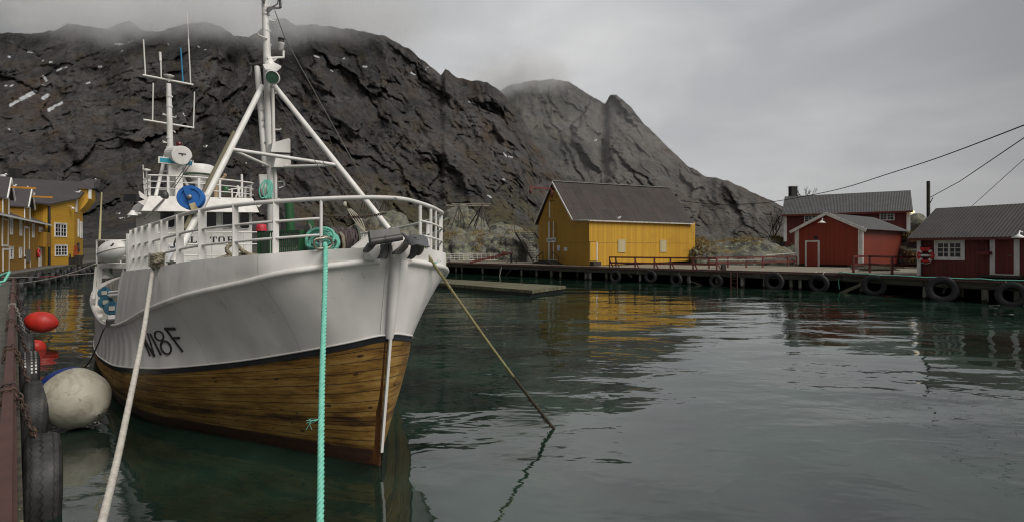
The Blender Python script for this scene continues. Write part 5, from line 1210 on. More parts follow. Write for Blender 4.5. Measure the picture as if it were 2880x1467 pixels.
# orange crane and machine on the far quay
fc = G(205, 745, ZD); t_ = thing('quay_crane', 'small folded orange crane standing at the corner of the tall yellow house', 'crane', tuple(fc)); sc = fc.y / F
mb = MB(); mb.box(fc + UP * .35, V((.22, 0, 0)), V((0, .2, 0)), (0, 0, .35)); mb.box(fc + V((.5, 0, .45)), V((.2, 0, 0)), V((0, .2, 0)), (0, 0, .42)); mb.tube([fc + V((-.25, 0, 0)), fc + V((-.25, 0, 1.0))], .06, 8); mb.tube([fc + V((.75, 0, .3)), fc + V((.95, 0, .9))], .05, 8); mb.build('base', M_DARKWOOD, t_)
mb = MB(); mb.bar(fc + V((.25, 0, .7)), fc + V((.36, 0, 1.75)), .30, .25, up=(1, 0, 0)); mb.build('boom', paint('orange_crane', (0.42, 0.085, 0.025), (0.25, 0.05, 0.02), .6), t_)
mb = MB(); mb.tube([fc + V((.34, 0, 1.7)), fc + V((.5, 0, 2.0)), fc + V((.55, 0, 1.2))], .07, 8); mb.build('hose', M_BLACK, t_)
# ---- gulls
M_GULL = paint('gull_white', (0.72, 0.72, 0.72), (0.6, 0.6, 0.62), .7, bump=0); M_GULLG = paint('gull_grey', (0.30, 0.31, 0.33), None, .7, bump=0)
def gull(label, p, sc, fly=False, rot=0.0):
    mb = MB(); f = V((math.cos(rot), math.sin(rot), 0)); s = V((-f.y, f.x, 0)); c = V(p) + UP * (.16 * sc)
    mb.ball(c, f * .22 * sc, s * .10 * sc, UP * .10 * sc, 10, 8); mb.ball(c + f * .2 * sc + UP * .13 * sc, f * .07 * sc, s * .06 * sc, UP * .06 * sc, 8, 6); mb.tube([c + f * .12 * sc + UP * .04 * sc, c + f * .19 * sc + UP * .11 * sc], .055 * sc, 6)
    mb.bar(c + f * .26 * sc + UP * .12 * sc, c + f * .33 * sc + UP * .10 * sc, .02 * sc, .02 * sc)
    t_ = mb.build('gull', M_GULL); tag(t_, label, 'gull', 'gulls around the harbour'); t_['_loc'] = (0, 0, 0)
    mb = MB()
    if fly:
        for k in (-1, 1): mb.sheet([[c + s * k * w_ * sc + f * (.10 - .12 * w_) * sc + UP * (.10 * math.sin(w_ * 4)) * sc, c + s * k * w_ * sc - f * (.12 - .03 * w_) * sc + UP * (.10 * math.sin(w_ * 4) - .01) * sc] for w_ in (.04, .25, .5, .72)], sm=False)
    else:
        mb.ball(c - f * .06 * sc + UP * .03 * sc, f * .25 * sc, s * .11 * sc, UP * .06 * sc, 8, 6); mb.tube([c - UP * .06 * sc, V(p)], .012 * sc, 5)
    mb.build('wings', M_GULL if fly else M_GULLG, t_); return t_
for lb, p, sc, fl, rt in (('gull resting on the eave gutter of the yellow warehouse', Wl.at(3.4, 5.06, .25), 1.6, False, .4), ('gull on the left end of the tall house roof hoist', P(263, 512, 55), 2.0, False, 0),
        ('gull on the roof edge of the tall yellow house', P(218, 545, 51), 1.8, False, .5), ('second gull lower on the roof edge of the tall yellow house', P(206, 556, 51), 1.8, False, .3),
        ('gull on the ochre hoist beam of the right loft gable', P(91, 553, 41), 1.5, False, 0), ('gull on the roof ridge of the right loft gable', P(71, 534, 42), 1.6, False, .2), ('gull on the ochre hoist beam of the left loft gable', P(38, 530, 37), 1.6, False, 0),
        ('gull on the roof peak at the far left edge', P(6, 502, 36), 1.9, False, .3), ('gull flying in front of the dark mountain above the wheelhouse', P(576, 417, 60), 2.2, True, .8), ('gull flying between the two boat masts', P(692, 463, 70), 1.8, True, 2.0),
        ('gull flying just left of the wheelhouse', P(340, 618, 40), 1.1, True, 1.4), ('gull gliding high left of the wheelhouse railing', P(333, 604, 45), 1.1, True, .3), ('gull flying just above the bow railing', P(998, 561, 40), 1.5, True, 2.6)):
    gull(lb, p, sc * (.55 if not fl else .5), fl, rt)
# ================================================================ THE FISHING BOAT
def _hw(t):
    co = t.coord('Object'); st = t.noise(t.coord('Object', (2.2, 2.2, .16)), 1.6, 7, .66); dn = t.noise(t.coord('Object', (.55, .55, .5)), 1.6, 3, .5); fine = t.noise(co, 7, 6, .7)
    col = t.mix(t.ramp(st, [(.50, 0.0), (.76, .40)]), (0.69, 0.668, 0.64), (0.46, 0.45, 0.435))
    col = t.mix(t.ramp(fine, [(.66, 0.0), (.72, .45)]), col, (0.30, 0.27, 0.24))
    rust = t.math('MULTIPLY', t.ramp(t.noise(t.coord('Object', (1.4, 1.4, .25)), 2.2, 6, .7), [(.61, 0.0), (.74, 1.0)]), .42)
    col = t.mix(rust, col, (0.30, 0.19, 0.13))
    u, v, _ = t.uv(); se = t.math('LESS_THAN', t.math('FRACT', t.math('DIVIDE', t.math('ADD', u, .35), 1.42)), .006)
    col = t.mix(t.math('MULTIPLY', se, .45), col, (0.22, 0.21, 0.20))
    return t.done(col, t.math('ADD', .30, t.math('MULTIPLY', st, .25)), t.bump(se, .5, .01, t.bump(fine, .12, .01, t.bump(t.math('ADD', dn, t.math('MULTIPLY', t.math('SINE', t.math('MULTIPLY', u, 11.0)), t.math('MULTIPLY', dn, .16))), .55, .10))))
M_HULLW = _hw(NT('hull_white'))
M_BOATW = paint('boat_white', (0.72, 0.70, 0.675), (0.56, 0.54, 0.50), .4, 3.5, (1, 1, .5), .03)
M_BAND = paint('black_band', (0.014, 0.015, 0.02), (0.03, 0.03, 0.033), .45)
M_DKSTEEL = paint('dark_anchor_steel', (0.050, 0.049, 0.047), (0.085, 0.082, 0.078), .5, 5, metal=.3, bump=.1)
M_GREEN = paint('boat_green', (0.020, 0.105, 0.035), (0.013, 0.065, 0.025), .5, 4)
M_GREENP = paint('light_green_paint', (0.10, 0.26, 0.08), (0.05, 0.15, 0.05), .5, 4)
def mat_planking():
    t = NT('oiled_hull_planks'); u, v, uvv = t.uv()
    x = t.math('DIVIDE', v, .135); fl = t.math('FLOOR', x); fr = t.math('FRACT', x)
    w_ = t.n('ShaderNodeTexWhiteNoise', noise_dimensions='1D'); t.l(fl, w_.inputs['W'])
    m1 = t.n('ShaderNodeMapping'); m1.inputs['Scale'].default_value = (1.6, 15, 1); t.l(uvv, m1.inputs[0]); gr = t.noise(m1.outputs[0], 1.5, 8, .7, .7)
    m2 = t.n('ShaderNodeMapping'); m2.inputs['Scale'].default_value = (.8, 2.2, 1); t.l(uvv, m2.inputs[0]); bl = t.noise(m2.outputs[0], 1.8, 7, .68, .5)
    f = t.math('ADD', t.math('ADD', t.math('MULTIPLY', gr, .55), t.math('MULTIPLY', bl, .50)), t.math('MULTIPLY', w_.outputs['Value'], .16))
    col = t.ramp(f, [(.44, (0.022, 0.009, 0.003)), (.53, (0.115, 0.054, 0.010)), (.63, (0.25, 0.132, 0.024)), (.76, (0.38, 0.245, 0.075))])
    vo = t.n('ShaderNodeTexVoronoi', feature='F1'); vo.inputs['Scale'].default_value = 1.0; m3 = t.n('ShaderNodeMapping'); m3.inputs['Scale'].default_value = (3.4, 7.4, 1); t.l(uvv, m3.inputs[0]); t.l(m3.outputs[0], vo.inputs['Vector'])
    kn = t.math('LESS_THAN', vo.outputs['Distance'], t.math('MULTIPLY', bl, .26)); col = t.mix(t.math('MULTIPLY', kn, .85), col, (0.018, 0.008, 0.003))
    seam = t.math('LESS_THAN', t.math('ABSOLUTE', t.math('SUBTRACT', fr, .5)), t.math('ADD', .010, t.math('MULTIPLY', gr, .055)))
    col = t.mix(t.math('MULTIPLY', seam, .88), col, (0.012, 0.006, 0.003))
    g = t.n('ShaderNodeNewGeometry'); sp = t.n('ShaderNodeSeparateXYZ'); t.l(g.outputs['Position'], sp.inputs[0])
    bt = t.math('LESS_THAN', t.math('ADD', sp.outputs[2], t.math('MULTIPLY', bl, .03)), .20); col = t.mix(t.math('MULTIPLY', bt, .9), col, (0.045, 0.016, 0.010))
    return t.done(col, t.math('ADD', .42, t.math('MULTIPLY', bl, .3)), t.bump(t.math('SUBTRACT', t.math('MULTIPLY', gr, .3), seam), .5, .012))
M_PLANKING = mat_planking()
boat = thing('fishing_boat', 'white fishing boat with an oiled wooden lower hull moored beside the left quay', 'boat', tuple(B0))
K_ = [(-.36, 0, 2.38), (-.25, .18, 2.36), (0, .66, 2.30), (.2, 1.01, 2.24), (.62, 1.29, 2.13), (1.5, 1.68, 1.95), (3, 1.91, 1.66), (4.5, 2.01, 1.36), (6, 2.09, 1.14), (7.5, 2.19, 1.05), (9, 2.27, 1.18), (10.5, 2.26, 1.32), (12, 2.1, 1.45), (13.5, 1.6, 1.6), (14.5, .8, 1.7), (14.8, 0, 1.72)]
W_ = [(-.23, 0, 1.53), (-.18, .10, 1.53), (.02, .36, 1.46), (.24, .55, 1.40), (.72, .83, 1.285), (1.4, 1.21, 1.14), (2.44, 1.76, .965), (3.4, 2.01, .84), (5.0, 2.13, .61), (6.5, 2.2, .46), (8, 2.26, .37), (10, 2.24, .34), (12, 2.05, .4), (13.5, 1.5, .6), (14.4, .7, .75), (14.65, 0, .8)]
L_ = [(0, 0, 0), (.03, .03, 0), (.20, .12, 0), (.45, .25, 0), (.9, .475, 0), (1.6, .83, 0), (2.7, 1.39, 0), (3.5, 1.79, 0), (4.8, 2.06, 0), (6.3, 2.15, 0), (8, 2.17, 0), (10, 2.05, 0), (12, 1.7, 0), (13.5, 1.1, 0), (14.2, .4, 0), (14.4, 0, 0)]
T_ = [(-.42, 0, 2.50), (-.28, .27, 2.505), (0, .69, 2.485), (.25, 1.0, 2.455), (.6, 1.30, 2.42), (1.5, 1.63, 2.355), (3, 1.83, 2.24), (4.5, 1.92, 2.165), (5.8, 1.965, 2.10)]
NS = 6
Ks, Ws_, Ls, Ts = spline(K_, NS), spline(W_, NS), spline(L_, NS), spline(T_, NS)
Bs = [(u * 1.0 + .25, v * .55, -.9) for u, v, z in Ls]
def lerp3(a, b, t, bulge=0.0):
    return (a[0] + (b[0] - a[0]) * t, (a[1] + (b[1] - a[1]) * t) + bulge * 4 * t * (1 - t) * min(1, a[1] * 2.5), a[2] + (b[2] - a[2]) * t)
arcl = [0.0]
for i in range(1, len(Ws_)): arcl.append(arcl[-1] + math.dist(Ws_[i], Ws_[i - 1]))
def hull_sheet(mb, lo, hi, rows, bulge, off=0.0):
    for sg in (1, -1):
        g = []; uvg = []
        for r in range(rows + 1):
            t = r / rows; row = []; uv = []
            for i in range(min(len(lo), len(hi))):
                p = lerp3(lo[i], hi[i], t, bulge); row.append(B(p[0] - off * .6 * (1 if i < 3 else 0), sg * (p[1] + off), p[2]))
                uv.append((arcl[i] + (40 if sg < 0 else 0), (math.dist(lo[i], hi[i]) * .35 + 1.0) * t * (1.45 / 1.35)))
            g.append(row); uvg.append(uv)
        mb.sheet(g, uvg, flip=sg < 0)
Wl_ = [(u + .004, v - .006, z - .075) for u, v, z in Ws_]; Wl_[0] = (Ws_[0][0] + .01, 0, Ws_[0][2] - .075)
mb = MB(); hull_sheet(mb, Ls, Wl_, 10, .05); hull_sheet(mb, Bs, Ls, 3, .05); hp_ = mb.build('hull_planking', M_PLANKING, boat)
mb = MB(); hull_sheet(mb, Wl_, Ws_, 1, 0, .008); mb.build('black_band', M_BAND, boat)
mb = MB(); hull_sheet(mb, Ws_, Ks, 8, -.035, .004); hull = mb.build('hull_plating', M_HULLW, boat)
nT = len(Ts)
mb = MB(); hull_sheet(mb, Ks[:nT], Ts, 4, .012, .0)
for sg in (1, -1):                                                   # inner face of the bulwark, the plate has thickness
    mb.sheet([[B(p[0] + .03, sg * max(0, p[1] - .035), p[2]) for p in Ts], [B(k_[0] + .04, sg * max(0, k_[1] - .05), k_[2]) for k_ in Ks[:nT]]], flip=sg > 0)
    mb.sheet([[B(p[0], sg * p[1], p[2]) for p in Ts], [B(p[0] + .03, sg * max(0, p[1] - .035), p[2]) for p in Ts]], flip=sg > 0)
    pe, pk = Ts[-1], Ks[nT - 1]
    mb.face([B(pe[0], sg * pe[1], pe[2]), B(pe[0] + .05, sg * (pe[1]), pe[2] + .08), B(6.03, sg * 2.02, 1.93), B(6.0, sg * 2.04, 1.80), B(5.92, sg * 2.04, 1.72), B(5.97, sg * 2.07, 1.3), B(pk[0] + .02, sg * pk[1], pk[2])])
mb.build('bulwark', M_HULLW, boat)
mb = MB()
for sg in (1, -1):
    mb.tube([B(p[0] - .01, sg * (p[1] + .012), p[2]) for p in Ks[(5 if sg > 0 else 7):]], .034, 8)
mb.build('rub_rail', M_BOATW, boat)
mb = MB()
for sg in (1, -1): mb.tube([B(p[0] - .006, sg * (p[1] + .008), p[2]) for p in Ws_[:-1]], .011, 6)
mb.build('white_edge_highlight', M_BOATW, boat)  # white rim line: the plating edge's highlight built as a thin tube
mb = MB()
for sg in (1, -1):                                                   # wide cap and inner skin of the low bulwark aft
    i0 = nT - 2; a = [B(p[0], sg * (p[1] + .03), p[2] + .045) for p in Ks[i0:-1]]; b = [B(p[0], sg * (p[1] - .13), p[2] + .05) for p in Ks[i0:-1]]; c = [B(p[0], sg * (p[1] - .13), .4) for p in Ks[i0:-1]]
    mb.sheet([a, b], sm=False, flip=sg > 0); mb.sheet([b, c], sm=False, flip=sg > 0)
mb.build('aft_bulwark_cap', paint('scuffed_white', (0.62, 0.60, 0.57), (0.36, 0.28, 0.23), .5, 7), boat)
M_DECK = paint('green_deck', (0.030, 0.085, 0.040), (0.05, 0.07, 0.05), .7, 2)
mb = MB(); mb.sheet([[B(p[0] + .05, max(0, p[1] - .06), p[2] - .03) for p in Ks[:nT]], [B(p[0] + .05, -max(0, p[1] - .06), p[2] - .03) for p in Ks[:nT]]], sm=False); mb.sheet([[B(p[0], p[1] - .1, .5) for p in Ks[nT - 4:]], [B(p[0], -(p[1] - .1), .5) for p in Ks[nT - 4:]]], sm=False)
mb.box(B(5.85, 0, 1.05), BA * .03, BS * 1.9, UP * .58); mb.build('deck', M_DECK, boat)
# stem
mb = MB(); mb.tube([B(-.385, 0, 2.42), B(-.36, 0, 2.2), B(-.245, 0, 1.56), B(-.235, 0, 1.50)], [.052, .056, .050, .042], 12); mb.build('stem_cap', M_HULLW, boat)
mb = MB(); mb.bar(B(-.262, 0, 1.52), B(-.045, 0, .17), .028, .03, up=BS); mb.build('stem_bar', M_BOATW, boat)
mb = MB()
for sg in (1, -1): mb.sheet([[B(-.215, sg * .035, 1.45), B(-.01, sg * .022, .02)], [B(-.11, sg * .135, 1.45), B(.10, sg * .075, .02)]], [[(0, 0), (1.5, 0)], [(0, .13), (1.5, .13)]], flip=sg > 0)
mb.build('stem_post', paint('stem_oak', (0.105, 0.040, 0.008), (0.030, 0.012, 0.004), .45, 2.0, (6, 6, .6), .1), boat)
def proj(p): return (1440 + p.x / p.y * F, HY - (p.z - H) / p.y * F)
# ---- pulpit rail
path = [(sg * 1, p) for sg, p in [(1, q) for q in Ts[::-1]]] + [(-1, q) for q in Ts[1:]]
RH = lambda u: .545 + .022 * max(0, min(5.5, u))
def rp3(k, fr): sg, p = path[k]; return B(p[0] + .02, sg * max(0, p[1] - .05), p[2] + RH(p[0]) * fr)
i_a = 3                                                              # a little forward of the aft end
railpts = [rp3(k, 1) for k in range(i_a, len(path) - i_a)]
mb = MB(); mb.tube(railpts, .024, 8); rail = mb.build('pulpit_rail', M_BOATW, boat)
def k_at(px, lo, hi): return min(range(lo, hi), key=lambda k: abs(proj(rp3(k, 1))[0] - px))
mid_ = len(Ts) - 1
def at_px(px, lo, hi):
    for k in range(lo, hi - 1):
        a, b = proj(rp3(k, 1))[0], proj(rp3(k + 1, 1))[0]
        if (a - px) * (b - px) <= 0: return k + (px - a) / (b - a if abs(b - a) > 1e-6 else 1)
    return k_at(px, lo, hi)
def rpf(x, fr): k = int(x); t = x - k; return rp3(k, fr).lerp(rp3(min(k + 1, len(path) - 1), fr), t)
stb = [376, 391, 409, 431, 462, 506, 569, 662, 776, 903]; prt = [1182, 1212, 1226]
xs = [at_px(q, 0, mid_ + 2) for q in stb]; xp = [mid_ + 3.4, mid_ + 7.0, mid_ + 10.5]
try: xp = [at_px(q, mid_ + 1, mid_ + 22) for q in prt]
except Exception: pass
xfar = [mid_ + 25, mid_ + 30, mid_ + 36, mid_ + 42]
for n_, x in enumerate(xs + xp + xfar):
    a, b = rpf(x, 0), rpf(x, 1); d = (rpf(min(x + .4, len(path) - 1.01), 1) - rpf(max(0, x - .4), 1)).normalized(); mb = MB()
    (mb.bar(a - UP * .04, b, .115 if n_ < 4 else .085 if n_ < 7 else .06, .014, up=BA) if n_ < 9 or n_ > 12 else mb.bar(a - UP * .04, b, .06, .014, up=d.cross(UP))) if n_ != 9 else mb.tube([a, b], .017, 8)
    mb.build('post', M_BOATW, rail)
for fr in (.29, .615):
    mb = MB(); mb.tube([rpf(i_a + (xs[-1] - i_a) * k / 40, fr) for k in range(41)], .015, 6); mb.build('mid_rail', M_BOATW, rail)
    mb = MB(); mb.tube([rpf(xp[0] + (len(path) - 1.2 - i_a - xp[0]) * k / 30, fr) for k in range(31)], .015, 6); mb.build('mid_rail', M_BOATW, rail)
mb = MB(); mb.bar(rpf(i_a - 1.2, -.06), rpf(i_a - 1.2, .95), .12, .03, up=(BA + BS)); mb.build('end_post', M_BOATW, rail)
mb = MB(); chain(mb, sag(rpf(xs[-1], .66), BU(1085, 600, .9), .03, 10), .006, .05); mb.build('gate_chain', M_CHAIN, rail)

# ---- wheelhouse
UWH = 10.2; cl, cr = BU(424, 640, UWH), BU(709, 640, UWH); WF = Wall((cl.x, cl.y), (cr.x, cr.y)); zb, zt_w = 1.1, 3.52
wh_ = MB(); aft = BA * 3.6
def wp_(p, z): return V((p.x, p.y, z))
wh_.poly([wp_(cl, zb), wp_(cr, zb), wp_(cr, zt_w), wp_(cl, zt_w)]); wh_.poly([wp_(cr, zb), wp_(cr + aft, zb), wp_(cr + aft, zt_w), wp_(cr, zt_w)]); wh_.poly([wp_(cl + aft, zb), wp_(cl, zb), wp_(cl, zt_w), wp_(cl + aft, zt_w)]); wh_.poly([wp_(cr + aft, zb), wp_(cl + aft, zb), wp_(cl + aft, zt_w), wp_(cr + aft, zt_w)])
house = wh_.build('wheelhouse', M_BOATW, boat)
for (x0, y0, x1, y1) in ((449, 592, 492, 640), (514, 592.5, 553, 641), (579, 593, 609, 641.5), (625, 596, 657.5, 642), (673.5, 599, 701, 644)):
    r = WF.rect(x0, y0, x1, y1); mb = MB(); pts_ = []; n = 7; cr_ = .13 * (r[1] - r[0]) + .03
    for (cx_, cz_, a0) in ((r[1] - cr_, r[3] - cr_, 0), (r[0] + cr_, r[3] - cr_, 90), (r[0] + cr_, r[2] + cr_, 180), (r[1] - cr_, r[2] + cr_, 270)):
        for k in range(n): a = R(a0 + 90 * k / (n - 1)); pts_.append((cx_ + math.cos(a) * cr_, cz_ + math.sin(a) * cr_))
    mb.prism([WF.at(a, z, .004) for a, z in pts_], WF.n * .008); wn_ = mb.build('window', M_GLASS, house)
    mb = MB(); mb.tube([WF.at(a, z, .012) for a, z in pts_], .014, 6, loop=True); mb.build('window_frame', M_BOATW, house)
# visor and roof
v0, v1 = BU(398, 593, 9.72), BU(729, 597.5, 9.72); t0, t1 = BU(420, 551, 10.12), BU(711, 558, 10.12)
mb = MB(); ba = BA * 3.9
mb.poly([v0, v1, t1, t0]); mb.poly([v1, v1 + ba, t1 + ba, t1]); mb.poly([v0 + ba, v0, t0, t0 + ba]); mb.poly([v1, v0, wp_(cl, zt_w), wp_(cr, zt_w)]); mb.poly([t0, t1, t1 + ba, t0 + ba]); mb.poly([v0, v0 + ba, v1 + ba, v1])
mb.build('visor_roof', M_BOATW, house)
M_NAME = NT('name_black').done((0.015, 0.014, 0.014), .5)
# name on the front, in slab letters
def slab(ch):
    Bx = []; 
    def r(x0, x1, y0, y1): Bx.append((x0, x1, y0, y1))
    s = .2; t = .1
    if ch == 'E': r(.08, .3, 0, 1); r(0, .8, 0, t); r(0, .8, 1 - t, 1); r(.3, .55, .45, .55); r(.55, .62, .38, .62); r(.72, .8, 0, .28); r(.72, .8, .72, 1)
    if ch == 'L': r(.08, .3, 0, 1); r(0, .8, 0, t); r(0, .42, 1 - t, 1); r(.7, .8, 0, .3)
    if ch == 'T': r(.3, .52, 0, 1); r(.0, .82, 1 - t, 1); r(.16, .66, 0, t); r(0, .09, .7, 1); r(.73, .82, .7, 1)
    if ch == 'H': r(.06, .26, 0, 1); r(.56, .76, 0, 1); r(.26, .56, .45, .56); r(0, .34, 0, t); r(.48, .82, 0, t); r(0, .34, 1 - t, 1); r(.48, .82, 1 - t, 1)
    if ch == 'R': r(.08, .28, 0, 1); r(0, .38, 0, t); r(0, .62, 1 - t, 1); r(.28, .62, .46, .55); r(.55, .74, .55, .9); r(.45, .62, .1, .46); r(.6, .85, 0, t)
    if ch == 'O': r(0, .2, .18, .82); r(.6, .8, .18, .82); r(.12, .68, 0, .1); r(.12, .68, .9, 1); r(.08, .22, .08, .22); r(.58, .72, .08, .22); r(.08, .22, .78, .92); r(.58, .72, .78, .92)
    return Bx
mb = MB(); na = [('H', 500), ('E', 514), ('L', 535), ('L', 562), ('T', 591), ('O', 614), ('R', 639)]
for ch, px in na:
    s0, z0 = WF.px(px, 682.5); s1, z1 = WF.px(px + 18.5, 666)
    for i, (a, b, c, d) in enumerate(slab(ch)): WF.box(mb, s0 + (s1 - s0) * a / .8, s0 + (s1 - s0) * b / .8, z0 + (z1 - z0) * c, z0 + (z1 - z0) * d, .002, .010 + .0005 * i)
mb.build('name_lettering', M_NAME, house)
# grab rails along the front
for zz, n_ in ((653, 1), (686, 0), (716, 0)):
    mb = MB(); mb.tube([BU(440, zz + 2, 9.4), BU(735, zz, 9.4)], .018, 6)
    if n_:
        for px in (475, 596, 686): mb.tube([BU(px, zz + 1, 9.4), BU(px, 735, 9.4)], .014, 6)
    mb.build('grab_rail', M_BOATW, house)
# roof rail
rl = [BU(405, 505, 10.9), BU(420, 496, 10.35), BU(429, 493, 10.25), BU(560, 499, 10.05), BU(690, 512, 10.25), BU(712, 518, 10.7), BU(690, 527, 11.6)]; zroof = 3.86
mb = MB(); rtop = [V(p) for p in spline([tuple(p) for p in rl], 5)]; mb.tube(rtop, .02, 6); rr_ = mb.build('roof_rail', M_BOATW, house)
for fr in (.33, .67): mb = MB(); mb.tube([V((p.x, p.y, zroof + (p.z - zroof) * fr)) for p in rtop], .014, 6); mb.build('mid_rail', M_BOATW, rr_)
for px in (409, 420, 466, 550, 626, 691, 704): p = min(rtop, key=lambda q: abs(proj(q)[0] - px)); mb = MB(); mb.bar(V((p.x, p.y, zroof - .03)), p, .055, .02, up=BA); mb.build('post', M_BOATW, rr_)
# things on the wheelhouse roof
UA = 11.5; sA = BU(476, 400, UA).y / F                                # metres per photo pixel there
mb = MB(); mb.tube([BU(482, 560, UA), BU(480, 470, UA), BU(476, 300, UA), BU(474.5, 236, UA)], [.085, .08, .068, .058], 10); am = mb.build('antenna_mast', M_BOATW, boat)
for a, b, r in (((401.4, 211.5), (543.6, 239), .028), ((403.4, 337), (546, 360), .026)): mb = MB(); mb.tube([BU(*a, UA), BU(*b, UA)], r, 6); mb.build('crossarm', M_BOATW, am)
M_BLUE_A = paint('blue_antenna', (0.03, 0.25, 0.45), None, .4, bump=0)
for a, b, r, m_ in (((403.4, 112), (409, 211), .018, 0), ((452, 168), (453.5, 222), .018, 0), ((450, 147), (451.5, 172), .034, 0), ((508, 135), (514.6, 230), .020, 1), ((526.8, 33.5), (530, 110), .008, 0), ((530, 110), (536, 234), .018, 0), ((430.8, 234), (429, 341), .018, 0), ((547, 259), (544, 360), .018, 0)):
    mb = MB(); mb.tube([BU(*a, UA), BU(*b, UA)], r, 6); mb.build('whip_antenna', M_BLUE_A if m_ else M_BOATW, am)
for a, b, c in (((457, 323), (476, 327), (457, 319)), ((476, 327), (495, 331), (495, 326)), ((458, 401), (476, 404), (457, 397)), ((479, 368), (492, 370), (492, 374))): mb = MB(); mb.tube([BU(*a, UA), BU(*b, UA), BU(*c, UA)], .014, 5); mb.build('step', M_BOATW, am)
for y in (272, 300, 388, 415): mb = MB(); mb.lathe(BU(476.5, y, UA), UP, [(.082, -.02), (.082, .02)], 10); mb.build('mast_collar', M_BOATW, am)
mb = MB(); mb.lathe(BU(475, 218, UA), UP, [(.03, -.12), (.03, 0), (.13, .03), (.13, .05), (.02, .06)], 12); mb.build('gps_disc', M_BOATW, am)
c = BU(500, 436, 11.0); ax = (V((.80, -.58, -.14))).normalized(); mb = MB(); mb.lathe(c, ax, [(.02, -.32), (.20, -.31), (.235, -.28), (.235, .22), (.25, .23), (.25, .27), (.22, .275), (.02, .28)], 24, sm=False); mb.build('searchlight', M_BOATW, am)
mb = MB(); mb.box(c + ax * .285 + UP * .04, ax.cross(UP).normalized() * .09, UP * .012, ax * .012); mb.build('light_slot', M_BLACK, am)
mb = MB(); mb.tube([BU(474, 470, 11.2), c], .05, 6); mb.tube([BU(500, 480, 11.0), c - UP * .1], .05, 6); mb.tube([BU(487, 490, 11.1), BU(512, 466, 10.9)], .045, 6); mb.box(BU(492, 480, 11.1), BA * .12, BS * .16, UP * .14); mb.build('bracket', M_BOATW, am)
mb = MB(); p = BU(504, 418, 11.2); mb.lathe(p, UP, [(.08, 0), (.08, .04)], 12); mb.build('lamp_base', M_BOATW, am); mb = MB(); mb.lathe(p + UP * .04, UP, [(.07, 0), (.085, .01), (.085, .12), (.05, .14), (.005, .145)], 14); mb.build('red_lamp', paint('dark_red_lens', (0.07, 0.006, 0.008), None, .2, bump=0), am)
ra, rb_ = BU(444.5, 449.7, 11.0), BU(543.6, 461.5, 11.0); d = (rb_ - ra).normalized(); mb = MB(); mb.bar(ra, rb_, .10, .17); rad = mb.build('radar_scanner', M_BOATW, am)
mb = MB(); fn = d.cross(UP).normalized(); fn = fn if fn.y < 0 else -fn; mb.bar(ra + d * .035 + fn * .052, rb_ - d * .035 + fn * .052, .01, .115); mb.build('blue_face', paint('radar_blue', (0.015, 0.22, 0.36), (0.02, 0.28, 0.36), .4, bump=0), am)
mb = MB(); mb.tube([BU(465, 437, 11.6), BU(438, 552, 11.0)], .045, 8); mb.tube([BU(515, 500, 11.6), BU(540, 545, 11.5)], .04, 8)
for k in range(4): mb.tube([BU(461 - 6 * k, 455 + 26 * k, 11.5), BU(482, 457 + 26 * k, 11.5)], .016, 6)
mb.build('mast_leg', M_BOATW, am)
mb = MB(); mb.prism([BU(495, 492, 10.9), BU(512, 492, 10.9), BU(519, 556, 10.9), BU(493, 556, 10.9)], BA * .35); mb.build('roof_pedestal', M_BOATW, house)
cd = BU(561, 478, 11.6); sD = cd.y / F; mb = MB(); mb.lathe(cd, UP, [(.01, .165), (.30, .145), (.385, .105), (.395, .095), (.40, .085), (.405, -.12), (.405, -.13), (.38, -.135), (.12, -.16)], 28); mb.lathe(cd - UP * .2, UP, [(.30, .04), (.16, -.12), (.22, -.16), (.22, -.19), (.10, -.2), (.10, -.62)], 20); mb.build('vent_cowl', M_BOATW, house)
mb = MB(); mb.lathe(cd, UP, [(.395, -.135), (.30, -.17), (.05, -.175)], 24); mb.build('cowl_underside', M_GREEN, house)
mb = MB(); mb.tube([BU(609, 500, 11.2), BU(607, 556, 11.2)], .055, 10); mb.ball(BU(633, 494, 11.2), (.05, 0, 0), (0, .05, 0), (0, 0, .06)); mb.tube([BU(633, 494, 11.2), BU(618, 512, 11.2)], .04, 8); mb.build('exhaust_pipe', paint('tan_pipe', (0.36, 0.27, 0.16), (0.2, 0.14, 0.09), .6), house)
mb = MB(); mb.ball(BU(636, 535, 11.0), (.09, 0, 0), (0, .09, 0), (0, 0, .12)); mb.build('green_drum', M_GREEN, house)
mb = MB()
for a, b, r in (((680, 491), (681, 556), .032), ((676, 527), (663, 556), .025), ((668, 522), (674, 556), .03), ((652, 530), (653, 556), .022), ((642, 535), (672, 529), .014)): mb.tube([BU(*a, 10.9), BU(*b, 10.9)], r, 8)
mb.build('roof_stanchion', M_BOATW, house)
mb = MB(); mb.lathe(BU(412, 480, 11.2), UP, [(.01, .05), (.09, .03), (.095, 0), (.02, -.02), (.018, -.5)], 14); mb.tube([BU(402, 464, 11.2), BU(406, 545, 11.2)], .012, 6); mb.build('satellite_disc', M_BOATW, house)
mb = MB(); a = BU(374, 557, 10.3); mb.box(a, V((.16, 0, 0)), V((0, .10, 0)), UP * .085); mb.build('floodlight', M_BLACK, house)
mb = MB(); mb.prism([BU(391, 537, 10.2), BU(418, 557, 10.2), BU(414, 566, 10.2), BU(391, 553, 10.2)], BA * .2); mb.prism([BU(387, 568, 10.1), BU(414, 560, 10.1), BU(411, 584, 10.1), BU(402, 577, 10.1)], BA * .1); mb.prism([BU(716, 565, 10.1), BU(742, 571, 10.1), BU(728, 584, 10.1), BU(718, 575, 10.1)], BA * .15); mb.build('visor_bracket', M_BOATW, house)
c = BU(373, 600, 9.4); s_ = c.y / F
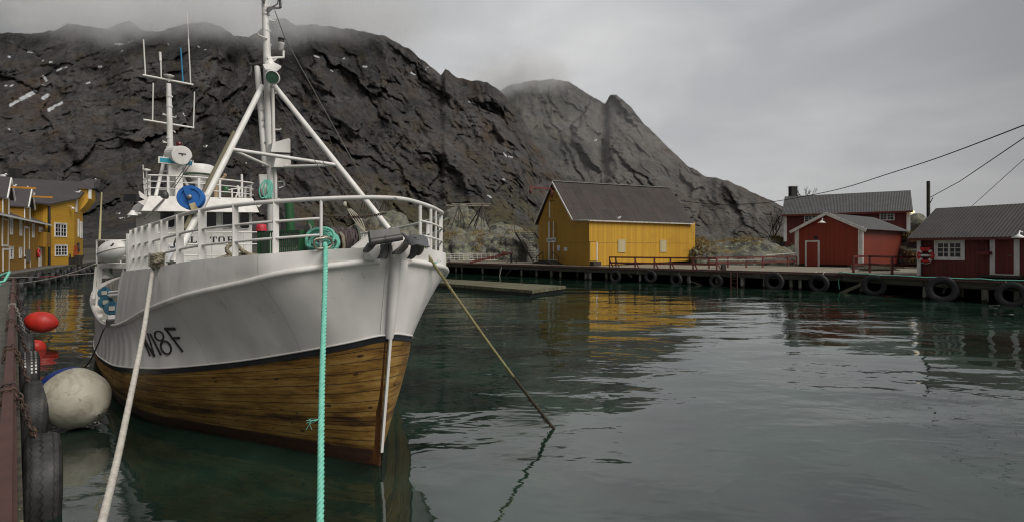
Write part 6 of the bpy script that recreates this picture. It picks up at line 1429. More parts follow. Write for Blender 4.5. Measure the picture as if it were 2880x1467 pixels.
def shade(mb, c, s): mb.lathe(c, UP, [(5 * s, 8 * s), (5.5 * s, 5 * s), (9 * s, 0), (13 * s, -5 * s), (13.5 * s, -6.5 * s), (3 * s, -5 * s)], 18)
mb = MB(); shade(mb, c, s_); mb.tube([c - UP * 1 * s_, BU(395, 601, 9.7)], 2.6 * s_, 8); mb.build('deck_lamp', M_BOATW, house)
# ---- foremast with its A-frame
UM = 4.3; mps = [BU(768, 745, UM), BU(765, 502, UM), BU(757.5, 323, UM), BU(752, 180, UM + .05), BU(747, 60, UM + .1), BU(742, -50, UM + .12)]
mb = MB(); mb.tube(mps, [.086, .085, .082, .070, .058, .052], 12); fm = mb.build('foremast', M_BOATW, boat)
mb = MB(); mb.tube([BU(777, 735, UM - .1), BU(775, 500, UM - .1), BU(771, 455, UM - .1), BU(767, 250, UM - .1)], .03, 8); mb.build('cable_pipe', M_BOATW, fm)
legL = [BU(737, 243, UM - .05), BU(488, 738, 2.6)]; legR = [BU(767, 236, UM - .05), BU(1094, 645, 2.35)]
for a, b in (legL, legR): mb = MB(); mb.tube([a, b], [.045, .050], 12); mb.build('mast_leg', M_BOATW, fm)
mb = MB(); o_ = BS * .058 + UP * .02; mb.tube([legL[0].lerp(legL[1], .33) + o_, legL[0].lerp(legL[1], .86) + o_], .03, 6); mb.build('hose', paint('old_hose', (0.16, 0.14, 0.09), (0.1, 0.09, 0.06), .8), fm)
def on(line, px):
    a, b = line; lo, hi = 0., 1.; f0 = proj(a)[0] - px
    for _ in range(40):
        m = (lo + hi) / 2
        if (proj(a.lerp(b, m))[0] - px) * f0 > 0: lo = m
        else: hi = m
    return a.lerp(b, lo)
j0, j1 = on(legL, 648), on(legR, 950); jm = BU(762, 470, UM)
for a, b, r in ((j0, j1, .03), (j0, jm, .027), (j1, jm, .027)): mb = MB(); mb.tube([a, b], r, 8); mb.build('spreader', M_BOATW, fm)
mb = MB(); bm = [BU(723, 188, UM + .15), BU(735, 320, UM + .1), BU(747, 468, UM + .05)]; mb.tube(bm, [.050, .056, .06], 10); dr_ = mb.build('derrick_boom', M_BOATW, boat)
mb = MB(); tp = bm[0]; mb.tube([tp + V((-.1, 0, .02)), tp + V((.1, 0, .05))], .04, 8); mb.ball(tp + V((-.12, 0, .03)), (.04, 0, 0), (0, .04, 0), (0, 0, .04), 8, 6); mb.tube([tp + V((-.1, -.02, .0)), BU(706, 203, UM + .2), BU(700, 214, UM + .2)], .03, 6); mb.build('block', M_DKSTEEL, dr_)
for y in (302, 332, 350, 400): mb = MB(); mb.tube([BU(726 + (y - 190) * .085, y, UM), BU(748 + (y - 300) * .06, y + 5, UM)], .012, 5); mb.build('boom_clamp', M_STEEL, dr_)
for (x0, y0, x1, y1, x2, y2) in ((768, 365, 790, 365, 790, 361), (752, 109, 728, 100, 723, 93), (756, 57, 773, 61, 773, 54), (766, 264, 778, 262, 779, 260), (745, 20, 757, 18, 760, 5)): mb = MB(); mb.tube([BU(x0, y0, UM), BU(x1, y1, UM), BU(x2, y2, UM)], .014, 5); mb.build('step', M_BOATW, fm)
for y in (40, 88, 127): mb = MB(); mb.lathe(BU(746 + y * .045, y, UM + .09), UP, [(.070, -.012), (.070, .012)], 12); mb.build('mast_collar', M_BOATW, fm)
mb = MB(); mb.prism([BU(752, 22, UM), BU(765, 18, UM), BU(790, 21, UM), BU(790, 24, UM), BU(768, 26, UM), BU(753, 40, UM)], BA * .03); mb.tube([BU(789, 22, UM), BU(787, -10, UM)], .022, 6); mb.tube([BU(768, 19, UM), BU(780, 12, UM), BU(784, -5, UM)], .012, 6); mb.prism([BU(731, -8, UM), BU(745, 10, UM), BU(750, -8, UM)], BA * .03); mb.build('masthead_arm', M_DKSTEEL, fm)
pc = BU(768, 192, UM - .2); mb = MB(); mb.lathe(BU(758, 178, UM - .05), UP, [(.085, -.08), (.10, 0), (.07, .02), (.07, .10), (.02, .11)], 14); mb.prism([BU(739, 186, UM - .1), BU(770, 180, UM - .1), BU(791, 191, UM - .35), BU(775, 204, UM - .45), BU(745, 198, UM - .3)], UP * .03); mb.build('lamp_shelf', M_BOATW, fm)
c = BU(767, 219, UM - .35); ax = V((.30, -.92, -.22)).normalized(); mb = MB(); mb.lathe(c, ax, [(.02, -.14), (.08, -.13), (.115, -.05), (.12, .05), (.105, .06)], 20); fl_ = mb.build('floodlight', M_BOATW, fm); mb = MB(); mb.lathe(c, ax, [(.107, .045), (.01, .05)], 20); mb.build('lens', paint('green_lens', (0.04, 0.09, 0.055), (0.025, 0.05, 0.035), .12, bump=0), fm)
mb = MB(); mb.tube([BU(752, 165, UM - .1), BU(778, 163, UM - .1), BU(798, 162, UM - .1), BU(797, 143, UM - .1)], .022, 6); mb.tube([BU(765, 176, UM - .1), BU(780, 163, UM - .1)], .016, 6); p = BU(791, 142, UM - .1); mb.lathe(p, UP, [(.02, 0), (.045, .01), (.05, .10), (.06, .11), (.06, .13)], 14); mb.build('camera_arm', M_BOATW, fm); mb = MB(); mb.lathe(p + UP * .13, UP, [(.045, 0), (.05, .03), (.045, .06), (.058, .065), (.058, .085), (.03, .10), (.005, .105)], 14); mb.build('mast_lantern', M_DKSTEEL, fm)
mb = MB(); mb.prism([BU(767, 402, 4.0), BU(812, 389, 4.0), BU(817, 393, 4.0), BU(817, 430, 4.0), BU(762, 427, 4.0)], BA * .32); mb.prism([BU(778, 433, 4.05), BU(816, 434, 4.05), BU(818, 462, 4.05), BU(812, 470, 4.05), BU(770, 470, 4.05)], BA * .22); mb.build('equipment_box', M_BOATW, fm); mb = MB(); mb.prism([BU(817.5, 392, 3.99), BU(821, 394, 4.05), BU(820, 433, 4.05), BU(817.5, 430, 3.99)], BA * .3); mb.build('box_face', M_BLACK, fm)
mb = MB(); mb.prism([BU(729, 490, UM), BU(765, 492, UM), BU(762, 556, UM), BU(738, 548, UM), BU(731, 520, UM)], BA * .06); mb.build('mast_plate', M_BOATW, fm)
mb = MB(); mb.tube([BU(782, 512, UM - .1), BU(797, 511, UM - .1), BU(800, 524, UM - .1), BU(785, 530, UM - .1)], .02, 6); mb.build('mast_lamp', M_STEEL, fm); mb = MB(); mb.tube([BU(780, 505, UM - .1), BU(788, 500, UM - .1), BU(790, 535, UM - .1), BU(784, 536, UM - .1)], .012, 6); mb.build('lamp_cable', M_BLACK, fm); mb = MB(); mb.tube([BU(780, 560, UM - .1), BU(797, 563, UM - .1), BU(797, 568, UM - .1)], .016, 6); mb.build('step', M_BOATW, fm)
mb = MB(); rg = random.Random(4)
for k in range(4): x = 742 + k * 4; mb.tube([V(q) for q in spline([tuple(BU(*q, UM - .15)) for q in ((x + 4, 506), (x - 12 + 7 * k, 530), (x - 8 + 6 * k, 556), (x + 8, 552), (x + 12, 525), (x + 6, 508))], 5)], .014, 5)
tag(mb.build('rope_hank', M_TEALROPE), 'hank of thin pale green rope hanging on the foremast', 'rope')
# hanging black hoses at the mast foot
mb = MB()
for k in range(3): mb.tube([V(q) for q in spline([tuple(BU(*q, UM - .2)) for q in ((778 + k * 3, 590), (791 + k * 3, 610), (793 + k * 2, 640), (786, 680))], 5)], .014, 5)
mb.build('hose', M_BLACK, fm)
# ---- standing rigging
def stay(label, pts_, r, m_=None): mb = MB(); mb.tube(pts_, r, 5); o = mb.build('stay', m_ or M_WIRE_G, fm); return o
M_WIRE_G = paint('wire_rope', (0.10, 0.09, 0.075), (0.06, 0.055, 0.05), .6, bump=0)
for pts_, r in (([BU(703, 212, UM + .2), BU(480, 530, 10.4)], .009), ([BU(707, 214, UM + .2), BU(488, 532, 10.4)], .009), ([BU(462, 560, 10.0), BU(408, 615, 9.2)], .022), ([BU(802, 110, UM + .1), BU(1068, 590, 1.6)], .008), ([BU(775, 270, UM), BU(960, 575, 2.2)], .006), ([BU(777, 272, UM), BU(1020, 610, 2.2)], .006), ([BU(846, 380, UM), BU(985, 560, 2.6)], .009), ([BU(773, 30, UM), BU(802, 110, UM + .1)], .007)): stay('', pts_, r)
mb = MB(); mb.ball(BU(463, 551, 10.1), (.10, 0, 0), (0, .08, 0), (0, 0, .13), 10, 8); mb.build('stay_block', M_DKSTEEL, fm)
mb = MB(); mb.ball(BU(970, 575, 2.0), (.03, 0, 0), (0, .03, 0), (0, 0, .045), 8, 6); 
for k in range(4): mb.tube([V(q) for q in spline([tuple(BU(*q, 1.8)) for q in ((977 + k * 3, 588), (992 + k * 7, 615), (1012 + k * 4, 640), (1026, 652))], 5)], .009, 5)
mb.build('halyard_tail', paint('pale_cord', (0.42, 0.39, 0.32), (0.3, 0.27, 0.22), .9), fm)
# ---- blue block on the A-frame
cB = BU(538, 557, 2.95); ax = V((.30, -.93, .08)).normalized(); rB = 33.5 * cB.y / F
M_BLUEW = paint('hauler_blue', (0.020, 0.135, 0.42), (0.016, 0.10, 0.33), .4, 5)
mb = MB(); mb.lathe(cB, ax, [(.02, -.07), (rB * .9, -.07), (rB, -.055), (rB * .86, -.01), (rB, .035), (rB, .055), (rB * .97, .062), (rB * .72, .062), (rB * .68, .045), (rB * .15, .045), (.01, .045)], 40, sm=False); bw = mb.build('hauler_wheel', M_BLUEW, fm)
e1 = ax.cross(UP).normalized(); e2 = e1.cross(ax); dg_ = (e1 * .35 + e2 * .94).normalized(); de = ax.cross(dg_)
mb = MB(); mb.box(cB + ax * .062, dg_ * rB * .97, de * rB * .24, ax * .016); mb.build('wheel_bar', M_BLUEW, fm)
mb = MB(); mb.lathe(cB + ax * .08, ax, [(.035, 0), (.035, .02), (.02, .03), (.002, .035)], 8); mb.build('hub_nut', M_STEEL, fm)
mb = MB(); mb.box(cB - dg_ * rB * 1.0 + ax * .07, dg_ * rB * .42, de * rB * .22, ax * .03); mb.build('wheel_arm', paint('worn_cream', (0.50, 0.42, 0.24), (0.28, 0.2, 0.1), .6, 12), fm)
mb = MB(); mb.tube([cB - ax * .05, on(legL, 582)], .05, 8); mb.build('wheel_axle', M_BOATW, fm)
# ---- platform with the life raft, aft starboard
M_PLAT = M_BOATW; UPL = 8.6
pf = [BU(272, 741, UPL + .6), BU(356, 737, UPL - .2)]; zf = pf[0].z; pp0 = pf[0]; pp1 = V((pf[1].x, pf[1].y, zf)); inn_b = V((-.1, 1.0, 0)) * .8
mb = MB(); mb.prism([pp0, pp1, pp1 + inn_b, pp0 + inn_b], UP * -.09); pl = mb.build('raft_platform', M_PLAT, boat)
mb = MB()
zr = BU(272, 676, UPL + .6).z
for fr in (1, .66, .33):
    z = zf + (zr - zf) * fr; mb.tube([V((q.x, q.y, z)) for q in (pp0 + inn_b, pp0, pp1, pp1 + inn_b)], .015, 6)
for q in (pp0, pp0.lerp(pp1, .32), pp1, pp0 + inn_b, pp1 + inn_b): mb.tube([V((q.x, q.y, zf)), V((q.x, q.y, zr))], .017, 6)
mb.build('platform_rail', M_PLAT, pl)
mb = MB(); 
for a, b in (((271, 749), (263, 838)), ((279, 752), (272, 862)), ((284, 752), (277, 862))): mb.bar(BU(*a, UPL + .5), BU(*b, UPL + .5), .05, .05, up=BA)
mb.build('platform_leg', M_PLAT, pl)
mb = MB(); mb.tube([BU(280, 674, UPL + .4), BU(286, 541, UPL + .4)], [.022, .014], 8); mb.build('flagstaff', paint('pale_yellow_pole', (0.52, 0.46, 0.26), None, .6, bump=0), boat)
c = BU(320, 706, UPL + .1); s_ = c.y / F; rft = thing('life_raft', 'white life raft canister behind the rails of the aft platform', 'life raft', tuple(c)); axl = V((.93, -.2, .25)).normalized(); up_ = (UP - axl * axl.z).normalized(); sd2 = axl.cross(up_)
mb = MB(); mb.ball(c, up_ * 31 * s_, sd2 * 31 * s_, axl * 46 * s_, 24, 14); mb.build('canister', M_BOATW, rft)
mb = MB(); mb.tube([c + axl * math.cos(a) * 46.5 * s_ + sd2 * math.sin(a) * 31.5 * s_ for a in [2 * math.pi * k / 28 for k in range(28)]], .012, 6, loop=True); mb.build('seam', M_BOATW, rft)
mb = MB(); mb.bar(BU(311, 693, UPL - .35), BU(317, 688, UPL - .35), .03, .03); mb.bar(BU(316, 690, UPL - .35), BU(319, 684, UPL - .35), .03, .03); mb.build('strap_mark', M_BLACK, rft)
mb = MB(); c = BU(298, 772, UPL + .6); shade(mb, c, c.y / F * 1.35); mb.tube([c + UP * .05, V((c.x, c.y, zf))], .04, 8); mb.build('deck_lamp', M_PLAT, pl)
mb = MB(); mb.tube([BU(308, 822, 7.4), BU(345, 818, 6.6)], .03, 8); mb.tube([BU(309, 831, 7.4), BU(345, 828, 6.6)], .045, 8); mb.build('aft_deck_rail', M_BOATW, boat)
# jig reels on the low aft bulwark
M_REEL = paint('jig_reel_blue', (0.012, 0.085, 0.135), (0.010, 0.055, 0.09), .45, 5)
for k, (x, y, r_, u_) in enumerate(((294.5, 823, 16, 8.2), (298.5, 849, 18, 7.4), (316, 866, 19.5, 6.6))):
    c = BU(x, y, u_); s_ = c.y / F; ax = V((.55, -.82, .1)).normalized(); e1 = ax.cross(UP).normalized()
    rt = thing('jig_reel', ('farthest', 'middle', 'nearest')[k] + ' of the three dark blue jigging reels on the low aft bulwark', 'fishing reel', tuple(c), 'jigging reels on the aft bulwark')
    mb = MB(); mb.lathe(c, ax, [(.01, -.07), (r_ * s_ * .95, -.06), (r_ * s_, -.04), (r_ * s_, .04), (r_ * s_ * .95, .055), (.01, .06)], 28, sm=False); mb.build('disc', M_REEL, rt)
    mb = MB(); mb.box(c + ax * .065 + UP * .02, e1 * .035, UP * r_ * s_ * .9, ax * .012); mb.build('bar', M_REEL, rt)
    mb = MB(); mb.box(c - UP * (r_ * s_ + .10) , e1 * .05, UP * .13, ax * .05); mb.box(c + ax * .085, e1 * .045, UP * .04, ax * .01); mb.build('stand', paint('reel_stand_%d' % k, (0.42, 0.41, 0.36), (0.25, 0.24, 0.2), .6) if k == 0 else bpy.data.materials['reel_stand_0'], rt)
mb = MB(); mb.box(BU(318, 905, 6.2), BA * .12, BS * .10, UP * .05); mb.build('roller_bracket', M_DKSTEEL, boat); mb = MB(); mb.box(BU(313, 898, 6.4), BA * .10, BS * .05, UP * .075); mb.build('fairlead', M_BOATW, boat)
# ---- registration on the bow
bvh = BVHTree.FromPolygons([V(v.co) + B0 for v in hull.data.vertices], [tuple(p.vertices) for p in hull.data.polygons])
def hit(px, py):
    d = V(((px - 1440) / F, 1, (HY - py) / F)).normalized(); loc, nrm, i, dist = bvh.ray_cast(V((0, 0, H)), d)
    if loc is None: loc, nrm, i, dist = bvh.find_nearest(P(px, py, 7))
    if nrm.dot(d) > 0: nrm = -nrm
    return loc, nrm
def stroke(mb, pts_, w_):
    q = []
    for i in range(len(pts_) - 1):
        for k in range(5): q.append((pts_[i][0] + (pts_[i + 1][0] - pts_[i][0]) * k / 5, pts_[i][1] + (pts_[i + 1][1] - pts_[i][1]) * k / 5))
    q.append(pts_[-1]); L0 = []; R0 = []; L1 = []; R1 = []
    for i, (x, y) in enumerate(q):
        p, n = hit(x, y); a, _ = hit(*q[min(i + 1, len(q) - 1)]); b, _ = hit(*q[max(i - 1, 0)]); d = (a - b).normalized(); s = d.cross(n).normalized() * w_ / 2
        L0.append(p - s + n * .001); R0.append(p + s + n * .001); L1.append(p - s + n * .016); R1.append(p + s + n * .016)
    mb.sheet([L0, L1, R1, R0], sm=False); mb.face([L0[0], R0[0], R1[0], L1[0]]); mb.face([L0[-1], L1[-1], R1[-1], R0[-1]])
def zz(*pts_): return [(230 + x / 2.186, 650 + y / 2.187) for x, y in pts_]
mb = MB()
for pts_, w_ in ((zz((366, 628), (424, 764)), .016), (zz((370, 628), (448, 766)), .028), (zz((408, 624), (452, 768)), .016), (zz((424, 628), (490, 758)), .024),
                 (zz(*[(479 + 27 * math.cos(a) + 6 * math.sin(a), 640 + 29 * math.sin(a)) for a in [2 * math.pi * k / 16 for k in range(17)]]), .020),
                 (zz(*[(521 + 31 * math.cos(a) + 9 * math.sin(a), 712 + 40 * math.sin(a)) for a in [2 * math.pi * k / 16 for k in range(17)]]), .024),
                 (zz((514, 592), (624, 737)), .024), (zz((514, 597), (576, 597)), .046), (zz((556, 655), (603, 652)), .036)): stroke(mb, pts_, w_ * .8)
mb.build('registration_letters', M_NAME, boat)
for pl_ in (((1088, 738), (1082, 800), (1076, 870), (1070, 936)), ((1108, 737), (1104, 800), (1098, 870), (1091, 936))):
    mb = MB(); mb.tube([hit(*q)[0] + hit(*q)[1] * .002 for q in pl_], .0055, 6); mb.build('weld_seam', M_HULLW, boat)
# ================================================================ DECK GEAR, ANCHORS, MOORING LINES
# bow cheeks and rollers that carry the anchors
mb = MB()
for q, off in (([BU(991, 697, -.05), BU(1037, 660, -.05), BU(1045, 668, -.05), BU(1041, 684, -.05), BU(1032, 698, -.05)], .05),):
    mb.prism(q, BA * off)
mb.prism([BU(1056, 733, -.36), BU(1066, 728, -.38), BU(1076, 716, -.40), BU(1079, 700, -.40), BU(1077, 688, -.38), BU(1062, 687, -.36), BU(1052, 692, -.33), BU(1030, 702, -.30), BU(1028, 730, -.28)], BA * .05)
mb.prism([BU(1104, 690, -.47), BU(1120, 676, -.47), BU(1131, 680, -.47), BU(1158, 690, -.40), BU(1156, 716, -.42), BU(1148, 727, -.44), BU(1106, 727, -.46)], BA * .06)
mb.prism([BU(1143, 660, -.30), BU(1150, 664, -.30), BU(1142, 682, -.30), BU(1108, 700, -.34), BU(1105, 696, -.34)], BA * .04)
mb.build('bow_roller_cheek', M_BOATW, boat)
mb = MB(); mb.prism([BU(982, 702, -.12), BU(1036, 694, -.28), BU(1029, 703, -.24), BU(990, 704, -.12)], BA * .02); mb.build('cheek_lip', M_HULLW, boat)
def slabp(mb, pxs, u, th): mb.prism([BU(x, y, u) for x, y in pxs], BA * th)
an = thing('anchor', 'dark box flanged anchor stowed over the starboard side of the bow', 'anchor', tuple(BU(1085, 680, -.4)))
mb = MB()
a0, a1, b0_, b1_ = BU(1039, 649, -.52), BU(1122, 641, -.60), BU(1132, 673, -.66), BU(1044, 687, -.58); mb.prism([a0, a1, b1_ if False else b0_, b1_], BA * .045 - UP * .012)
mb.build('fluke_plate', M_DKSTEEL, an)
mb = MB(); mb.tube([BU(1043, 681, -.63), BU(1131, 667, -.70)], .036, 12); mb.build('stock', M_DKSTEEL, an)
mb = MB(); q = BU(1084, 674, -.66); mb.tube([V(p) for p in [q + V((0, 0, .037)), q + V((.004, -.03, .02)), q + V((.006, -.036, -.02)), q + V((.006, 0, -.04))]], .008, 5); mb.build('lashing', M_BLACK, an)
mb = MB(); slabp(mb, [(1040, 683), (1058, 688), (1050, 699), (1040, 708), (1032, 711), (1026, 708), (1027, 702)], -.52, .05); mb.build('fluke_tip', M_DKSTEEL, an)
for w_ in (((1079, 688), (1091, 686), (1092, 700), (1090, 714), (1083, 726), (1069, 728), (1077, 715), (1080, 700)), ((1093, 685), (1101, 683), (1102, 702), (1099, 716), (1092, 727), (1085, 728), (1092, 714), (1094, 700))):
    mb = MB(); slabp(mb, w_, -.55, .08); mb.build('shank', M_DKSTEEL, an)
an2 = thing('anchor', 'grey anchor with a curved saddle shaped plate stowed at the stem', 'anchor', tuple(BU(1170, 675, -.5)))
M_GRYSTEEL = paint('grey_anchor_steel', (0.125, 0.128, 0.135), (0.075, 0.077, 0.082), .42, 6, metal=.35, bump=.1)
prof_t = [(1134, 657), (1142, 661), (1150, 664), (1160, 665), (1172, 663), (1182, 660), (1192, 661), (1199, 666)]; prof_b = [(1149, 681), (1153, 688), (1159, 690), (1167, 688), (1176, 687), (1187, 689), (1197, 693), (1205, 694)]
g = []
for r in range(7):
    t_ = r / 6; row = []
    for i in range(8):
        x = prof_t[i][0] + (prof_b[i][0] - prof_t[i][0]) * t_ + (3 * math.sin(math.pi * t_) if i == 7 else 0); y = prof_t[i][1] + (prof_b[i][1] - prof_t[i][1]) * t_
        row.append(BU(x, y, -.60 - .10 * math.cos((i - 3.5) * .5) * 1.0 - .14 * t_))
    g.append(row)
mb = MB(); mb.sheet(g); g2 = [[p + BA * .03 for p in r] for r in g]; mb.sheet(g2, flip=True)
mb.sheet([g[0], g2[0]], sm=False); mb.sheet([g[-1], g2[-1]], sm=False); mb.sheet([[r[0] for r in g], [r[0] for r in g2]], sm=False); mb.sheet([[r[-1] for r in g], [r[-1] for r in g2]], sm=False)
mb.tube([BU(x, y, -.76) for x, y in prof_b], .008, 6); mb.build('saddle_plate', M_GRYSTEEL, an2)
mb = MB(); slabp(mb, [(1170, 673), (1178, 673), (1178, 677), (1172, 677)], -.76, .02); slabp(mb, [(1166, 667), (1173, 667), (1172, 669.5), (1166, 669.5)], -.735, .02); mb.build('slot', M_BLACK, an2)
for w_ in (((1146, 672), (1153, 682), (1147, 697), (1137, 708), (1125, 716), (1108, 716), (1113, 707), (1130, 694), (1140, 683)), ((1163, 690), (1177, 689), (1175, 706), (1170, 720), (1160, 729), (1152, 727), (1160, 713), (1162, 700)), ((1181, 690), (1194, 693), (1191, 706), (1184, 716), (1177, 719), (1179, 706))):
    mb = MB(); slabp(mb, w_, -.56 if w_[0][0] < 1150 else -.60, .06); mb.build('fluke_arm', M_DKSTEEL, an2)
# fairlead hoop and the teal coil
mb = MB(); hoop = [BU(882 + 0, 684, 0.0)]
hp = [(884, 676), (892, 672), (905, 671), (918, 668), (928, 672), (935, 682), (932, 691), (923, 697), (908, 699), (893, 699), (884, 692)]
mb.tube([BU(x, y, -.02) for x, y in [q for q in spline([tuple(p) for p in hp + hp[:1]], 3)][:-1]], .014, 8, loop=True); mb.tube([BU(905, 668, -.02), BU(918, 664, .0), BU(933, 675, .05)], .014, 8); mb.build('fairlead_hoop', paint('worn_steel', (0.33, 0.31, 0.26), (0.16, 0.14, 0.11), .35, 9, metal=.7), boat)
mb = MB(); cc_ = BU(903, 680, .22); ax = V((.25, -.95, .2)).normalized(); e1 = ax.cross(UP).normalized(); e2 = e1.cross(ax); rg = random.Random(9); pts_ = []
for k in range(84):
    a = k / 84 * 2 * math.pi * 6; rr = .11 + .04 * math.sin(k * .37) + rg.gauss(0, .006); pts_.append(cc_ + e1 * (math.cos(a) * rr * 1.15 - .02) + e2 * math.sin(a) * rr * .95 + ax * (-.09 + .22 * k / 84))
mb.twist([V(q) for q in spline([tuple(p) for p in pts_], 3)], .017, .06, 5); mb.twist([BU(878, 684, .3), BU(868, 697, .35), BU(872, 706, .4)], .017, .06, 5)
tag(mb.build('rope_coil', M_TEALROPE), 'thick coil of bright teal rope made up behind the bow rail', 'rope')
# ---- teal mooring line
def catena(a, b, drop, n=40): return sag(a, b, drop, n)
tl = BU(915, 672, .12); tl1 = BU(915.5, 701, -.035); end = V((0.02, -.05, .95))
tp = [tl, BU(914, 690, -.02), tl1 - BA * .0]
mids = [P(915, 760, 5.28), P(911, 900, 4.95), P(906, 1060, 4.56), P(903, 1220, 4.18), P(902, 1350, 3.88), P(900, 1480, 3.6), P(893, 1760, 3.05)]
tps = [V(q) for q in spline([tuple(p) for p in tp + mids], 8)] + sag(mids[-1], end, .0, 10)[1:]
mb = MB(); mb.twist(tps, .027, .115, 6); rg = random.Random(5)
for k in range(7): s_ = P(898, 1178, 4.27); mb.tube([s_, s_ + V((-.03 - rg.random() * .05, -.01, -.01 + rg.gauss(0, .02))), s_ + V((-.05 - rg.random() * .06, -.01, -.03 + rg.gauss(0, .03)))], .0025, 4)
tag(mb.build('mooring_line', M_TEALROPE), 'bright teal mooring rope hanging down across the bow in front of the hull', 'rope')
# ---- white mooring line
M_WROPE = paint('white_rope', (0.50, 0.47, 0.42), (0.38, 0.35, 0.30), .85, 20)
w0 = BU(431, 742, 2.9); wps = [BU(433, 722, 2.9), w0, P(425, 790, 6.55), P(404, 930, 5.55), P(366, 1120, 4.42), P(330, 1290, 3.68), P(290, 1455, 3.02), P(262, 1560, 2.66), V((-1.42, 1.5, .9))]
mb = MB(); mb.twist([V(q) for q in spline([tuple(p) for p in wps], 8)], .024, .085, 6); tag(mb.build('mooring_line', M_WROPE), 'thick white laid mooring rope running from the boat down to the near quay', 'rope')
M_HAWSER = paint('tan_hawser', (0.30, 0.26, 0.19), (0.14, 0.12, 0.085), .9, 24)
mb = MB(); rg = random.Random(3)
for k in range(5):
    y = 716 + k * 7.0; mb.twist([V(q) for q in spline([tuple(BU(*q)) for q in ((424, y, 3.0), (436, y + 4, 2.7), (452, y - 1, 2.65), (464, y + 3, 2.8))], 4)], .03, .10, 5)
mb.twist([BU(431, 742, 2.8), BU(440, 735, 2.6), BU(459, 728, 2.6)], .03, .10, 5); tag(mb.build('rope_turns', M_HAWSER), 'turns of tan hawser made fast on the starboard bitts', 'rope')
mb = MB()
for dx in (0, 26): mb.tube([BU(432 + dx, 748, 2.9), BU(432 + dx, 710, 2.9)], .05, 10)
mb.build('bitts', M_BOATW, boat)
mb = MB(); rg = random.Random(12)
for k, pp in enumerate([((604, 737), (628, 724), (650, 718), (690, 716), (740, 724)), ((600, 733), (640, 722), (662, 712), (668, 698), (658, 688), (645, 690), (638, 702), (646, 714), (668, 722)), ((668, 690), (682, 705), (705, 716), (760, 722)), ((610, 740), (660, 728), (700, 722), (752, 727)), ((640, 735), (680, 726), (720, 719), (760, 726))]):
    mb.twist([V(q) for q in spline([tuple(BU(x, y, 1.55 - .02 * k)) for x, y in pp], 5)], .026, .085, 5)
tag(mb.build('rope_pile', M_HAWSER), 'loops of tan hawser heaped on the foredeck below the wheelhouse name', 'rope')
# white canvas and hook at the foot of the left A-frame leg
mb = MB(); mb.tube([BU(474, 742, 2.75), BU(482, 712, 2.8), BU(490, 690, 2.9)], [.09, .07, .05], 10); mb.build('leg_wrap', paint('white_canvas', (0.60, 0.62, 0.65), (0.48, 0.5, 0.54), .8, 9, bump=.15), boat)
mb = MB(); mb.tube([V(q) for q in spline([tuple(BU(*q, 2.7)) for q in ((497, 668), (490, 685), (490, 695), (478, 695))], 4)], .012, 6); mb.build('hook', M_BLACK, boat)
# ---- green pot crate with rope in it, and the winch
cg = thing('pot_crate', 'green slatted crate of coiled rope on the foredeck behind the railing', 'crate', tuple(BU(790, 720, 1.9)))
UG = 1.95; c0, c1, c2 = BU(758, 650, UG), BU(850, 648, UG - .55), BU(729, 655, UG + .45); zbot = 1.62
mb = MB()
for z in (c0.z - .01, c0.z - .10, 2.30, 2.05): mb.bar(V((c0.x, c0.y, z)), V((c1.x, c1.y, z)), .02, .025)
for k in range(17): p = c0.lerp(c1, k / 16); mb.bar(V((p.x, p.y, zbot)), V((p.x, p.y, c0.z)), .012, .012, up=BA)
mb.build('slats', M_GREEN, cg); mb = MB(); mb.prism([V((c0.x, c0.y, zbot)), V((c2.x, c2.y, zbot)), V((c2.x, c2.y, c2.z)), V((c0.x, c0.y, c0.z))], BA * .015); mb.build('end_panel', boards('green_ribbed', (0.022, 0.105, 0.036), (0.014, 0.07, 0.025), .03, .5, .25, gdark=.4), cg)
mb = MB(); bx = (c2 - c0); mb.prism([V((p.x, p.y, zbot)) for p in (c0 + bx * .15, c1 + bx * .15, c1 + bx * .9, c0 + bx * .9)], UP * .25); mb.build('lining', M_BLACK, cg)
mb = MB(); rg = random.Random(8)
for lv in range(5):
    a = c0 + bx * .12; b = c1 + bx * .12; z = 1.95 + lv * .06; q = [V((a.lerp(b, k / 10).x + rg.gauss(0, .01), a.lerp(b, k / 10).y + rg.gauss(0, .015), z + rg.gauss(0, .008))) for k in range(11)]; mb.twist(q, .028, .09, 5)
tag(mb.build('rope_pile', M_HAWSER), 'tan rope coiled inside the green slatted crate', 'rope')
rcp = BU(735, 640, UG + .45); bk = thing('green_drum_post', 'green post with a bright red cap beside the green crate', 'bollard', tuple(rcp)); mb = MB(); mb.tube([V((rcp.x, rcp.y, 1.6)), rcp - UP * .03], .055, 12); mb.build('post', M_GREEN, bk); mb = MB(); mb.lathe(rcp, UP, [(.075, -.05), (.07, .0), (.06, .045), (.005, .05)], 14); mb.build('cap', paint('red_cap', (0.55, 0.03, 0.05), None, .5, bump=0), bk)
wn_ = thing('winch', 'green deck winch with a drum of dark line behind the teal rope', 'winch', tuple(BU(930, 690, 1.0)))
mb = MB(); mb.tube([BU(817, 655, 3.3), BU(812, 560, 3.3)], [.075, .068], 12); mb.build('green_column', M_GREEN, wn_)
for pg in ([(866, 618), (880, 614), (892, 665), (910, 705), (890, 708), (872, 690)], [(893, 642), (905, 640), (925, 655), (905, 668)], [(972, 662), (985, 662), (990, 700), (968, 704)], [(845, 650), (858, 648), (858, 706), (838, 708)]):
    mb = MB(); mb.prism([BU(x, y, 1.0) for x, y in pg], BA * .05); mb.build('cheek', M_GREENP if pg[0][0] > 900 else M_GREEN, wn_)
dc = BU(934, 678, .9); ax = BS * .95 + BA * .1; s_ = dc.y / F
mb = MB(); rg = random.Random(1)
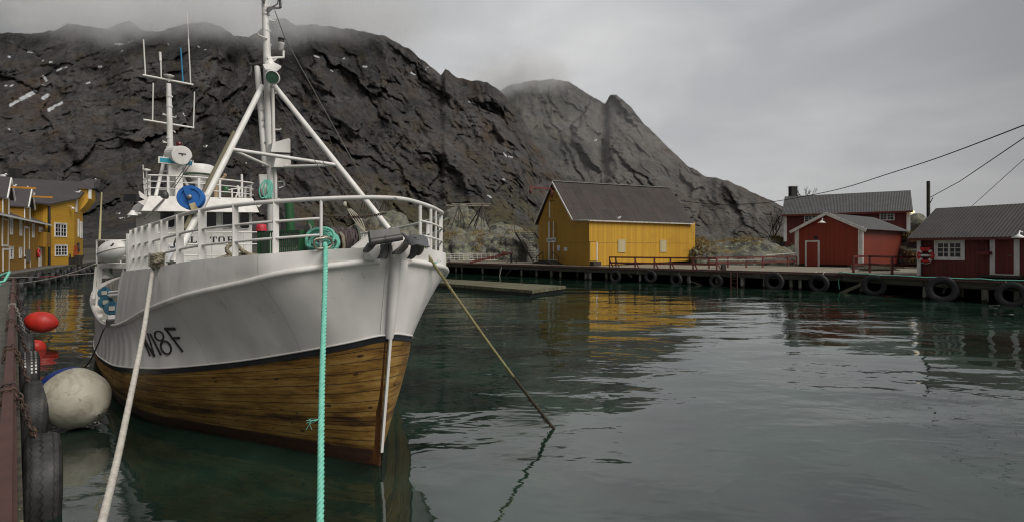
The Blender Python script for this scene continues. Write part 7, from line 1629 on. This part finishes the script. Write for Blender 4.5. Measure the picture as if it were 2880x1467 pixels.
for k in range(16): q = [dc + ax * (-.26 + .035 * k + rg.gauss(0, .006)) + (UP * math.sin(a) + BA * math.cos(a)) * (.155 + rg.gauss(0, .008)) for a in [2 * math.pi * j / 18 for j in range(18)]]; mb.tube(q, .022, 5, loop=True)
mb.build('line_on_drum', paint('dark_netting', (0.10, 0.075, 0.075), (0.030, 0.026, 0.028), .9, 30), wn_)
for k, sgn in ((0, -.30), (1, .30)):
    mb = MB(); mb.lathe(dc + ax * sgn, ax, [(.01, -.012), (.21, -.012), (.215, 0), (.21, .012), (.01, .012)], 26, sm=False); mb.build('flange', paint('flange_green_%d' % k, (0.11, 0.13, 0.09), (0.07, 0.075, 0.06), .6, 6), wn_)
mb = MB(); mb.tube([BU(956, 655, .75), BU(964, 665, .7), BU(967, 690, .7), BU(966, 700, .7)], .022, 8); mb.build('pale_line', M_HAWSER, wn_)
# ---- bow line running down into the water, weed grown below
b0_ = BU(1196, 702, .1); b1_ = G(1565, 1213, -.05); pth = sag(BU(1188, 694, .0), b1_, .06, 40)
mb = MB(); mb.twist(pth[:27], .019, .09, 6); bl_ = mb.build('bow_line', paint('green_tan_rope', (0.26, 0.235, 0.115), (0.14, 0.125, 0.06), .9, 30)); tag(bl_, 'greenish mooring rope slanting from the bow into the water', 'rope'); bl_['_loc'] = (0, 0, 0)
mb = MB(); mb.twist(pth[26:], .022, .09, 6); rg = random.Random(2)
for k in range(60): p = pth[30].lerp(pth[-1], rg.random() ** .6); mb.tube([p, p + V((rg.gauss(0, .02), rg.gauss(0, .02), -.02 - rg.random() * .04))], .006, 4)
mb.build('weedy_end', paint('weedy_rope', (0.045, 0.035, 0.018), (0.02, 0.016, 0.01), .8, 14), bl_)
mb = MB(); p = BU(1218, 724, .3); q = P(1217, 722, p.y - .5)
for k in range(8): mb.tube([pth[3], pth[3] + V((rg.gauss(.03, .02), rg.gauss(0, .02), rg.gauss(.02, .02)))], .003, 4)
mb.build('frayed_knot', M_TEALROPE, bl_)
# ---- thin lines from the aft platform to the left quay
qb = V((-22.6, 23.0, 1.05)); pA = BU(268, 742, UPL + .6)
mb = MB(); mb.tube([V(p) for p in spline([tuple(P(268, 742, pA.y)), tuple(P(205, 766, 13.5)), tuple(P(120, 787, 17)), tuple(P(30, 799, 21.5)), tuple(P(-30, 802, 24))], 8)], .016, 6); tag(mb.build('mooring_line', M_WROPE), 'thin pale line sagging from the aft platform to the left quay', 'rope')
M_REDROPE = paint('red_rope', (0.40, 0.03, 0.04), None, .8, bump=0)
ln = [P(270, 767, pA.y), P(170, 775, 16), P(158, 776, 16.5), P(110, 778, 18), P(40, 779.5, 22), P(5, 778, 24)]
mb = MB(); mb.tube(ln[:2] , .015, 6); mb.tube(ln[3:], .015, 6); tl2 = mb.build('mooring_line', M_WROPE); tag(tl2, 'straight thin line with red lengths between the boat and the left quay', 'rope'); tl2['_loc'] = (0, 0, 0)
mb = MB(); mb.tube(ln[1:4], .0155, 6); mb.build('red_length', M_REDROPE, tl2)
mb = MB(); mb.tube([V(p) for p in spline([tuple(BU(312, 902, 6.3)), tuple(P(292, 925, 9.0)), tuple(P(272, 975, 9.2)), tuple(P(245, 1025, 9.4)), tuple(P(205, 1052, 9.6)), tuple(P(165, 1062, 9.7)), tuple(P(120, 1040, 9.6))], 6)], .012, 6); tag(mb.build('black_hose', M_BLACK), 'black cable looping from the low aft rail towards the cream buoy', 'cable')
